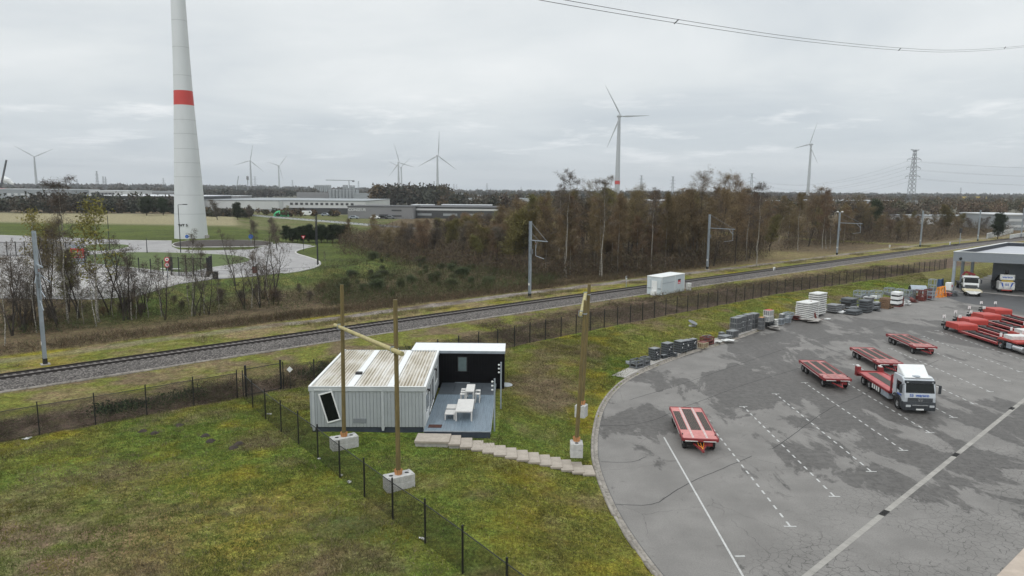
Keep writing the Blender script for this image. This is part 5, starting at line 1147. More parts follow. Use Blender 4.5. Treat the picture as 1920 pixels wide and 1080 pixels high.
sk('concrete_box', 'small grey boxes on the kerb right of the little white slab stack', 'box', 1457, 1471, 609, 597, 'crate', 1, m1='galv')
sk('concrete_box', 'small grey box nearest the big white slab stack', 'box', 1469, 1483, 606, 595, 'crate', 1, m1='galv')
sk('steel_stillage', 'white topped cage behind the small grey boxes', 'cage', 1467, 1488, 600, 585, 'stillage', m1='galv', m2='white_dirty')
sk('offcut_heap', 'dark and brown offcuts left of the big white slab stack', 'offcuts', 1482, 1500, 600, 590, 'heap', 7, m1='brownpaint')
sk('slab_stack', 'big stack of dirty white slabs with a red beam leaning on it', 'slab stack', 1488, 1537, 601, 563, 'layers', 9, m1='white_dirty', ratio=.6)
sk('slab_stack', 'tallest stack of white slabs, behind the one with the leaning beam', 'slab stack', 1512, 1550, 592, 547, 'layers', 10, m1='white_dirty', ratio=.6)
a, b = P(1531, 600, .1), P(1523, 600, .1); t = thing('leaning_beam', 'dark red steel beam leaning on the big white slab stack', 'beam', tuple(a)); MB().bar((0, 0, 0), (-.55, 1.0, 2.55), .16, .22).bar((-.9, -.1, .02), (.9, .2, .02), .16).build('beam', M['brownpaint'], t)
sk('panel_pile', 'blue grey flat panels piled right of the tallest white stack', 'panel pile', 1548, 1579, 587, 569, 'layers', 4, m1='plastic_grey')
sk('panel_pile', 'dark flat panels piled high behind the white plates on the asphalt', 'panel pile', 1573, 1608, 579, 557, 'layers', 4, m1='plastic_dark')
sk('white_plates', 'thin white plates lying flat on the asphalt edge', 'plates', 1564, 1590, 589, 582, 'layers', 1, m1='white', z=.01)
sk('panel_pile', 'low dark panels lying nearest the camera in the pile area', 'panel pile', 1582, 1618, 592, 579, 'layers', 2, m1='plastic_dark', z=.01)
sk('panel_pile', 'tall dark panel pile left of the wooden pallets', 'panel pile', 1607, 1637, 588, 561, 'layers', 5, m1='plastic_dark', z=.01)
sk('panel_pile', 'mid grey low pile between the dark panels and the pallets', 'panel pile', 1630, 1652, 580, 566, 'layers', 2, m1='galv_dark', z=.01)
sk('litter_plate', 'small white plate lying alone on the asphalt below the white slab stacks', 'plate', 1544, 1560, 600, 596, 'heap', 2, m1='white', z=.01)
sk('steel_stillage', 'grey steel cage behind the dark panel piles', 'cage', 1599, 1622, 562, 544, 'stillage', m1='galv', m2='plastic_grey')
sk('steel_stillage', 'white filled steel cage behind the pallets', 'cage', 1629, 1654, 562, 544, 'stillage', m1='galv', m2='white')
sk('white_bags', 'white bags slumped between the dark panels and the pallets', 'bags', 1636, 1649, 571, 562, 'heap', 7, m1='white')
sk('pallet_stack', 'weathered wooden pallets, left of the two pallet stacks', 'pallets', 1647, 1676, 580, 557, 'pallets', 5, m1='palletwood', z=.01)
sk('pallet_stack', 'brown wooden pallets, right of the two pallet stacks, carrying white sheets', 'pallets', 1675, 1694, 576, 556, 'pallets', 4, m1='brownpaint', z=.01)
sk('white_sheets', 'ribbed white sheets lying on the right hand pallet stack', 'sheets', 1668, 1692, 574, 546, 'layers', 3, m1='white', z=1.75)
sk('white_bags', 'heap of white bags on the asphalt right of the pallets', 'bags', 1690, 1708, 573, 559, 'heap', 10, m1='white', z=.01)
for i, (l, r) in enumerate(((1656, 1677), (1678, 1694), (1692, 1710))):
    sk('steel_stillage', ('grey steel cage behind the white sheets', 'grey steel cage right behind the white bags', 'grey steel cage left of the grey half round roll')[i], 'cage', l, r, 556+i*3, 539+i*2, 'stillage', m1='galv', m2=('galv_dark', 'white_dirty', 'plastic_grey')[i])
for a_ in (
 ('panel_pile', 'low mid grey panels squeezed between the blue grey and the high dark panel piles', 'panel pile', 1566, 1584, 581, 570, 'layers', 5, dict(m1='plastic_grey')),
 ('offcut_heap', 'grey offcuts in front of the high dark panel pile', 'offcuts', 1588, 1612, 583, 573, 'heap', 9, dict(m1='plastic_grey')),
 ('panel_pile', 'flat grey sheets behind the tall dark panel pile', 'panel pile', 1618, 1640, 572, 556, 'layers', 5, dict(m1='plastic_grey')),
 ('white_sheets', 'white folded sheets on the grass side of the dark panel piles', 'sheets', 1616, 1632, 563, 553, 'heap', 8, dict(m1='white')),
 ('offcut_heap', 'dark offcuts right beside the tall dark panel pile', 'offcuts', 1634, 1652, 584, 574, 'heap', 8, dict(m1='plastic_dark', z=.01)),
 ('steel_stillage', 'pale steel cage between the two cages behind the panel piles', 'cage', 1616, 1634, 560, 545, 'stillage', 3, dict(m1='galv', m2='galv_dark')),
 ('offcut_heap', 'pale rubble in front of the white slab stacks', 'rubble', 1500, 1540, 604, 596, 'heap', 10, dict(m1='concrete')),
 ('offcut_heap', 'pale broken boards between the little white stack and the red lid crate', 'boards', 1440, 1462, 618, 609, 'heap', 8, dict(m1='concrete')),
 ('concrete_box', 'grey box standing just left of the white topped cage', 'box', 1460, 1472, 600, 588, 'crate', 1, dict(m1='top_grey', m2='white_dirty')),
 ('offcut_heap', 'grey timber offcuts behind the dark stacks in the middle', 'offcuts', 1296, 1318, 646, 636, 'heap', 7, dict(m1='palletwood')),
 ('offcut_heap', 'white and brown scraps in front of the low broad crate stack', 'scraps', 1352, 1374, 642, 635, 'heap', 7, dict(m1='white_dirty')),
 ('steel_stillage', 'dark cage of rods behind the red brown frames', 'cage', 1700, 1716, 562, 543, 'stillage', 4, dict(m1='galv_dark', m2='plastic_grey')),
 ('offcut_heap', 'brown scrap pile between the white bags and the red brown frames', 'scrap', 1702, 1720, 568, 558, 'heap', 9, dict(m1='brownpaint', z=.01)),
 ('offcut_heap', 'red and grey odds and ends between the orange trestles and the white tank', 'scrap', 1766, 1784, 556, 545, 'heap', 9, dict(m1='red_bright', z=.01)),
 ('steel_stillage', 'grey cage right of the red brown frames', 'cage', 1738, 1752, 562, 546, 'stillage', 3, dict(m1='galv', m2='brownpaint'))):
    sk(*a_[:-1], **a_[-1])
c = G(1720, 548); t = thing('half_round_tank', 'pale half round tank with a dark open end behind the red brown frames', 'tank', (c.x, c.y, c.z), math.radians(-15))
mb = MB(); pr = [(1.0*math.cos(math.pi*i/10), .35+.95*math.sin(math.pi*i/10)) for i in range(11)]+[(-1, 0), (1, 0)]; mb.xprism(pr, -1.3, 1.3); mb.build('shell', M['galv'], t); MB().xprism([(p[0]*.86, p[1]*.88+.03) for p in pr], -1.33, -1.31).build('opening', M['undark'], t)
for i, (l, r, yb, yt) in enumerate(((1711, 1726, 562, 543), (1722, 1736, 565, 544), (1731, 1745, 562, 542))):
    sk('red_brown_frame', 'red brown steel frame, %s of three beside the grey rack' % ('left', 'middle', 'right')[i], 'frame', l, r, yb, yt, 'stillage', m1='brownpaint', m2='brownpaint', z=.01, n=2)
sk('shelf_rack', 'tall grey shelf rack behind the red brown frames', 'rack', 1739, 1755, 549, 523, 'stillage', m1='galv', m2='galv_dark', n=1)
c, w_, d_, h = fit(1755, 1770, 540, 520); t = thing('covered_goods', 'goods under a dark blue tarpaulin between the rack and the white tank', 'covered goods', tuple(c), YAWK, SD['group'])
mb = MB(); mb.add([(-w_/2, -d_/2, 0), (w_/2, -d_/2, 0), (w_/2, d_/2, 0), (-w_/2, d_/2, 0), (-w_*.4, -d_*.3, h*.8), (w_*.35, -d_*.4, h), (w_*.45, d_*.4, h*.7), (-w_*.3, d_*.45, h*.9)], [(4, 5, 6, 7), (0, 1, 5, 4), (1, 2, 6, 5), (2, 3, 7, 6), (3, 0, 4, 7)]); mb.build('tarpaulin', M['blue_tarp'], t, bevel=.1)
c = P(1765, 558, 0)
for i in range(3):
    t = thing('orange_trestle', ('orange steel trestle nearest the camera', 'orange steel trestle in the middle of the orange ones', 'orange steel trestle nearest the white tank')[i], 'trestle', (c.x-.3+i*.8, c.y+.3+i*.7, 0), YAWK+i*.2, 'orange trestles at the corner of the workshop')
    mb = MB()
    for y in (-.45, .45):
        mb.bar((-.75, y, 0), (-.15, y*.5, 1.75), .08).bar((.75, y, 0), (.15, y*.5, 1.75), .08).bar((-.5, y*.8, .75), (.5, y*.8, .75), .06).bar((-.75, y, .04), (.75, y, .04), .07)
    mb.bar((-.15, -.3, 1.75), (-.15, .3, 1.75), .08).bar((.15, -.3, 1.75), (.15, .3, 1.75), .08).bar((-.75, -.5, .1), (-.75, .5, .1), .07).bar((.75, -.5, .1), (.75, .5, .1), .07); mb.build('frame', M['orange'], t)
c, w_, d_, h = fit(1771, 1786, 547, 529, .9, .02); t = thing('white_tank', 'white plastic tank on a pallet at the foot of the workshop column', 'tank', tuple(c), YAWK)
MB().box(-w_/2, w_/2, -d_/2, d_/2, .15, h).build('tank', M['white'], t, bevel=.08); MB().box(-w_/2-.03, w_/2+.03, -d_/2-.03, d_/2+.03, 0, .14).build('pallet', M['palletwood'], t); MB().box(-w_*.25, w_*.2, -d_/2-.02, -d_/2-.01, h*.5, h*.75).build('printed_panel', M['sign_red'], t)
sk('offcut_heap', 'loose grey boards and hoses right of the white tank', 'offcuts', 1779, 1798, 556, 543, 'heap', 9, m1='galv_dark', z=.01)
c = G(1299, 612); t = thing('tilted_disc', 'grey disc on a white post lying tilted on the lawn', 'disc', tuple(c), .4)
mb = MB(); mb.lathe([(.001, .02), (.62, 0), (.62, -.06), (.001, -.04)], 16); o = mb.build('disc', M['galv_dark'], t); o.location = (0, 0, .55); o.rotation_euler = (.35, .25, 0)
MB().box(-.55, .1, -.14, .14, 0, .22).box(.1, .4, -.2, .1, 0, .30).build('foot', M['white_dirty'], t, bevel=.03); MB().tube((0, 0, 0), (0, 0, .5), .06).build('stem', M['brownpaint'], t)
# ------------------------------------------------------------------ railway furniture
c = P(1240, 555, 1.0); t = thing('equipment_hut', 'white railway equipment container with a door at its end, between fence and track', 'container', (c.x, c.y, .95), math.radians(48)); KW, KLn, KH = 7.6, 2.75, 3.05
# local +x along the long side, +y away from camera, end wall with the door at x=0
MB().box(0, KW, 0, KLn, .12, KH).build('wall', M['shed_white'], t, bevel=.02)
MB().box(-.06, KW+.06, -.06, KLn+.06, KH+.002, KH+.12).build('roof', M['white'], t, bevel=.02)
MB().box(.1, KW-.1, .1, KLn-.1, -.2, .118).build('plinth', M['undark'], t)
for x0 in (-.03, 4.3, KW-.10): MB().box(x0, x0+.12, -.03, -.002, .12, KH).build('corner_strip', M['white'], t)
MB().box(.2, 4.2, -.025, -.004, 2.05, 2.11).build('ledge', M['galv'], t)
d_ = thing('door', None, None); d_.parent = t; d_.location = (-.04, 1.35, .2)
MB().box(-.03, .03, -.5, .5, 0, 2.25).build('leaf', M['white'], d_, bevel=.01); MB().box(-.07, -.03, .32, .42, 1.0, 1.08).build('handle', M['undark'], d_)
for y0 in (.12, 2.05): MB().box(-.10, -.01, y0, y0+.55, 1.25, 2.75).build('shutter', M['shed_white'], t, bevel=.01); MB().box(-.12, -.01, y0, y0+.55, 1.17, 1.24).build('shutter_sill', M['galv_dark'], t)
MB().box(-.5, -.12, 1.0, 1.75, -.1, .75).build('step_box', M['white'], t, bevel=.01)
MB().box(5.35, 6.25, -.012, -.003, 1.55, 2.35).build('notice', M['sign_red'], t); MB().box(5.35, 6.25, -.018, -.0125, 2.12, 2.35).build('notice_header', M['undark'], t)
mb = MB()
for q in range(4): mb.box(5.45+q*.19, 5.57+q*.19, -.02, -.013, 1.66, 1.84)
mb.build('notice_print', M['white'], t)
c = P(1291, 545, 1.0); t = thing('cabinet', 'small grey trackside cabinet right of the white container', 'cabinet', tuple(c), .7); MB().box(-.35, .35, -.3, .3, 0, 1.25).box(-.4, .4, -.35, .35, 1.252, 1.32).build('case', M['white_dirty'], t, bevel=.02)
for px, py, h_, lb in ((1451, 511, 1.15, 'white kilometre marker stone beside the rails right of the container'), (1781, 461, 1.3, 'white marker stone beside the rails near the workshop roof'), (1668, 458+6, .8, 'small white marker stone far up the track')):
    c = P(px, py, 1.0); t = thing('marker_stone', lb, 'marker', tuple(c), .7); MB().box(-.28, .28, -.12, .12, 0, h_).build('stone', M['white'], t, bevel=.03); MB().box(-.12, .12, -.135, -.125, h_*.45, h_*.75).build('numeral_panel', M['undark'], t)
c = P(1174, 538, 1.0); t = thing('track_sign', 'small round headed white sign on a thin post beyond the track', 'sign', tuple(c), .7); MB().tube((0, 0, 0), (0, 0, 1.5), .05).build('post', M['galv'], t); MB().box(-.18, .18, -.03, .03, 1.35, 1.95).build('plate', M['white'], t, bevel=.02); MB().lathe([(.001, -.05), (.16, -.05), (.16, -.036), (.001, -.036)], 12, (0, 0, 1.78), 'y').build('symbol', M['undark'], t)
MP = [((85, 683), 433, 'nearest, at the left edge'), ((993, 557), 415, 'in the middle of the picture'), ((1326, 505), 402, 'behind the white container'), ((1569, 478), 398, 'in front of the white stemmed birches'), ((1725, 463), 395, 'left of the workshop roof'), ((1833, 452), 394, 'above the workshop roof'), ((1914, 447), 390, 'at the right edge beside the bridge')]
MAST = []
for k, (b_, tp, lb) in enumerate(MP):
    c = P(b_[0], b_[1], 1.0); h_ = ztop(c.x, c.y, tp)-1.0
    j = int(np.argmin(np.hypot(RAIL[:, 0]-c.x, RAIL[:, 1]-c.y))); d = RAIL[min(j+1, len(RAIL)-1)]-RAIL[j-1]; ang = math.atan2(d[1], d[0])-math.pi/2   # local +x points at the track
    t = thing('catenary_mast', 'grey overhead line mast with a bracket arm, '+lb, 'mast', tuple(c), ang, 'overhead line masts along the railway')
    mb = MB(); mb.box(-.20, -.165, -.16, .16, .6, h_).box(.165, .20, -.16, .16, .6, h_).box(-.165, .165, -.02, .02, .6, h_); mb.build('mast', M['galv'], t)
    MB().box(-.22, .22, -.18, .18, -.1, .598).build('dark_foot', M['undark'], t); MB().box(-.38, .38, -.38, .38, -.3, .06).build('foundation', M['concrete'], t)
    MB().box(-.16, .16, -.18, -.165, 1.9, 2.25).build('number_plate', M['white'], t)
    za = h_*.755; La = (3.0, 3.9, 6.3, 6.2, 0, 0, 4.0)[k]
    MAST.append((Vector(c), ang, h_))
    if not La: continue
    mb = MB(); mb.bar((0, 0, za), (La, 0, za), .13); mb.build('bracket_arm', M['galv'], t)
    MB().tube((.1, 0, h_-.1), (La-.2, 0, za+.05), .03, n=5).tube((.1, 0, h_*.86), (La*.5, 0, za+.05), .022, n=5).build('stay', M['galv_dark'], t)
    xo = 1.2 if La < 5 else La-.5; xi = 3.2 if La < 5 else La-2.4
    mb = MB(); mb.tube((xo, 0, za), (xo+.1, 0, za-2.4), .045, n=6).tube((xo+.1, 0, za-2.4), (xi, 0, za-2.75), .04, n=6).tube((xo+.4 if La < 5 else xo-.9, 0, za-.1), (xo+.15, 0, za-1.2), .03, n=6); mb.build('registration_arm', M['galv'], t)
    mb = MB(); mb.lathe([(.05, -.18), (.11, -.1), (.05, -.03), (.11, .05), (.05, .15)], 8, (1.22, 0, za-.45)); mb.build('insulator', M['insul'], t)
    MB().box(.3, .55, -.1, .1, za-2.2, za-1.4).tube((.28, 0, h_*.45), (.28, 0, za), .02, n=4).build('tension_weight', M['galv_dark'], t)
    if k == 0:
        mb = MB(); mb.tube((.2, -.1, za-.9), (2.4, -.6, za-1.5), .03, n=5).tube((.2, .1, za-.9), (2.4, .6, za-1.5), .03, n=5).tube((.2, 0, za-3.4), (1.7, 0, za-4.2), .03, n=5); mb.build('feeder_arm', M['galv'], t)
        MB().box(.25, .6, -.2, .2, za-1.1, za-.85).build('hinge_bracket', M['galv_dark'], t)
    if k == 3:
        for s_ in (-.6, .6): MB().lathe([(.001, -.2), (.3, -.1), (.34, .1), (.001, .25)], 10, (s_, 0, h_+.1)).build('flood_lamp', M['white_dirty'], t)
mb = MB(); pts = []
for c, ang, h_ in MAST: pts.append(Vector((c.x+math.cos(ang)*3.1, c.y+math.sin(ang)*3.1, 1+h_*.755-2.75)))
t = thing('contact_wire', 'thin overhead line strung above the railway track', 'wire')
for a, b in zip(pts[:-1], pts[1:]): mb.tube(a, b, .010, n=4, cap=False)
mb.build('contact', M['undark'], t)
mb = MB()
for a, b in zip(pts[:-1], pts[1:]):
    q = [a.lerp(b, k/8)+Vector((0, 0, 2.2-5.0*(k/8)*(1-k/8)*.9)) for k in range(9)]; mb.path(q, [.010]*9, 4)
mb.build('messenger', M['undark'], t)
c = P(1799, 459, 1.0); t = thing('rail_signal', 'dark headed railway signal on a slim grey post near the workshop roof', 'signal', tuple(c), .5); MB().tube((0, 0, 0), (0, 0, 5.6), .11).build('post', M['galv'], t); MB().box(-.75, .75, -.1, .1, 4.0, 5.6).build('signal_head', M['undark'], t, bevel=.05); MB().box(-.5, .5, -.5, .5, 1.9, 2.0).build('platform', M['galv'], t)
# railway bridge parapets at the far right
a0 = P(1848, 447, 1.0)
for k, (p, q, lb) in enumerate((((1850, 446), (1898, 436), 'pale ribbed railway bridge parapet on the far side of the track'), ((1893, 449), (2010, 428), 'pale ribbed railway bridge parapet on the near side of the track, at the right edge'))):
    a = P(p[0], p[1], 1.2); b = P(q[0], q[1], 1.2); t = thing('bridge_parapet', lb, 'bridge', tuple(a), math.atan2(b.y-a.y, b.x-a.x)); Lb = (b-a).length
    MB().box(0, Lb, -.2, .2, 1.602, 1.72).build('top_flange', M['white_dirty'], t)
    mb = MB(); mb.box(0, Lb, -.1, .1, -.3, 1.6); n = int(Lb/1.6)
    for i in range(n+1): mb.mi = 1; mb.box(i*Lb/n-.10, i*Lb/n+.10, -.35, -.102, -.3, 1.6)
    mb.build('girder', [M['galv'], M['white_dirty']], t)
# ------------------------------------------------------------------ power cables overhead
kx = 1.076; def_ = [(.0385, 37.3), (.10, 37.6), (.236, 39.2), (.415, 42.4), (.558, 46.8), (.646, 52.0), (.738, 62.6), (.80, 76)]
pts = []
for s_, z_ in ((.0, 0), (.0385, 0), (.236, 0), (.415, 0), (.558, 0), (.646, 0), (.738, 0), (.79, 0)):
    pass
cp = [(960, -14), (1012, 0), (1267, 43), (1500, 76.5), (1686, 94), (1800, 97), (1920, 88), (2000, 74)]
for px, py in cp:
    d = _F*FPX+_R*(px-960)-_U*(py-540); s_ = d.x/d.y; y = 72.6/(1.076-s_); k_ = y/d.y; pts.append(np.array([d.x*k_, y, CAMH+d.z*k_]))
PW = catmull(pts, 3.0)
t = thing('power_cable', 'pair of thin black overhead power cables sagging across the upper right sky', 'power cable')
for off in ((0, 0, 0), (.0, .0, .36)):
    q = [Vector(p)+Vector(off)+Vector((.18 if off[2] else 0, -.16 if off[2] else 0, 0)) for p in PW]; MB().path(q, [.028]*len(q), 5).build('conductor', M['undark'], t)
for px, i in ((1267, 2), (1686, 4), (1881, 5.7)):
    p = pts[int(i)] if i == int(i) else pts[5]*.35+pts[6]*.65; v = Vector(p); MB().bar(v-Vector((.2, .1, .12)), v+Vector((.35, .1, .42)), .10).build('spacer', M['undark'], t)
# ------------------------------------------------------------------ estate road
def rp(lst, z): return [tuple(P(px, py, z))[:2] for px, py in lst]
road = rp([(-300, 446), (0, 441), (150, 447), (235, 451), (322, 452), (322, 462), (335, 468), (380, 470), (470, 468), (500, 461), (525, 455), (560, 457), (586, 460), (572, 465), (555, 471), (556, 476), (575, 482), (592, 488), (599, 493), (592, 500), (565, 507), (530, 512), (470, 519), (400, 524), (335, 533), (300, 543), (255, 556), (180, 562), (0, 560), (-400, 580)], PLATZ)
o = sheet('estate_road', road, PLATZ+.04, M['asphalt_road'])
isl = mat('island_lawn', (0.070, 0.098, 0.022), 0.95, var=0.2, scale=0.6, bump=0.4, bscale=6); mulch = mat('dark_mulch', (0.040, 0.030, 0.024), 0.95, var=0.3, scale=1.5, bump=0.4, bscale=8)
soilm = mat('pale_stone_kerb', (0.46, 0.45, 0.43), 0.8, var=0.1, scale=1)
GRV = mat('pale_concrete_paving', (0.34, 0.325, 0.31), 0.75, var=0.12, scale=0.5, bump=0.1, stain=(0.24, 0.23, 0.22))
def island(poly, m, lift=.10, kerb=True):
    pts = catmull(rp(poly+[poly[0]], PLATZ), 1.0)[:-1]; o = sheet('traffic_island', [tuple(p) for p in pts], PLATZ+lift+.045, m)
    if kerb: cl = np.vstack([pts, pts[:2]]); o = sweep('kerb', cl, [(-.18, PLATZ+.03), (-.18, PLATZ+lift+.05), (.12, PLATZ+lift+.05), (.12, PLATZ+.03)], soilm); tag(o, kind='structure')
island([(162, 479), (200, 476), (236, 474), (307, 474), (417, 478), (455, 482), (470, 488), (455, 494), (395, 503), (350, 512), (304, 509), (257, 504), (192, 497), (120, 490)], isl)
island([(156, 465), (170, 460), (205, 458), (240, 460), (238, 465), (205, 470), (160, 472), (100, 474)], isl)
island([(323, 460), (330, 456), (360, 452), (420, 451), (480, 452), (510, 456), (500, 461), (470, 463), (380, 464), (335, 464)], mulch, .16)
pv = rp([(-300, 476), (0, 481), (110, 489), (192, 500), (257, 508), (310, 513), (350, 517), (400, 516), (470, 514), (475, 517), (400, 523), (340, 531), (300, 541), (240, 554), (0, 556), (-300, 566)], PLATZ); sheet('paved_forecourt', pv, PLATZ+.075, GRV)
for pl_ in ([(590, 462), (572, 466), (556, 471), (556, 476), (575, 482), (592, 488), (600, 494), (592, 501), (565, 508), (530, 513)], [(0, 441.5), (80, 444.5), (160, 448), (240, 451), (322, 452)]):
    o = sweep('kerb', catmull(rp(pl_, PLATZ), 1.0), [(.25, PLATZ), (.25, PLATZ+.16), (-.18, PLATZ+.16), (-.18, PLATZ+.03)], soilm); tag(o, kind='structure')
mb = MB()
for i in range(8): p = P(527+i*3.6, 471-i*.12, PLATZ); mb.add([(p.x-.2, p.y-.3, PLATZ+.048), (p.x+.2, p.y-.3, PLATZ+.048), (p.x+.2, p.y+.3, PLATZ+.048), (p.x-.2, p.y+.3, PLATZ+.048)], [(0, 1, 2, 3)])
o = mb.build('give_way_marking', M['line'], fix=False); tag(o, kind='structure')
# big turbine tower
c0 = P(325, 448, PLATZ); c1 = P(388, 449.5, PLATZ); c = (c0+c1)/2; R0 = (c1-c0).length/2
tw = thing('wind_turbine_tower', 'huge white wind turbine tower with a red band, cut by the top of the picture', 'wind turbine', (c.x*(c.y+R0)/c.y+.45, c.y+R0, PLATZ))
def tr_(px, py): 
    z = ztop(c.x, c.y+R0*.3, py)-PLATZ; return z
zs = [(0, 389-325, 448)]
prof = []
for py, wd in ((449, 63.5), (400, 59), (350, 53.5), (300, 48.5), (250, 43.5), (198, 38.5), (171, 36.2), (100, 32), (50, 30), (0, 28), (-300, 22), (-600, 17)):
    z = ztop(c.x, c.y+R0, py); dep = Vector((c.x, c.y+R0, z-CAMH)).dot(_F); prof.append((wd/FPX*dep/2/1.095, z-PLATZ))
prof[0] = (prof[0][0], -.3)
zb0, zb1 = prof[5][1], prof[6][1]
for k, (r0, z0), (r1, z1) in ((k, a, b) for k, (a, b) in enumerate(zip(prof[:-1], prof[1:]))):
    n = max(1, int((z1-z0)/9)); mb = MB(); nm_ = 'red_band' if k == 5 else 'tower_section'
    for j in range(n):
        a, b = j/n, (j+1)/n; mb.lathe([(r0+(r1-r0)*a, z0+(z1-z0)*a), (r0+(r1-r0)*b, z0+(z1-z0)*b)], 64); 
        if k != 5: mb.lathe([(r0+(r1-r0)*b, z0+(z1-z0)*b-.05), (r0+(r1-r0)*b+.012, z0+(z1-z0)*b-.05), (r0+(r1-r0)*b+.012, z0+(z1-z0)*b), (r0+(r1-r0)*b, z0+(z1-z0)*b)], 64)
    o = mb.build(nm_, M['tower_red'] if k == 5 else M['tower_white'], tw, smooth=False)
M['joint'] = mat('section_joint', (0.34, 0.36, 0.36), 0.6, var=0.05)
for py in (401, 366, 332, 306, 280, 252, 226, 143, 90, 40):
    z = ztop(c.x, c.y+R0, py)-PLATZ; i = next(i for i in range(len(prof)-1) if prof[i+1][1] >= z); f = (z-prof[i][1])/(prof[i+1][1]-prof[i][1]); r = prof[i][0]*(1-f)+prof[i+1][0]*f
    MB().lathe([(r-.01, z), (r+.02, z), (r+.02, z+.09), (r-.01, z+.09)], 64).build('section_joint', M['joint'], tw)
MB().box(prof[0][0]-.3, prof[0][0]+.35, -1, 1, -.2, 1.0).build('door_step', M['concrete'], tw)
text('lettering', 'WT 5', .95, M['undark'], tw, (-.2, -prof[0][0]*1.0-.05+.15, 3.9), (math.pi/2, 0, 0), .02, bold=.03, sx=1.3)
def sign(px, py, top, kind, label, pole='galv', rz=0.0, zb=None, s=1.0):
    c = P(px, py, PLATZ if zb is None else zb); h_ = ztop(c.x, c.y, top)-c.z; t = thing('road_sign', label, 'sign', tuple(c), math.atan2(c.x, c.y)*-1+rz); MB().tube((0, 0, -.1), (0, 0, h_), .06).build('pole', M[pole], t)
    if kind == 'round': MB().lathe([(.001, -.03), (.42*s, -.03), (.42*s, .03), (.001, .03)], 16, (0, -.08, h_-.45*s), 'y').build('plate', M['sign_blue'], t); MB().bar((-.2*s, -.125, h_-.45*s), (.2*s, -.125, h_-.45*s), .12*s, .01).bar((-.2*s, -.125, h_-.45*s), (-.02, -.125, h_-.25*s), .08*s, .01).bar((-.2*s, -.125, h_-.45*s), (-.02, -.125, h_-.65*s), .08*s, .01).build('arrow', M['white'], t)
    if kind == 'square': MB().box(-.45, .45, -.11, -.07, h_-.95, h_-.05).build('plate', M['sign_blue'], t); MB().add([(-.32, -.12, h_-.8), (.32, -.12, h_-.8), (0, -.12, h_-.2)], [(0, 1, 2)]).build('triangle', M['white'], t, fix=False); MB().box(-.07, .07, -.127, -.121, h_-.72, h_-.38).build('figure', M['undark'], t)
    if kind == 'yield': MB().add([(-.5, -.09, h_), (.5, -.09, h_), (0, -.09, h_-.88), (-.5, -.05, h_), (.5, -.05, h_), (0, -.05, h_-.88)], [(0, 1, 2), (5, 4, 3), (0, 3, 4, 1), (1, 4, 5, 2), (2, 5, 3, 0)]).build('plate', M['sign_red'], t); MB().add([(-.26, -.1, h_-.14), (.26, -.1, h_-.14), (0, -.1, h_-.6)], [(0, 1, 2)]).build('field', M['white'], t, fix=False)
    if kind == 'ban':
        for j in range(2): z = h_-.5-j*.95; MB().lathe([(.001, -.03), (.44, -.03), (.44, .03), (.001, .03)], 16, (0, -.08, z), 'y').build('plate', M['sign_red'], t); MB().lathe([(.001, -.005), (.3, -.005)], 16, (0, -.116, z), 'y').build('field', M['white'], t, fix=False); MB().box(-.12, .12, -.128, -.122, z-.1, z+.1).build('symbol', M['undark'], t)
    return t
sign(333, 447, 429, 'square', 'square blue crossing sign left of the turbine tower foot'); sign(351, 452, 440, 'round', 'round blue arrow sign on the island in front of the turbine tower', s=1.2)
sign(471, 457, 439, 'round', 'round blue arrow sign on the island right of the turbine tower', s=1.5); sign(569.5, 471, 442, 'yield', 'red and white give way sign at the right bend of the estate road', 'lamp_pole'); sign(315, 522, 481, 'ban', 'two round red and white signs on one pole beside the gate', 'galv', s=1.1)
def lamp(px, py, top, label, arm=1, zb=PLATZ, mt='lamp_pole', L_=2.2, r=.09):
    c = P(px, py, zb); h_ = ztop(c.x, c.y, top)-c.z; t = thing('street_lamp', label, 'street lamp', tuple(c), 0); MB().path([(0, 0, -.1), (0, 0, h_*.5), (0, 0, h_)], [r*1.3, r, r*.8], 8).build('post', M[mt], t)
    if arm: MB().bar((0, 0, h_), (arm*L_, 0, h_+.12), .12).build('arm', M[mt], t); MB().box(min(arm*L_*.55, arm*L_), max(arm*L_*.55, arm*L_), -.16, .16, h_+.0, h_+.2).build('lamp_head', M[mt], t)
lamp(339, 474, 384, 'dark street lamp with a short arm in front of the turbine tower', 1); lamp(596, 497, 404, 'tall plain dark post at the right bend of the estate road', 0, r=.14); lamp(592.5, 459, 402, 'second dark post just behind the one at the road bend', 0, r=.12)
lamp(276, 475, 447, 'short dark post on the verge left of the turbine tower', 0); lamp(114, 470, 398, 'dark post behind the white birch at the left', 0); lamp(206, 470, 404, 'thin dark post behind the lime green tree', 0); lamp(62, 452, 399, 'thin grey lamp post at the far road on the left', 0, mt='galv')
c = P(148, 496, PLATZ); t = thing('info_board', 'grey board with a red printed panel beside the barred gate', 'sign board', tuple(c), .05)
MB().box(-1.4, 1.4, -.15, .15, 0, 4.0).build('stele', M['galv'], t); MB().box(-1.38, 1.38, -.17, -.152, 1.35, 3.3).build('red_panel', M['sign_red'], t); text('lettering', 'SNS', 1.15, M['white'], t, (0, -.175, 1.95), (math.pi/2, 0, 0), .005, bold=.03, sx=1.0)
mb = MB()
for i in range(3): mb.box(-1.0+i*.8, -.45+i*.8, -.18, -.172, 1.55, 1.75)
mb.build('print', M['white'], t)
for k, (px, py) in enumerate(((398, 519), (389, 520))): pass
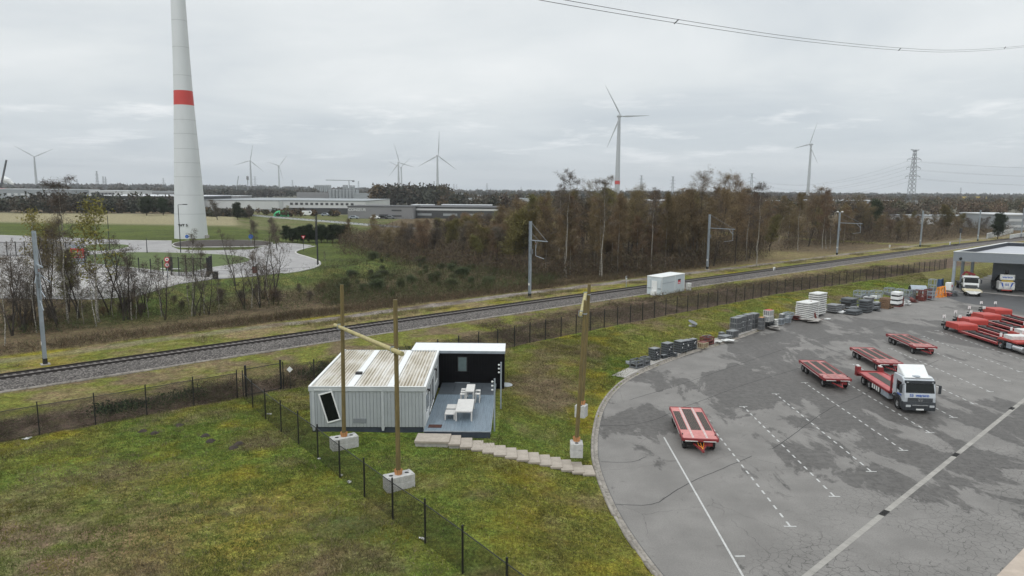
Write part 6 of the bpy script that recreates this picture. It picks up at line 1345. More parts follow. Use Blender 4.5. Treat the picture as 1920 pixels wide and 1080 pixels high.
def barfence(label, a, b, h_, n, gate=False, name='bar_fence', cat='fence', slats=True):
    A = P(*a, PLATZ); B = P(*b, PLATZ); l = (B-A).length; t = thing(name, label, cat, tuple(A), math.atan2(B.y-A.y, B.x-A.x))
    for i in range(n+1): MB().box(i*l/n-.07, i*l/n+.07, -.07, .07, -.1, h_+.15).build('post', M['fence'], t)
    if slats:
        mb = MB(); m_ = int(l/.16)
        for i in range(m_): mb.box(i*.16-.014, i*.16+.014, -.014, .014, .1, h_)
        mb.box(0, l, -.03, .03, .12, .18).box(0, l, -.03, .03, h_-.08, h_); mb.build('bars', M['fence'], t)
    else:
        mb = MB()
        for i in range(6): mb.box(0, l, -.015, .015, .2+i*h_/6, .225+i*h_/6)
        mb.build('wires', M['fence'], t)
barfence('black barred fence at the left edge beside the forecourt', (-20, 481), (64, 480), 3.2, 5); barfence('black barred sliding gate left of the red panel board', (66, 481), (134, 486), 3.6, 8, name='bar_gate', cat='gate')
barfence('black wire fence behind the forecourt between board and far gate', (160, 498), (306, 516), 2.6, 7, slats=False); barfence('dark barred gate at the end of the forecourt beside the leaning birch', (322, 517), (392, 520), 3.3, 5, name='bar_gate', cat='gate'); barfence('dark barred gate leaf turned end on next to the road', (389, 520), (398, 513), 3.4, 2, name='bar_gate', cat='gate')
for k, (px, py) in enumerate(((478, 512), (404, 523))): c = P(px, py, PLATZ); t = thing('litter_bin', ('brown bin at the lower edge of the estate road', 'dark bollard beside the gate leaf')[k], 'bin', tuple(c)); MB().box(-.42, .42, -.3, .3, 0, 1.2).build('case', M['brownpaint'] if k == 0 else M['undark'], t, bevel=.05); MB().box(-.45, .45, -.33, .33, 1.202, 1.3).build('lid', M['undark'], t)
c = P(318, 508, PLATZ); t = thing('intercom_pillar', 'dark pillar beside the barred gate', 'pillar', tuple(c)); MB().box(-.55, .55, -.3, .3, 0, 2.6).build('case', M['undark'], t, bevel=.04); MB().box(-1.6, 2.0, -.2, .2, .35, .5).build('low_wall', M['white'], t)
# ------------------------------------------------------------------ far buildings
def bldg(name, label, cat, pxl, pxr, pyb, pyt, depth, m1, m2, z=1.0, roofl=.5, win=None, rz=0.0, bands=()):
    a = P(pxl, pyb, z); b = P(pxr, pyb, z); yy = (a.y+b.y)/2; w_ = b.x-a.x; h_ = ztop((a.x+b.x)/2, yy, pyt)-z; t = thing(name, label, cat, (a.x, yy, z), rz)
    MB().box(0, w_, 0, depth, -2, h_).build('wall', M[m1] if isinstance(m1, str) else m1, t); MB().box(-.3, w_+.3, -.3, depth+.3, h_+.01, h_+roofl).build('roof', M[m2] if isinstance(m2, str) else m2, t)
    for k, (u0, u1, v0, v1, mm_) in enumerate(bands): MB().box(u0*w_, u1*w_, -.12, -.01, v0*h_, v1*h_).build('wall_band', M[mm_], t)
    if win:
        n, u0, u1, v0, v1, mm_ = win
        for i in range(n):
            x0 = (u0+(u1-u0)*i/n)*w_; x1 = x0+(u1-u0)/n*w_*.55; MB().box(x0, x1, -.14, -.02, v0*h_, v1*h_).build('window', M[mm_], t)
    return t, w_, h_
M['bgrey'] = mat('far_grey_cladding', (0.20, 0.20, 0.205), 0.7, var=0.04, scale=.1); M['bwhite'] = mat('far_white_cladding', (0.52, 0.53, 0.53), 0.7, var=0.05, scale=.1); M['bdark'] = mat('far_dark_cladding', (0.05, 0.052, 0.055), 0.7, var=0.1, scale=.1); M['bmid'] = mat('far_mid_grey', (0.26, 0.28, 0.29), 0.7, var=0.05, scale=.1); M['broof'] = mat('far_pale_roof', (0.62, 0.64, 0.66), 0.6, var=0.04, scale=.05)
bldg('warehouse', 'long low grey warehouse with a pale roof at the left edge of the horizon', 'warehouse', -80, 168, 374, 355, 60, 'bmid', 'broof', win=(9, .3, .95, .35, .6, 'bwhite'))
bldg('factory_hall', 'white factory block with a glazed strip left of the turbine tower', 'factory', 160, 253, 384, 358, 40, 'bwhite', 'broof', bands=((.05, .62, .48, .88, 'bdark'),), win=(6, .07, .62, .5, .85, 'bgrey'))
bldg('warehouse', 'dark low hall with a thin pale roof edge behind the turbine tower', 'warehouse', 150, 372, 396, 368, 70, 'bdark', 'broof', bands=((0, .55, .55, .8, 'bwhite'),))
bldg('warehouse', 'big white distribution hall right of the turbine tower', 'warehouse', 374, 530, 396, 376, 120, 'bwhite', 'bmid', bands=((0, 1, .0, .22, 'bmid'),))
bldg('warehouse', 'thin pale roofed hall rising behind the big white distribution hall', 'warehouse', 374, 458, 376, 367.5, 40, 'bgrey', 'broof')
bldg('warehouse', 'white hall with a row of small dark windows and an open dark loading side', 'warehouse', 526, 690, 402, 377, 90, 'bwhite', 'bmid', win=(13, .08, .88, .70, .86, 'bdark'), bands=((0, .78, .02, .48, 'bdark'),))
t, w_, h_ = bldg('office_building', 'modern flat roofed grey office block beside the car park', 'office', 649, 777, 410, 387.5, 30, 'bgrey', 'bdark', roofl=.25, win=(1, .48, .72, .14, .36, 'bdark'), bands=((.67, .82, .64, .76, 'bdark'), (.67, .82, .18, .30, 'bdark')))
text('lettering', 'CONSEUR', 2.2, M['bwhite'], t, (5.5, -.2, h_-2.6), (math.pi/2, 0, 0), .03, bold=.06)
bldg('office_building', 'dark hall with a pale roof strip adjoining the grey office block', 'hall', 777.5, 935, 410, 389, 40, 'bdark', 'bdark', roofl=.2, win=(3, .02, .95, .25, .45, 'bmid'), bands=((0, 1, .72, .88, 'bwhite'),))
for k, (l, r) in enumerate(((771, 812), (827, 922))): bldg('roof_hood', ('left', 'right')[k]+' white rooflight ridge above the dark hall', 'rooflight', l, r, 405, 384.5, 12, 'broof', 'broof', roofl=.2)
bldg('warehouse', 'pale low warehouse with rounded rooflights behind the dark hall', 'warehouse', 838, 900, 388, 373, 60, 'bmid', 'bmid', win=(3, .1, .95, .8, 1.04, 'bwhite')); bldg('warehouse', 'cream low warehouse right of the one with rooflights', 'warehouse', 900, 995, 388, 373, 60, 'bwhite', 'bmid', win=(8, .05, .95, .2, .8, 'bmid'))
for k, (l, r, yb, yt, lb) in enumerate(((1210, 1296, 402, 377, 'pale building glimpsed between the birches in the middle'), (1405, 1485, 390, 377, 'low pale hall glimpsed behind the wood left of the rightmost turbine'), (1545, 1700, 388, 376.5, 'long low hall behind the trees below the big pylon'))): bldg('warehouse', lb, 'warehouse', l, r, yb, yt, 50, 'bmid', 'broof', win=(5, .1, .9, .3, .7, 'bwhite'))
bldg('warehouse', 'pale building with a domed rooflight at the right edge above the bridge', 'warehouse', 1878, 1960, 432, 404, 30, 'bmid', 'bwhite', bands=((.05, .9, .6, .75, 'bwhite'), (.05, .9, .2, .35, 'bwhite'))); bldg('gantry_building', 'low yellow topped building on the far right skyline', 'building', 1812, 1850, 376, 369, 20, 'yellow', 'yellow')
# parked vehicles seen as a bright row behind the right hand trees
def car(px, py, label, m_='white', kind='car', rz=0.0, z=1.0, s=1.0, grp=None):
    c = P(px, py, z); t = thing('parked_van' if kind == 'van' else 'parked_car', label, kind, tuple(c), rz, grp, s)
    prof = [(-2.2, .35), (-2.25, .9), (-2.0, 1.0), (-1.5, 1.45), (.5, 1.5), (1.2, 1.0), (2.1, .85), (2.2, .35)] if kind == 'car' else [(-2.8, .4), (-2.85, 2.3), (-2.7, 2.45), (1.2, 2.45), (1.9, 1.5), (2.7, 1.2), (2.8, .4)]
    MB().add([(y, -.9, z_) for y, z_ in prof]+[(y, .9, z_) for y, z_ in prof], [tuple(range(len(prof))), tuple(range(len(prof), 2*len(prof)))[::-1]]+[((i+1) % len(prof), i, len(prof)+i, len(prof)+(i+1) % len(prof)) for i in range(len(prof))]).build('body', M[m_], t, bevel=.05)
    MB().box(-1.3, .5, -.93, .93, 1.03, 1.4).build('windows', M['glass'], t) if kind == 'car' else MB().box(.6, 1.5, -.93, .93, 1.5, 2.1).build('windows', M['glass'], t)
    for x in (-1.4, 1.4):
        for y in (-.85, .85): MB().lathe([(.001, -.1), (.34, -.1), (.34, .1), (.001, .1)], 12, (x, y, .34), 'y').build('wheel', M['tyre'], t)
CG = 'vehicles parked on the far business estate'
car(578, 404.5, 'white van parked at the dark loading side of the white hall', 'white', 'van', s=1.25, grp=CG)
for px, lb, m_ in ((611, 'pale car right of the white van', 'galv'), (664, 'silver car at the left corner of the grey office block', 'galv'), (704, 'white car in front of the grey office block', 'white'), (718, 'dark car beside the white one before the grey office block', 'undark'), (732, 'grey car at the right end before the grey office block', 'galv_dark')): car(px, 410.5 if px > 650 else 405, lb, m_, grp=CG, s=1.25)
for i in range(13):
    px = 1700+i*12.5+random.uniform(-2, 2); car(px, 419+random.uniform(-2, 4), 'pale vehicle standing in the row seen through the bare trees on the right', ('white', 'white', 'galv')[i % 3], 'van' if i % 2 else 'car', random.uniform(-.3, .3), grp='pale vehicles seen through the bare trees on the right', s=1.15)
bldg('warehouse', 'long white low hall seen through the bare trees on the right', 'warehouse', 1700, 1862, 414, 406, 25, 'bwhite', 'bmid')
t = thing('green_dome_tent', 'small bright green covered heap beside the far road', 'green cover', tuple(P(529, 405.5, 1.0))); MB().lathe([(5.2, 0), (4.6, 1.8), (3.0, 3.2), (.01, 3.8)], 14).build('cover', M['green'], t)
# far road with white barrier blocks
A = P(452, 402.5, 1.3); B = P(690, 422, 1.3); t = thing('crash_barrier', 'long dashed white road barrier crossing behind the dark shrubs', 'barrier'); mb = MB(); d = (B-A).normalized(); s_ = 0
while s_ < (B-A).length: mb.bar(A+d*s_, A+d*(s_+2.6), .3, .9); s_ += 4.6
mb.bar(A+Vector((0, 0, -.1)), B+Vector((0, 0, -.1)), .15, .35); mb.build('blocks', M['bwhite'], t)
nr = Vector((-d.y, d.x, 0)); o = sheet('far_road', [tuple(q)[:2] for q in (A-d*60+nr*1, B+d*40+nr*1, B+d*40+nr*9, A-d*60+nr*9)], 1.12, M['asphalt_dark'])
# silos
for k, (l, r, yb, yt, n, lb) in enumerate(((589, 633, 364, 347.5, 9, 'left row of tall grey silos on the skyline'), (617, 682, 372, 355.5, 9, 'front row of pale grey silos below the tower crane'), (643, 655, 370, 348, 2, 'pair of taller grey silos below the tower crane'), (656, 668, 370, 349, 2, 'pale silo pair right of the tallest silos'))):
    a = P(l, yb, 2.0); b = P(r, yb, 2.0); w_ = (b.x-a.x)/n; h_ = ztop(a.x, a.y, yt)-2; t = thing('silo_row', lb, 'silos', tuple(a), 0, 'silos on the skyline')
    for i in range(n): MB().lathe([(w_*.48, 0), (w_*.48, h_*.95), (w_*.3, h_), (.01, h_)], 12, (w_*(i+.5), 0, 0)).build('silo', M['bmid'], t)
    MB().box(0, w_*n, -.5, .5, h_, h_+1.2).build('walkway', M['bgrey'], t)
# cranes
c = P(655, 366, 2.0); zt = ztop(c.x, c.y, 338.5)-2; t = thing('tower_crane', 'tower crane with a long level jib above the silos', 'crane', tuple(c)); k_ = c.y/FPX
MB().bar((0, 0, 0), (0, 0, zt), 1.6).build('mast', M['bmid'], t); MB().bar((-43*k_, 0, zt-0*k_+.5*k_), (10*k_, 0, zt), 1.2, 1.6).build('jib', M['bmid'], t); MB().box(6*k_, 10*k_, -1.5, 1.5, zt-3, zt).build('counterweight', M['bdark'], t)
c = P(2, 372, 1.0); zt = ztop(c.x, c.y, 300)-1; t = thing('mobile_crane', 'dark raised mobile crane boom at the left edge', 'crane', tuple(c)); zz = ztop(c.x, c.y, 353)-1; xt = XZ(12, zt+1, c.y)-c.x; xb = XZ(1, zz+1, c.y)-c.x
MB().bar((xb, 0, zz), (xt, 0, zt), 1.6).build('boom', M['bdark'], t); MB().box(xb-4, xb+5, -2, 2, 0, zz).build('carrier', M['sign_red'], t)
c = P(445, 362, 1.0); zt = ztop(c.x, c.y, 330)-1; t = thing('mobile_crane', 'small tilted crane boom between the tower and the paired turbines', 'crane', tuple(c)); MB().bar((-3, 0, 8), (6, 0, zt), 1.8).build('boom', M['bmid'], t); MB().box(-8, 3, -2, 2, 0, 9).build('carrier', M['bgrey'], t)
c = P(465.5, 366, 1.0); zt = ztop(c.x, c.y, 330)-1; t = thing('telecom_mast', 'thick telecom mast with a round head left of the paired turbines', 'mast', tuple(c)); MB().tube((0, 0, 0), (0, 0, zt), .9).build('pole', M['bmid'], t); MB().lathe([(.9, zt-9), (2.6, zt-8), (2.6, zt-1), (.9, zt)], 10).build('antenna_head', M['bgrey'], t)
c = P(25, 362, 2.0); rr = 1.0; t = thing('steam_plume', 'small white steam plume above the grey warehouse at the left edge', 'steam', tuple(c)); t['kind'] = 'stuff'
bm = bmesh.new()
for i in range(9):
    r_ = bmesh.ops.create_icosphere(bm, subdivisions=2, radius=3.2+i*.5); bmesh.ops.translate(bm, verts=r_['verts'], vec=(-i*2.0, 0, 22-abs(i-4)*.6+i*1.1))
for v in bm.verts: v.co += Vector((random.uniform(-.6, .6), random.uniform(-.6, .6), random.uniform(-.6, .6)))
me = bpy.data.meshes.new('plume'); bm.to_mesh(me); bm.free(); me.materials.append(M['white']); o = bpy.data.objects.new('plume', me); C.objects.link(o); o.parent = t
# far wind turbines
def turbine(hub, hh, R_, c_, th, yaw_s, label, tw_=1.0, band=False):
    hx, hy = hub; v = _F*FPX+_R*(hx-960)-_U*(hy-540); k_ = (hh-CAMH)/v.z if v.z > 0 else 0; p = Vector((v.x*k_, v.y*k_, hh)); sc = p.y/FPX
    RR = R_*sc; psi = math.acos(min(1, c_))*yaw_s; gz = 1.0
    t = thing('wind_turbine', label, 'wind turbine', (p.x, p.y, gz), -math.atan2(p.x, p.y)+psi, 'wind turbines on the skyline'); h_ = hh-gz
    MB().path([(0, RR*.05, 0), (0, RR*.05, h_*.5), (0, RR*.05, h_)], [3.3*tw_, 2.6*tw_, 1.6*tw_], 12).build('tower', M['blade2'], t)
    MB().path([(0, -RR*.02, h_), (0, RR*.03, h_+.3), (0, RR*.12, h_+.4), (0, RR*.15, h_+.2)], [1.3, 2.2, 2.0, .8], 8).build('nacelle', M['blade2'], t)
    if band: MB().lathe([(3.22*tw_, 27-1-16), (3.22*tw_, 32-1-16)], 12, (0, RR*.05, 16)).build('red_band', M['tower_red'], t); MB().box(-1.2, 1.2, RR*.02-2, RR*.14, h_-.6, h_+.3).build('red_stripe', M['tower_red'], t)
    rot = thing('rotor', None, None); rot.parent = t; rot.location = (0, -RR*.03, h_); MB().lathe([(.01, -2.4), (1.5, -1.0), (1.9, .8), (1.7, 1.6)], 10, (0, 0, 0), 'y').build('hub', M['blade2'], rot)
    for j in range(3):
        a = th+j*2*math.pi/3; u = Vector((math.sin(a), 0, math.cos(a))); s_ = Vector((math.cos(a), 0, -math.sin(a))); mb = MB(); vs = []
        for f, w_, tk in ((.02, .022, .022), (.08, .030, .022), (.2, .052, .014), (.5, .034, .008), (.8, .021, .005), (1.0, .008, .002)):
            cc = u*RR*f; vs += [cc-s_*RR*w_*.35, cc+Vector((0, -RR*tk*.5, 0)), cc+s_*RR*w_*.65, cc+Vector((0, RR*tk*.5, 0))]
        mb.add(vs, [(k*4+i, k*4+(i+1) % 4, (k+1)*4+(i+1) % 4, (k+1)*4+i) for k in range(5) for i in range(4)]+[(20, 21, 22, 23)]); mb.build('blade', M['blade2'], rot)
    return t
M['blade2'] = mat('far_turbine_paint', (0.40, 0.42, 0.43), 0.6, var=0.02, scale=.05)
turbine((1163, 218), 120, 63, .83, math.radians(-34), 1, 'nearest far turbine, with a red tower band above the birch wood', 1.15, True); turbine((1519, 271), 120, 42.5, .62, math.radians(24), -1, 'turbine on the right with steeply turned rotor', 1.1)
turbine((821, 292), 112, 45, .90, math.radians(3), 1, 'turbine with one blade straight up, right of the crossing pair', 1.25); turbine((748, 305), 112, 35, .82, math.radians(-18), 1, 'front turbine of the overlapping pair left of the straight up one', 1.35); turbine((751.5, 314), 112, 29, .80, math.radians(53), -1, 'rear turbine of the overlapping pair, partly hidden', 1.3)
turbine((469, 301), 112, 30, 1.0, math.radians(11), 1, 'left turbine of the pair right of the huge tower', 1.3); turbine((523, 311), 112, 28, .78, math.radians(43), 1, 'right turbine of the pair right of the huge tower', 1.3); turbine((64, 294), 112, 35, 1.0, math.radians(-57), 1, 'turbine at the far left above the warehouse', 1.3)
# pylons
def pylon_mesh():
    parts = {'lattice': MB(), 'crossarm': MB()}; mb = parts['lattice']; Hh = 60.0; prof = [(0, 5.0), (18, 2.5), (30, 2.2), (56, 1.1), (60, .9)]
    def hw(z):
        for (z0, w0), (z1, w1) in zip(prof[:-1], prof[1:]):
            if z <= z1: return w0+(w1-w0)*(z-z0)/(z1-z0)
        return .9
    lv = [0, 7, 12.5, 17, 21, 25, 29, 33, 37, 41, 45, 49, 53, 57, 60]; T = .24
    for z0, z1 in zip(lv[:-1], lv[1:]):
        a, b = hw(z0), hw(z1); cs = [(-1, -1), (1, -1), (1, 1), (-1, 1)]
        for i in range(4):
            p, q = cs[i], cs[(i+1) % 4]; mb.bar((p[0]*a, p[1]*a, z0), (p[0]*b, p[1]*b, z1), T); mb.bar((p[0]*a, p[1]*a, z0), (q[0]*b, q[1]*b, z1), T*.6); mb.bar((q[0]*a, q[1]*a, z0), (p[0]*b, p[1]*b, z1), T*.6)
    mb = parts['crossarm']
    for z, L_ in ((34, 7.8), (42.5, 7.4), (50.5, 7.4), (59.6, 4.6)):
        w_ = hw(z)
        for s_ in (-1, 1):
            for y in (-w_, w_): mb.bar((s_*w_, y, z), (s_*L_, 0, z+(0 if z < 59 else .6)), T*.7); mb.bar((s_*w_, y, z+(2.2 if z < 59 else -1.5)), (s_*L_, 0, z+(0 if z < 59 else .6)), T*.7)
            if z < 59: mb.bar((s_*L_, 0, z), (s_*L_, 0, z-1.8), .18)
    return parts
PM = pylon_mesh(); M['pylon'] = mat('pylon_steel', (0.155, 0.165, 0.175), 0.6, var=.05, scale=.1)
def pylon0(label, px, pyt, d_y, rz=0.0, grp='lattice pylons on the skyline'):
    # top seen at (px, pyt), standing at depth d_y on the plain
    v = _F*FPX+_R*(px-960)-_U*(pyt-540); k_ = d_y/v.y; zt = CAMH+v.z*k_; t = thing('lattice_pylon', label, 'pylon', (v.x*k_, d_y, 1.0), rz, grp, (zt-1)/60.0); return t, Vector((v.x*k_, d_y, 1.0)), (zt-1)/60
py0, q0, s0 = pylon0('big lattice pylon with three crossarms on the right skyline', 1716, 280.5, 655, .12)
for k, m_ in PM.items(): m_.build(k, M['pylon'], py0)
for px, pt, dy, lb in ((1410, 325, 1060, 'slim lattice pylon above the tall birches right of centre'), (1262, 331, 1150, 'lattice pylon left of the tallest right hand birches'), (1203, 329, 1300, 'faint pylon top between the far turbine and the birches'), (977, 350, 2200, 'tiny pylon on the skyline left of the lone tall birch'), (913, 344, 1900, 'small pylon right of the straight up turbine'), (851, 345, 1900, 'left of two tiny pylons by the straight up turbine'), (856, 345.5, 2000, 'right of two tiny pylons by the straight up turbine'), (814, 340, 1700, 'tiny pylon just left of the straight up turbine'), (758, 346, 2000, 'tiny pylon at the foot of the overlapping turbines'), (548, 338, 1700, 'small pylon between the silos and the turbine pair'), (478, 331, 1500, 'small pylon at the foot of the turbine pair'), (306, 334, 1600, 'small pylon just left of the huge tower'), (181, 321, 1300, 'left one of the small pylons above the white factory'), (193, 331, 1500, 'middle one of the small pylons above the white factory'), (197.5, 331.5, 1500, 'right one of the small pylons above the white factory'), (144, 336, 1700, 'faint small pylon above the grey warehouse'), (672, 340, 1900, 'tiny pylon right of the tower crane'), (1802, 352, 1900, 'faint pylon on the far right skyline'), (1008, 355, 2500, 'tiniest pylon left of the lone tall birch')):
    t, q, s_ = pylon0(lb, px, pt, dy, random.uniform(-.6, .6))
    for ch in list(py0.children): cc = ch.copy(); C.objects.link(cc); cc.parent = t
t = thing('transmission_line', 'faint transmission lines hanging from the big pylon across the right sky', 'power line')
tgt = Vector((XZ(1410, 50, 1060), 1060, 1.0)); k2 = (ztop(tgt.x, 1060, 325)-1)/60
for z in (34, 42.5, 50.5):
    for s_ in (-1, 1):
        a = q0+Vector((s_*7.4*s0, s_*.9*s0, (z-1.8)*s0)); b = Vector((tgt.x+s_*7.4*k2, 1060, 1+(z-1.8)*k2)); q = []
        for i in range(15): f = i/14; p = a.lerp(b, f); p.z -= 4*f*(1-f)*15; q.append(p)
        MB().path(q, [.055]*15, 3).build('conductor', M['pylon'], t)
        b = a+Vector((330, -30, 4)); q = []
        for i in range(13): f = i/12; p = a.lerp(b, f); p.z -= 4*f*(1-f)*8; q.append(p)
        MB().path(q, [.055]*13, 3).build('conductor', M['pylon'], t)
# ------------------------------------------------------------------ vegetation
def rnd_unit(n, rng, up=0.0):
    v = rng.normal(size=(n, 3)); v /= np.linalg.norm(v, axis=1)[:, None]; v[:, 2] += up; v /= np.linalg.norm(v, axis=1)[:, None]+1e-9; return v
def slivers(Pt, D, L_, W_, rng):
    """thin triangular twigs: base point, direction, length, width"""
    n = len(Pt); r = rng.normal(size=(n, 3)); s = np.cross(D, r); s /= np.linalg.norm(s, axis=1)[:, None]+1e-9
    V = np.empty((n, 3, 3)); V[:, 0] = Pt-s*W_[:, None]/2; V[:, 1] = Pt+s*W_[:, None]/2; V[:, 2] = Pt+D*L_[:, None]
    return V.reshape(-1, 3), np.arange(3*n).reshape(n, 3)
class TreeGen:
    """limbs as tapered tubes plus the points twigs grow from"""
    def __init__(s, seed): s.r = random.Random(seed); s.rng = np.random.default_rng(seed); s.mb = MB(); s.pts = []; s.dirs = []
    def limb(s, p, d, L_, r0, depth, droop=0.0, up=0.0, kids=3, wob=.18, kl=.55, spread=.8):
        n = 4 if depth < 2 else 3; pts = [Vector(p)]; d = Vector(d).normalized(); rr = [r0]
        for k in range(n):
            d = (d+Vector((s.r.gauss(0, wob), s.r.gauss(0, wob), s.r.gauss(0, wob*.5)+up-droop*(k+1)/n))).normalized(); pts.append(pts[-1]+d*L_/n); rr.append(max(.008, r0*(1-.85*(k+1)/n)))
            s.pts.append(tuple(pts[-1])); s.dirs.append(tuple(d))
            if depth > 0: s.pts.append(tuple(pts[-1].lerp(pts[-2], .5))); s.dirs.append(tuple(d))
        s.mb.mi = 1; s.mb.path(pts, rr, 5 if depth == 0 else 3); s.mb.mi = 0
        if depth < 2:
            for _ in range(kids):
                f = s.r.uniform(.3, .95); i = min(int(f*n), n-1); q = pts[i].lerp(pts[i+1], f*n-i); a = s.r.uniform(0, 6.283); side = Vector((math.cos(a), math.sin(a), s.r.uniform(-.1, .5))); dd = (d*(1-spread*.5)+side*spread).normalized()
                s.limb(q, dd, L_*kl*s.r.uniform(.7, 1.2), rr[i]*.6, depth+1, droop, up, kids, wob, kl, spread)
def make_tree(name, seed, h=15.0, trunk_r=.14, crown0=.35, nl=14, spread=2.6, ntw=3200, droop=.35, up=.15, tw=(.35, .8), tww=.035, bark='bark_birch', leaf='twig_brown', lean=.0, hang=.5, forks=1, kids=3, top_pow=.8, jit=.25, wobble=.05, leafy=0.0):
    g_ = TreeGen(seed); t = thing(name, None, None)
    for f in range(forks):
        a = g_.r.uniform(0, 6.28); ln = lean+(.12 if forks > 1 else 0); n = 8; pts = []; x = y = 0.0
        dx, dy = math.cos(a)*ln, math.sin(a)*ln
        hh = h*(1 if f == 0 else g_.r.uniform(.7, .95))
        for k in range(n+1):
            z = hh*k/n; pts.append(Vector((x, y, z-.15 if k == 0 else z))); x += dx*hh/n+g_.r.gauss(0, wobble)*hh/n; y += dy*hh/n+g_.r.gauss(0, wobble)*hh/n
        rad = [trunk_r*(1-.9*(k/n)**.9)+.012 for k in range(n+1)]; rad[0] *= 1.25; g_.mb.path(pts, rad, 7)
        m_ = nl if f == 0 else int(nl*.7)
        for i in range(m_):
            u = crown0+(1-crown0)*((i+g_.r.random())/m_)**.9; k = min(int(u*n), n-1); q = pts[k].lerp(pts[k+1], u*n-k); aa = i*2.4+g_.r.uniform(-.5, .5)
            env = math.sin(math.pi*min(1, max(.08, ((u-crown0)/(1-crown0))*.82+.18)))**top_pow; L_ = spread*(.35+.65*env)*g_.r.uniform(.75, 1.2)
            el = g_.r.uniform(.35, .95)+.4*u; g_.limb(q, (math.cos(aa)*math.cos(el), math.sin(aa)*math.cos(el), math.sin(el)), L_, rad[k]*.45, 0, droop*.5, up*.5, kids)
    o = g_.mb.build('trunk', [M[bark], M['bark_dark']], t, fix=False)
    P_ = np.array(g_.pts); D_ = np.array(g_.dirs); zmin = h*crown0*.8; idx = g_.rng.integers(0, len(P_), ntw)
    p = P_[idx]+g_.rng.normal(size=(ntw, 3))*jit; d = D_[idx]*.5+rnd_unit(ntw, g_.rng, -.1)*.7; d[:, 2] -= hang*g_.rng.random(ntw); d /= np.linalg.norm(d, axis=1)[:, None]
    L_ = g_.rng.uniform(tw[0], tw[1], ntw); W_ = g_.rng.uniform(.6, 1.4, ntw)*tww; V, F = slivers(p, d, L_, W_, g_.rng)
    # buds and small leaves sit along the twigs
    nb = int(ntw*(.9+leafy)); ib = g_.rng.integers(0, ntw, nb); bp = p[ib]+d[ib]*(L_[ib]*g_.rng.random(nb))[:, None]+g_.rng.normal(size=(nb, 3))*.05; bs = g_.rng.uniform(.05, .11, nb)*(1+leafy); V2, F2 = slivers(bp, rnd_unit(nb, g_.rng), bs*1.3, bs, g_.rng)
    npmesh('crown', np.vstack([V, V2]), np.vstack([F, F2+len(V)]), M[leaf], t)
    t['_h'] = float(np.percentile(V[:, 2], 99.3)); return t
def hide_proto(t):
    for ch in list(t.children): bpy.data.objects.remove(ch)
    bpy.data.objects.remove(t)
PROT = {}
def proto(k, *a, **kw): PROT[k] = make_tree(*a, **kw)
for i in range(3): proto('birch%d' % i, 'birch_tree', 100+i, h=17, trunk_r=.11, crown0=.20, nl=26, spread=2.9, ntw=6200, droop=.3, up=.22, hang=.9, tw=(.35, .95), tww=.040, lean=.03, leaf='twig_brown', jit=.22)
for i in range(2): proto('thin%d' % i, 'birch_tree', 120+i, h=19, trunk_r=.11, crown0=.45, nl=20, spread=3.2, ntw=3000, droop=.35, up=.18, hang=1.0, tw=(.3, .8), tww=.030, lean=.02, leaf='twig_grey', jit=.16)
for i in range(3): proto('grey%d' % i, 'bare_tree', 140+i, h=13, trunk_r=.15, crown0=.22, nl=18, spread=3.2, ntw=5200, droop=.05, up=.25, hang=.1, tw=(.3, .9), tww=.042, lean=.05, bark='bark_dark', leaf='twig_grey', jit=.3, forks=2)
for i in range(2): proto('brown%d' % i, 'bare_tree', 160+i, h=12, trunk_r=.14, crown0=.18, nl=20, spread=3.3, ntw=6000, droop=.08, up=.22, hang=.15, tw=(.3, .9), tww=.045, lean=.04, bark='bark_dark', leaf='twig_brown', jit=.32, forks=2)
for i in range(2): proto('olive%d' % i, 'budding_tree', 180+i, h=10, trunk_r=.11, crown0=.15, nl=18, spread=2.6, ntw=5600, droop=.05, up=.25, hang=.1, tw=(.25, .7), tww=.050, lean=.03, bark='bark_dark', leaf='twig_olive', jit=.30, forks=2, leafy=.4)
for i in range(2): proto('sapling%d' % i, 'young_birch', 200+i, h=9, trunk_r=.055, crown0=.30, nl=12, spread=1.3, ntw=620, droop=.1, up=.3, hang=.4, tw=(.2, .5), tww=.022, lean=.05, leaf='twig_grey', jit=.12, kids=2)
for i in range(3): proto('bare%d' % i, 'bare_tree', 220+i, h=9, trunk_r=.10, crown0=.20, nl=11, spread=2.6, ntw=900, droop=.12, up=.12, hang=.2, tw=(.25, .6), tww=.026, lean=.14, bark='bark_dark', leaf='twig_grey', jit=.14, forks=2, kids=3, wobble=.10)
proto('lime', 'lime_green_tree', 240, h=11, trunk_r=.10, crown0=.25, nl=16, spread=2.4, ntw=1000, droop=.1, up=.25, hang=.3, tw=(.15, .35), tww=.04, leaf='leaf_lime', jit=.30, leafy=.8)
for i in range(3): proto('dome%d' % i, 'birch_tree', 300+i, h=18, trunk_r=.085, crown0=.25, nl=24, spread=4.2, ntw=9500, droop=.25, up=.30, hang=.8, tw=(.3, .8), tww=.032, lean=.05, leaf='twig_brown', bark='bark_dark', jit=.26, forks=3, top_pow=.45)
proto('pine', 'evergreen_tree', 250, h=8, trunk_r=.12, crown0=.08, nl=26, spread=2.3, ntw=7500, droop=.1, up=.05, hang=.1, tw=(.15, .4), tww=.10, bark='bark_pine', leaf='leaf_dark', jit=.28, leafy=.8, top_pow=.6)
proto('broom', 'broom_bush', 260, h=2.6, trunk_r=.05, crown0=.05, nl=20, spread=1.2, ntw=3800, droop=0, up=.35, hang=-.7, tw=(.3, .8), tww=.030, bark='bark_dark', leaf='leaf_broom', jit=.30, forks=3, kids=2)
proto('scrub', 'bare_bush', 270, h=3.6, trunk_r=.05, crown0=.05, nl=22, spread=1.7, ntw=1700, droop=0, up=.25, hang=0, tw=(.25, .7), tww=.024, bark='bark_dark', leaf='twig_grey', jit=.3, forks=3, kids=2)
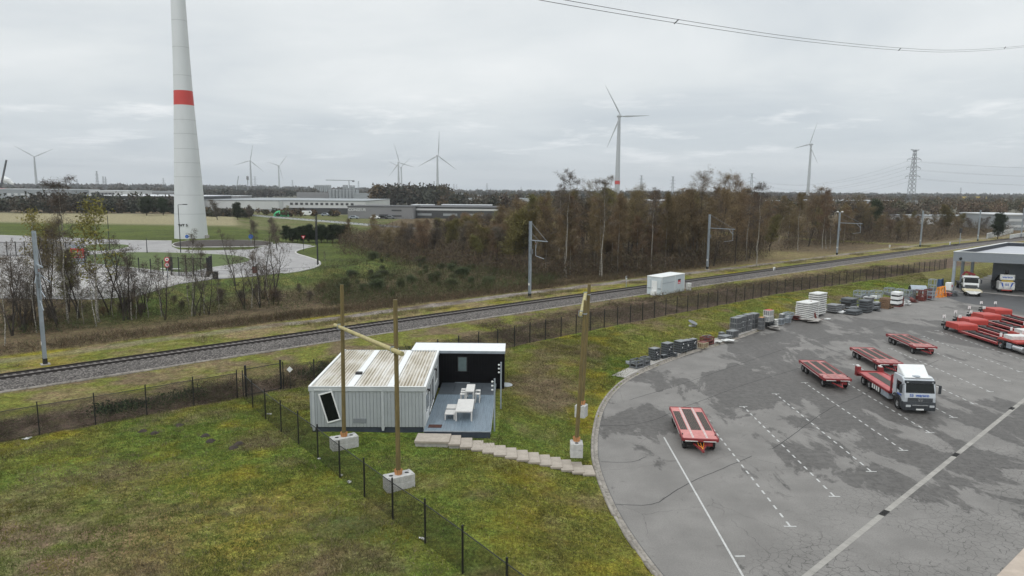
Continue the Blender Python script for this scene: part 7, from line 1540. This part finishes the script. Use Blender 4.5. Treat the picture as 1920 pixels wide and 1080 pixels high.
proto('scrubred', 'bare_bush', 280, h=3.2, trunk_r=.05, crown0=.05, nl=22, spread=1.7, ntw=1700, droop=0, up=.2, hang=0, tw=(.25, .7), tww=.024, bark='bark_dark', leaf='twig_brown', jit=.3, forks=3, kids=2)
TREEC = [0]
def plant(kind, x, y, h, label, cat='tree', group=None, z=None, rz=None, sx=1.0):
    p = PROT[kind]; t = copy_tree(p); s = h/p['_h']; t.location = (x, y, (H(x, y) if z is None else z)-.03); t.rotation_euler = (0, 0, random.uniform(0, 6.28) if rz is None else rz); w_ = s**.75 if kind not in ('broom',) else s
    t.scale = (w_*sx, w_*sx, s); tag(t, label, cat, group); TREEC[0] += 1; return t
def hplace(px, py, top):
    c = G(px, py); return c, max(1.2, ztop(c.x, c.y, top)-c.z)
# landmark trees, each where the photo shows it
LM = [
 ('thin0', 1062, 520, 318, 'tallest slender birch on the skyline left of the nearest far turbine', 'tree', 1.0), ('thin1', 1128, 523, 330, 'drooping topped birch just left of the nearest far turbine', 'tree', 1.0), ('dome2', 1188, 505, 347, 'brown budding birch at the foot of the nearest far turbine', 'tree', 1.0),
 ('dome0', 1125, 500, 340, 'second drooping birch top below the far turbine', 'tree', .9),
 ('dome0', 1300, 500, 320, 'tall dense birch on the skyline right of centre, left one of the tall group', 'tree', 1.15), ('dome1', 1338, 499, 325, 'tall dense birch in the middle of the tall group right of centre', 'tree', 1.1), ('dome2', 1378, 495, 329, 'tall dense birch, right one of the tall group right of centre', 'tree', 1.0), ('thin1', 1418, 500, 342, 'slender birch sloping down to the right of the tall group', 'tree', 1.0),
 ('dome1', 1516, 462, 350, 'broad brown birch standing just below the right hand turbine', 'tree', 1.3), ('birch1', 1542, 466, 356, 'white stemmed birch right of the sandy clearing', 'tree', 1.0), ('birch0', 1496, 470, 362, 'brown birch at the right edge of the sandy clearing', 'tree', 1.0),
 ('dome0', 1622, 450, 364, 'broad brown tree between the right hand mast and the big pylon', 'tree', 1.1), ('pine', 1640, 440, 375, 'dark evergreen among the brown trees right of the clearing', 'tree', 1.0), ('olive0', 1776, 440, 384, 'pale greenish budding tree left of the bridge', 'tree', 1.1), ('pine', 1870, 448, 400, 'dark evergreen behind the bridge at the right edge', 'tree', 1.2),
 ('thin1', 128, 606, 330, 'weeping white birch at the left in front of the forecourt', 'tree', 1.0), ('lime', 186, 604, 372, 'lime green leafing tree left of the turbine tower', 'tree', 1.15), ('lime', 75, 560, 392, 'yellow green leafing tree near the left edge', 'tree', 1.0),
 ('bare0', 494, 560, 425, 'dark bare tree with forked trunk in front of the road bend, left of two', 'tree', 1.0), ('bare1', 516, 552, 420, 'dark bare tree in front of the road bend, right of two', 'tree', 1.0), ('bare2', 442, 535, 428, 'dark crooked bare tree leaning over the road right of the tower', 'tree', .9), ('bare0', 310, 600, 470, 'dark crooked bare tree before the far gate', 'tree', .9),
 ('sapling0', 359, 593, 428, 'thin white stemmed birch beside the gate at the forecourt end', 'tree', 1.0), ('sapling1', 383, 588, 455, 'second thin white stemmed birch right of the gate', 'tree', 1.0), ('sapling0', 472, 578, 470, 'thin white birch left of the dark forked tree', 'tree', 1.0), ('sapling1', 247, 600, 462, 'pale double stemmed birch in the middle of the left thicket', 'tree', 1.1), ('sapling0', 181, 612, 455, 'thin pale birch left of the lime green tree', 'tree', 1.0),
 ('bare1', 205, 590, 440, 'dark bare tree behind the lime green one', 'tree', 1.0), ('bare2', 232, 585, 430, 'dark bare tree left of the turbine tower', 'tree', 1.0), ('bare0', 58, 605, 440, 'dark bare tree right behind the nearest mast', 'tree', 1.0), ('bare1', 25, 612, 452, 'dark bare tree at the left edge', 'tree', 1.0), ('bare2', 150, 596, 462, 'dark bare tree right of the nearest mast', 'tree', 1.0), ('olive1', 130, 585, 470, 'small greenish budding tree right of the nearest mast', 'tree', .9),
 ('sapling1', 10, 648, 480, 'pale thin birch stem at the very left edge', 'tree', 1.0), ('brown1', 95, 560, 410, 'rust brown tree behind the nearest mast', 'tree', .9), ('grey0', 520, 470, 408, 'fine bare tree on the field edge right of the tower', 'tree', .9), ('grey1', 478, 468, 412, 'fine bare tree near the blue arrow sign right of the tower', 'tree', .8), ('sapling0', 610, 500, 470, 'newly planted small tree on the lawn mound', 'tree', 1.0), ('birch1', 700, 470, 402, 'rust brown birch left of the brown thicket', 'tree', .9), ('birch2', 655, 462, 410, 'pale stemmed birch behind the lawn mound', 'tree', .8), ('lime', 932, 440, 393, 'bright yellow green bush in the brown wood', 'bush', 1.6), ('olive0', 1010, 470, 365, 'olive budding tree left of the lone tall birch', 'tree', 1.1),
  ('thin1', 1048, 506, 352, 'pale trunked birch just right of the tallest slender birch', 'tree', 1.0), ('birch1', 1124, 521, 372, 'pale leaning birch between the middle mast and the white container', 'tree', .8), ('thin0', 1222, 509, 352, 'pale trunked birch straight behind the white container, left of two', 'tree', 1.0), ('birch2', 1247, 502, 360, 'pale trunked birch straight behind the white container, right of two', 'tree', .8), ('birch1', 1277, 498, 372, 'pale bent birch right of the white container', 'tree', .7), ('thin1', 1399, 488, 350, 'pale birch beside the bracket of the third mast', 'tree', 1.0), ('sapling1', 1412, 476, 400, 'thin pale birch at the left edge of the sandy clearing', 'tree', 1.0), ('sapling0', 1549, 466, 400, 'thin white stem beside the lamp carrying mast', 'tree', 1.2), ('sapling1', 1556, 466, 405, 'second thin white stem beside the lamp carrying mast', 'tree', 1.2),
 ('grey2', 408, 412, 374, 'round bare tree before the white hall right of the tower', 'tree', 1.3), ('pine', 446, 412, 380, 'dark evergreen before the white hall right of the tower', 'tree', 1.4), ('grey0', 468, 411, 384, 'small bare tree right of the evergreen before the white hall', 'tree', 1.0), ('pine', 275, 404, 370, 'dark evergreen left of the turbine tower before the dark hall', 'tree', 2.0), ('pine', 306, 404, 372, 'dark evergreen touching the left side of the turbine tower', 'tree', 1.6), ('lime', 540, 404, 385, 'pale green small tree at the loading side of the white hall', 'tree', 1.4), ('lime', 700, 395, 376, 'lime green domed tree behind the grey office block', 'tree', 3.0)]
for kd, px, py, top, lb, ct, sx in LM:
    c, h_ = hplace(px, py, top) if kd != 'broom' else (G(px, py), .55); plant(kd, c.x, c.y, h_, lb, ct, sx=sx)
for k, (px, wd) in enumerate(((536, 1.3), (548, 1.5), (558, 1.4), (568, 1.6), (580, 1.5), (592, 1.6), (603, 1.4), (614, 1.4), (624, 1.5), (636, 1.5), (648, 1.4))):
    c, h_ = hplace(px, 453+random.uniform(-1, 3), 425+random.uniform(-6, 8)); plant('pine', c.x, c.y, h_, 'dark evergreen in the row behind the road bend', 'tree', 'dark evergreens in a row behind the road bend', sx=wd)
SKY = [(560, 452), (640, 446), (690, 432), (760, 415), (820, 405), (900, 396), (950, 384), (1000, 368), (1040, 358), (1100, 356), (1200, 356), (1300, 350), (1380, 352), (1440, 374), (1480, 366), (1520, 360), (1580, 380), (1650, 384), (1700, 392), (1760, 392), (1800, 398), (1900, 405)]
def skyl(px):
    for (a, b), (c_, d) in zip(SKY[:-1], SKY[1:]):
        if px <= c_: return b+(d-b)*max(0, (px-a))/(c_-a)
    return SKY[-1][1]
GL = {'dome': ('broad crowned budding birch in the wood behind the railway', 'broad birches in the wood behind the railway', 'birch_tree'), 'birch': ('slender budding birch in the wood behind the railway', 'birches in the wood behind the railway', 'birch_tree'), 'thin': ('sparse white stemmed birch in the wood behind the railway', 'sparse birches in the wood behind the railway', 'birch_tree'), 'grey': ('bare grey twigged tree in the wood behind the railway', 'bare grey trees in the wood behind the railway', 'bare_tree'), 'brown': ('brown twigged dark stemmed tree in the wood behind the railway', 'brown trees in the wood behind the railway', 'bare_tree'), 'olive': ('olive green budding tree in the wood behind the railway', 'olive trees in the wood behind the railway', 'budding_tree')}
SECT = ((760, 'behind the lawn mound'), (880, 'behind the broom slope'), (1000, 'left of the middle mast'), (1110, 'right of the middle mast'), (1215, 'left of the white container'), (1320, 'behind the white container'), (1440, 'left of the sandy clearing'), (1560, 'around the sandy clearing'), (1700, 'below the big pylon'), (3000, 'left of the rail bridge'))
def sector(px): return next(s_ for a, s_ in SECT if px < a)
def belt(n, x0, x1, ylo, yhi, mix, lo=0.0, hi=.4, sx=1.0, minh=3.0):
    for _ in range(n):
        px = random.uniform(x0, x1); fy = 516-(px-1000)*.128 if px > 1000 else 545-(px-700)*.09
        py = random.uniform(ylo(px), yhi(px)); top = skyl(px); hz_ = 352+px*.0085; top = top+(py-top)*random.uniform(lo, hi); c = G(px, py); h_ = ztop(c.x, c.y, top)-c.z
        if h_ < minh or (abs(px-1340) < 55 and py > 497) or (abs(px-993) < 22 and py > 520) or (abs(px-1585) < 30 and py > 455): continue
        k = random.choices([m_[0] for m_ in mix], [m_[1] for m_ in mix])[0]; lb, gp, _n = GL[k]; se = sector(px)+(', front row' if py > fr(px)-13 else ', deeper in'); lb = lb.replace(' in the wood behind the railway', ' '+se); gp = gp.replace(' in the wood behind the railway', ' '+se); n_ = {'birch': 3, 'dome': 3, 'thin': 2, 'grey': 3, 'brown': 2, 'olive': 2}[k]
        plant(k+str(random.randrange(n_)), c.x, c.y, min(h_, 21), lb, 'tree', gp, sx=sx)
fr = lambda px: np.interp(px, [560, 700, 860, 1000, 1200, 1330, 1400, 1480, 1500, 1600, 1780, 1900], [480, 490, 498, 520, 512, 498, 486, 468, 460, 458, 448, 440])
belt(34, 1010, 1440, lambda p: fr(p)-14, lambda p: fr(p)+2, (('birch', 5), ('thin', 2), ('dome', 2), ('brown', 3)), .03, .5)
belt(52, 1000, 1470, lambda p: 424, lambda p: fr(p)-14, (('birch', 3), ('dome', 4), ('grey', 2), ('brown', 3), ('olive', 2)), -.03, .25, 1.15)
belt(30, 700, 1010, lambda p: fr(p)-30, lambda p: fr(p)-6, (('grey', 4), ('brown', 3), ('olive', 2)), .05, .5, 1.15)
belt(40, 690, 1010, lambda p: 425, lambda p: fr(p)-30, (('grey', 3), ('brown', 5), ('olive', 2)), .0, .30, 1.3)
belt(22, 1440, 1600, lambda p: 415, lambda p: fr(p)-3, (('birch', 5), ('brown', 4), ('olive', 3)), .05, .55, 1.15)
belt(42, 1580, 1860, lambda p: 414, lambda p: fr(p)-2, (('birch', 3), ('grey', 4), ('brown', 4), ('olive', 1)), .0, .45, 1.2)
for i in range(44):
    px = random.uniform(640, 930); py = random.uniform(np.interp(px, [640, 720, 905], [515, 478, 505]), np.interp(px, [640, 780, 905], [556, 556, 540])); bs_ = 'right behind the tallest timber poles' if px < 745 else 'above the black cabin roof' if px < 850 else 'left of the middle mast'; c = G(px, py); plant('broom', c.x, c.y, random.uniform(.8, 2.3), 'dark green broom bush on the slope '+bs_, 'bush', 'broom bushes on the slope '+bs_, sx=random.uniform(1.3, 2.4))
for i in range(26):
    px = random.uniform(0, 640); py = np.interp(px, [0, 200, 400, 640], [628, 600, 582, 560])-random.uniform(0, 20)
    c = G(px, py); k = random.choice(('scrub', 'scrub', 'scrubred')); plant(k, c.x, c.y, random.uniform(1.2, 2.6), {'scrub': 'bare grey bush in the thicket ', 'scrubred': 'bare brown bush in the thicket '}[k]+(th_ := 'left of the lime tree' if px < 190 else 'before the gate' if px < 400 else 'below the road bend'), 'bush', {'scrub': 'grey bushes ', 'scrubred': 'brown bushes '}[k]+th_)
for i in range(30):
    px = random.uniform(-10, 540); py = np.interp(px, [0, 200, 400, 560], [636, 606, 590, 572])-random.uniform(0, 16); c = G(px, py); k = random.choice(('sapling0', 'sapling1', 'bare0', 'bare2')); top = random.uniform(455, 530); h_ = min(10, ztop(c.x, c.y, top)-c.z)
    plant(k, c.x, c.y, max(3, h_), {'s': 'thin pale stemmed young birch in the thicket ', 'b': 'small dark crooked bare tree in the thicket '}[k[0]]+(th_ := 'left of the lime tree' if px < 190 else 'before the gate' if px < 400 else 'below the road bend'), 'tree', {'s': 'young birches ', 'b': 'small bare trees '}[k[0]]+th_)
for t in PROT.values(): hide_proto(t)
# ------------------------------------------------------------------ masses nobody could count
def stems_cloud(name, XY, hfun, n_per, Lr, Wr, cols, up, rng, spread=.5, zoff=0.0, arch=0.0, m_='twigs_attr'):
    n = len(XY)*n_per; base = np.repeat(XY, n_per, axis=0)+rng.normal(size=(n, 2))*spread; hz_ = height(base[:, 0], base[:, 1], False); hh = hfun(base[:, 0], base[:, 1])
    z = hz_+hh*rng.random(n)**1.3+zoff; D = rnd_unit(n, rng, up)
    if arch: D[:, 2] *= np.where(rng.random(n) < .5, 1, -arch)
    Lg = rng.uniform(*Lr, n); Wd = rng.uniform(*Wr, n); V, F = slivers(np.stack([base[:, 0], base[:, 1], z], 1), D, Lg, Wd, rng)
    cc = np.array(cols); ci = rng.integers(0, len(cc), n); cl = cc[ci]*rng.uniform(.6, 1.4, n)[:, None]; patch = fbm(base[:, 0], base[:, 1], 3.0, 77)[:, None]; cl = cl*(.6+.8*patch)
    col_ = np.repeat(cl, 3, axis=0); o = npmesh(name, V, F, M[m_], col=col_); tag(o, kind='stuff'); return o
def scatter_line(poly, o0, o1, dens, rng):
    """points in the band between two lateral offsets of a polyline"""
    pts = catmull(poly, 1.0); d = np.gradient(pts, axis=0); d /= np.linalg.norm(d, axis=1)[:, None]; nrm = np.stack([-d[:, 1], d[:, 0]], 1); n = int(len(pts)*abs(o1-o0)*dens); i = rng.integers(0, len(pts), n); o = rng.uniform(o0, o1, n); return pts[i]+nrm[i]*o[:, None]+d[i]*rng.uniform(-.5, .5, n)[:, None]
r7 = np.random.default_rng(5)
# brambles behind the fences
b1 = scatter_line(FENCE_L, .3, 3.8, 10, r7); b2 = np.vstack([scatter_line(FENCE_B[:5], .5, 6.0, 7, r7), scatter_line(FENCE_B[4:], .5, 11.0, 4.5, r7)]); b3 = scatter_line([(-22, 55.5), (-19, 58)], .5, 4, 9, r7)
BR = np.vstack([b1, b2, b3]); BR = BR[fbm(BR[:, 0], BR[:, 1], 2.6, 27) > .40]

def bh(x, y): return .15+1.75*np.clip(fbm(x, y, 2.6, 12)-.18, 0, 1)*np.clip(1.3-.05*np.abs(sided(x, y, FENCE_B)), .4, 1)
stems_cloud('brambles', BR, bh, 13, (.25, .9), (.018, .045), [(.13, .092, .066), (.20, .155, .11), (.105, .072, .056), (.115, .115, .055), (.16, .11, .085), (.09, .10, .045)], .25, r7, .35, arch=.6)
gl = np.vstack([scatter_line([(-17, 60.0), (-12, 64.0), (-6, 69)], 0, 3.0, 14, r7), scatter_line([(-30, 49.5), (-25, 53.8)], .5, 2.6, 8, r7)])
stems_cloud('bramble_leaves', gl, bh, 22, (.10, .25), (.08, .18), [(.045, .065, .030), (.06, .085, .035), (.035, .050, .028)], .3, r7, .4)
# dry grass and scrub beyond the track
d1 = scatter_line(rail_pts[:6], 5.2, 8.0, 3.5, r7); d2 = scatter_line(rail_pts[:6], 11.5, 17, 3.2, r7); d2 = d2[(d2[:, 0] < 30)]
d1 = d1[(d1[:, 0] > -60) & (d1[:, 1] < 230)]
m1_ = fbm(d1[:, 0], d1[:, 1], 5, 14) > .5; stems_cloud('dry_grass', d1[m1_], lambda x, y: .1+0*x, 16, (.2, .55), (.02, .05), [(.27, .22, .13), (.20, .17, .09), (.13, .13, .05)], 1.0, r7, .3)
stems_cloud('undergrowth', d2, lambda x, y: .9*fbm(x, y, 4, 15), 16, (.35, 1.1), (.02, .05), [(.11, .075, .048), (.16, .115, .075), (.08, .06, .045), (.085, .085, .04)], .8, r7, .5)
# undergrowth of the wood
def px_scatter(n, x0, x1, ylo, yhi, rng):
    o = []
    while len(o) < n:
        px = rng.uniform(x0, x1); a, b = sorted((ylo(px), yhi(px))); py = rng.uniform(a, b); q = P(px, py, 1.0); o.append((q.x, q.y))
    return np.array(o)
wood = np.vstack([px_scatter(2600, 640, 1440, lambda p: fr(p)-40, lambda p: fr(p)+3, r7), px_scatter(1300, 1470, 1900, lambda p: fr(p)-22, lambda p: fr(p)+1, r7), px_scatter(1900, 690, 1900, lambda p: 420, lambda p: fr(p)-25, r7)])
stems_cloud('wood_undergrowth', wood, lambda x, y: 2.0+3.2*fbm(x, y, 9, 16), 34, (.6, 1.9), (.03, .09), [(.095, .070, .054), (.125, .09, .06), (.075, .06, .05), (.105, .095, .052), (.14, .10, .06)], .7, r7, 1.2)
low = np.vstack([px_scatter(700, 0, 640, lambda p: np.interp(p, [0, 300, 640], [575, 560, 512]), lambda p: np.interp(p, [0, 300, 640], [625, 600, 565]), r7), px_scatter(2300, 600, 1040, lambda p: np.interp(p, [600, 700, 1040], [520, 490, 500]), lambda p: np.interp(p, [600, 800, 1040], [570, 558, 535]), r7)])
stems_cloud('slope_scrub', low, lambda x, y: .4+1.7*fbm(x, y, 6, 18), 24, (.35, 1.1), (.02, .055), [(.080, .092, .040), (.062, .084, .036), (.115, .09, .052), (.10, .07, .05), (.07, .095, .034)], .8, r7, .8)
# young twigs on the far side of road and field, then tree masses towards the skyline
def mass(name, n, x0, x1, ylo, yhi, hgt, size, cols, per=70, flat=1.0, z=1.0):
    Vs, Fs, Cs = [], [], []; rng = np.random.default_rng(len(name)+n); o = 0; cc = np.array(cols)
    for _ in range(n):
        px = rng.uniform(x0, x1); q = P(px, rng.uniform(ylo, yhi), z); h_ = rng.uniform(*hgt); zb = H(q.x, q.y) if q.y > 1200 else z; rr = h_*rng.uniform(.32, .55)*flat
        v = rnd_unit(per, rng)*(rng.random(per)**.45)[:, None]; Pt = np.stack([q.x+v[:, 0]*rr, q.y+v[:, 1]*rr, zb+h_*.55+v[:, 2]*h_*.45], 1); D = rnd_unit(per, rng, .3); Lg = rng.uniform(.7, 1.4, per)*size; V, F = slivers(Pt, D, Lg, Lg*.8, rng); Vs.append(V); Fs.append(F+o); o += len(V)
        Cs.append(np.repeat((cc[rng.integers(0, len(cc))]*rng.uniform(.7, 1.3))[None, :]*rng.uniform(.75, 1.25, (per, 1)), 3, axis=0))
    t = npmesh(name, np.vstack(Vs), np.vstack(Fs), M['twigs_attr'], col=np.vstack(Cs)); tag(t, kind='stuff'); return t
DK = [(.085, .078, .062), (.10, .085, .066), (.07, .074, .056)]; BN = [(.10, .070, .045), (.08, .065, .045), (.12, .085, .045), (.07, .07, .04)]
mass('treeline', 130, -120, 335, 399, 404, (8, 14), 1.6, DK, 110); mass('treeline', 60, 385, 470, 405, 411, (3, 6), 1.0, DK+BN, 90); mass('treeline', 60, 440, 640, 402, 407, (2, 5), 1.0, BN, 70)
mass('treeline', 110, 700, 835, 383, 388, (15, 23), 2.6, BN+DK, 150); mass('treeline', 150, 830, 1080, 378, 400, (8, 14), 2.0, BN+DK, 120); mass('treeline', 260, 1380, 1960, 384, 412, (8, 14), 1.2, [(.14, .10, .07), (.115, .09, .065), (.15, .115, .07), (.10, .095, .06)], 230); mass('treeline', 170, 1440, 1960, 374, 383, (9, 15), 2.0, [(.13, .10, .075), (.105, .09, .07), (.12, .11, .07)], 170)
mass('distant_wood', 420, -150, 600, 367, 371, (8, 15), 4.0, DK, 60); mass('distant_wood', 300, 560, 1000, 366, 371, (6, 10), 4.0, DK, 60); mass('distant_wood', 450, 1000, 2050, 371, 377, (8, 14), 4.0, DK, 60)
for (yy, hh, n, lo) in ((2300, (7, 11), 420, DK), (3300, (9, 12), 520, [(.08, .085, .072)])):
    Vs, Fs, Cs = [], [], []; rng = np.random.default_rng(yy); o = 0
    for i in range(n):
        x = (rng.uniform(-.82, .82))*yy; y = yy+rng.uniform(-150, 150); lft = np.clip(-x/yy*1.6, 0, 1); h_ = rng.uniform(*hh)*(1+.5*lft+.25*np.clip(x/yy*2, 0, 1)+.12*math.sin(x/300)); zb = H(x, y); per = 46; rr = h_*1.1; v = rnd_unit(per, rng)*(rng.random(per)**.4)[:, None]
        Pt = np.stack([x+v[:, 0]*rr, y+v[:, 1]*rr, zb+h_*.5+v[:, 2]*h_*.5], 1); Lg = rng.uniform(6, 12, per); V, F = slivers(Pt, rnd_unit(per, rng, .1), Lg, Lg*.9, rng); Vs.append(V); Fs.append(F+o); o += len(V); Cs.append(np.repeat(np.array(lo[i % len(lo)])[None, :]*rng.uniform(.75, 1.3, (per, 1)), 3, axis=0))
    t = npmesh('distant_wood', np.vstack(Vs), np.vstack(Fs), M['twigs_attr'], col=np.vstack(Cs)); tag(t, kind='stuff')
# far plain: scattered pale roofs
for i in range(26):
    px = random.uniform(-60, 1900); py = random.uniform(367, 374); a = P(px, py, 1.0)
    if 300 < px < 400: continue
    w_ = random.uniform(30, 110); t = thing('distant_building', 'low pale industrial hall among the trees near the skyline', 'building', tuple(a), random.uniform(-.2, .2), 'far halls near the skyline'); MB().box(0, w_, 0, 30, -1, random.uniform(7, 11)).build('wall', M[random.choice(('bwhite', 'bmid', 'bgrey', 'bgrey'))], t)
# ------------------------------------------------------------------ grass
def grass(name, poly, n, hr, wr, rng, keep=None):
    poly = np.array(poly); mn, mx_ = poly.min(0), poly.max(0); pts = np.empty((0, 2))
    while len(pts) < n*1.7:
        q = rng.uniform(mn, mx_, (n, 2)); q = q[inpoly(q[:, 0], q[:, 1], [tuple(p) for p in poly])]
        if keep is not None: q = q[keep(q)]
        pts = np.vstack([pts, q])
    pts = pts[(vnoise(pts[:, 0], pts[:, 1], .55, 19)*.6+vnoise(pts[:, 0], pts[:, 1], 1.6, 23)*.4) > rng.random(len(pts))*.8][:n]; n = len(pts); X_, Y_ = pts[:, 0], pts[:, 1]; tall = fbm(X_, Y_, 2.0, 33); z = height(X_, Y_); D = rnd_unit(n, rng, 1.1); Lg = rng.uniform(*hr, n)*(.5+1.1*tall); V, F = slivers(np.stack([X_, Y_, z-.01], 1), D, Lg, rng.uniform(*wr, n), rng)
    a = fbm(X_, Y_, 7.0, 21)[:, None]; b = fbm(X_, Y_, 2.2, 31)[:, None]; d = fbm(X_, Y_, 3.2, 61)[:, None]; e = fbm(X_, Y_, 5.0, 51)[:, None]
    gc = mixc(np.array([[.130, .130, .032]]), np.array([[.098, .132, .028]]), (a-.42)*4); gc = mixc(gc, np.array([[.20, .175, .028]]), (b-.54)*4.5); gc = mixc(gc, np.array([[.135, .10, .06]]), (e-.55)*5); gc = mixc(gc, np.array([[.20, .165, .085]]), (d-.63)*5)
    st = rng.random(n)[:, None] < (.05+.25*np.clip((e-.5)*4, 0, 1)); gc = np.where(st, np.array([[.24, .20, .12]]), gc); gc = gc*rng.uniform(.45, 1.65, n)[:, None]; o = npmesh(name, V, F, M['grass_attr'], col=np.repeat(gc, 3, axis=0)); tag(o, kind='stuff')
kd = [tuple(q) for q in KERB[::2]]
def off_kerb(q): return (segdist(q[:, 0], q[:, 1], kd) > .35) & ~inpoly(q[:, 0], q[:, 1], YB) & ~((q[:, 0] > -14.2) & (q[:, 0] < -.9) & (q[:, 1] > 45.9) & (q[:, 1] < 61.2))
near = [(-34, 45), (-26, 52), (-21, 56), (-16, 59), (-8, 67), (3, 76.5), (12, 84), (14, 70), (9, 60), (6.3, 50), (5.5, 42), (7, 30), (8, 26), (-30, 24)]
grass('grass', near, 270000, (.06, .20), (.015, .040), np.random.default_rng(3), off_kerb)
far_ = [(3, 76.5), (20, 92.5), (45, 115), (88, 148), (80, 131), (54, 108.5), (37, 95), (25, 82), (14, 70), (9, 60)]
grass('grass', far_, 70000, (.08, .22), (.03, .06), np.random.default_rng(4), off_kerb)
# tall straw tufts of the near meadow
tf = np.random.default_rng(9); tp = []
while len(tp) < 420:
    q = tf.uniform([-33, 26], [4, 54]); a_ = fbm(q[:1], q[1:], 3.2, 61)[0]
    dside = (q[0]+21.9)*(-.79)-(q[1]-54.9)*(.61)
    if a_ > .50 and (dside > .5): tp.append(q)
stems_cloud('straw_tufts', np.array(tp), lambda x, y: .03+0*x, 14, (.18, .45), (.010, .022), [(.27, .22, .14), (.20, .17, .10), (.12, .12, .05)], 1.3, tf, .12)
# mole hills and dark tufts
for k, (px, py) in enumerate(((335, 798), (268, 809), (290, 813), (386, 817), (395, 827), (448, 832), (437, 840))):
    c = G(px, py); t = thing('molehill', ('small dark molehill in the meadow' if k < 7 else 'dark low mound at the bottom edge of the meadow'), 'molehill', tuple(c), k, 'molehills in the meadow' if k < 7 else None)
    pr = [(.01, .16), (.14, .13), (.28, .04), (.36, -.02)] if k < 7 else [(.01, .22), (.3, .17), (.6, .05), (.75, -.03)]; MB().lathe(pr, 9).map(lambda x, y, z: (x*(1+.2*math.sin(7*y)), y*(1+.2*math.sin(9*x)), z)).build('mound', mulch if k < 7 else M['leaf_dark'], t)
# ------------------------------------------------------------------ air
HAZE_D = 0.00010
hm = bpy.data.materials.new('haze_air'); hm.use_nodes = True; t_ = hm.node_tree; t_.nodes.clear(); o_ = t_.nodes.new('ShaderNodeOutputMaterial'); v_ = t_.nodes.new('ShaderNodeVolumePrincipled')
v_.inputs['Color'].default_value = (0.86, 0.90, 0.94, 1); v_.inputs['Density'].default_value = HAZE_D; v_.inputs['Anisotropy'].default_value = 0.0; t_.links.new(v_.outputs[0], o_.inputs['Volume'])
ho = MB().box(-7500, 7500, -100, 9500, -4, 260).build('haze', hm); tag(ho, kind='stuff')
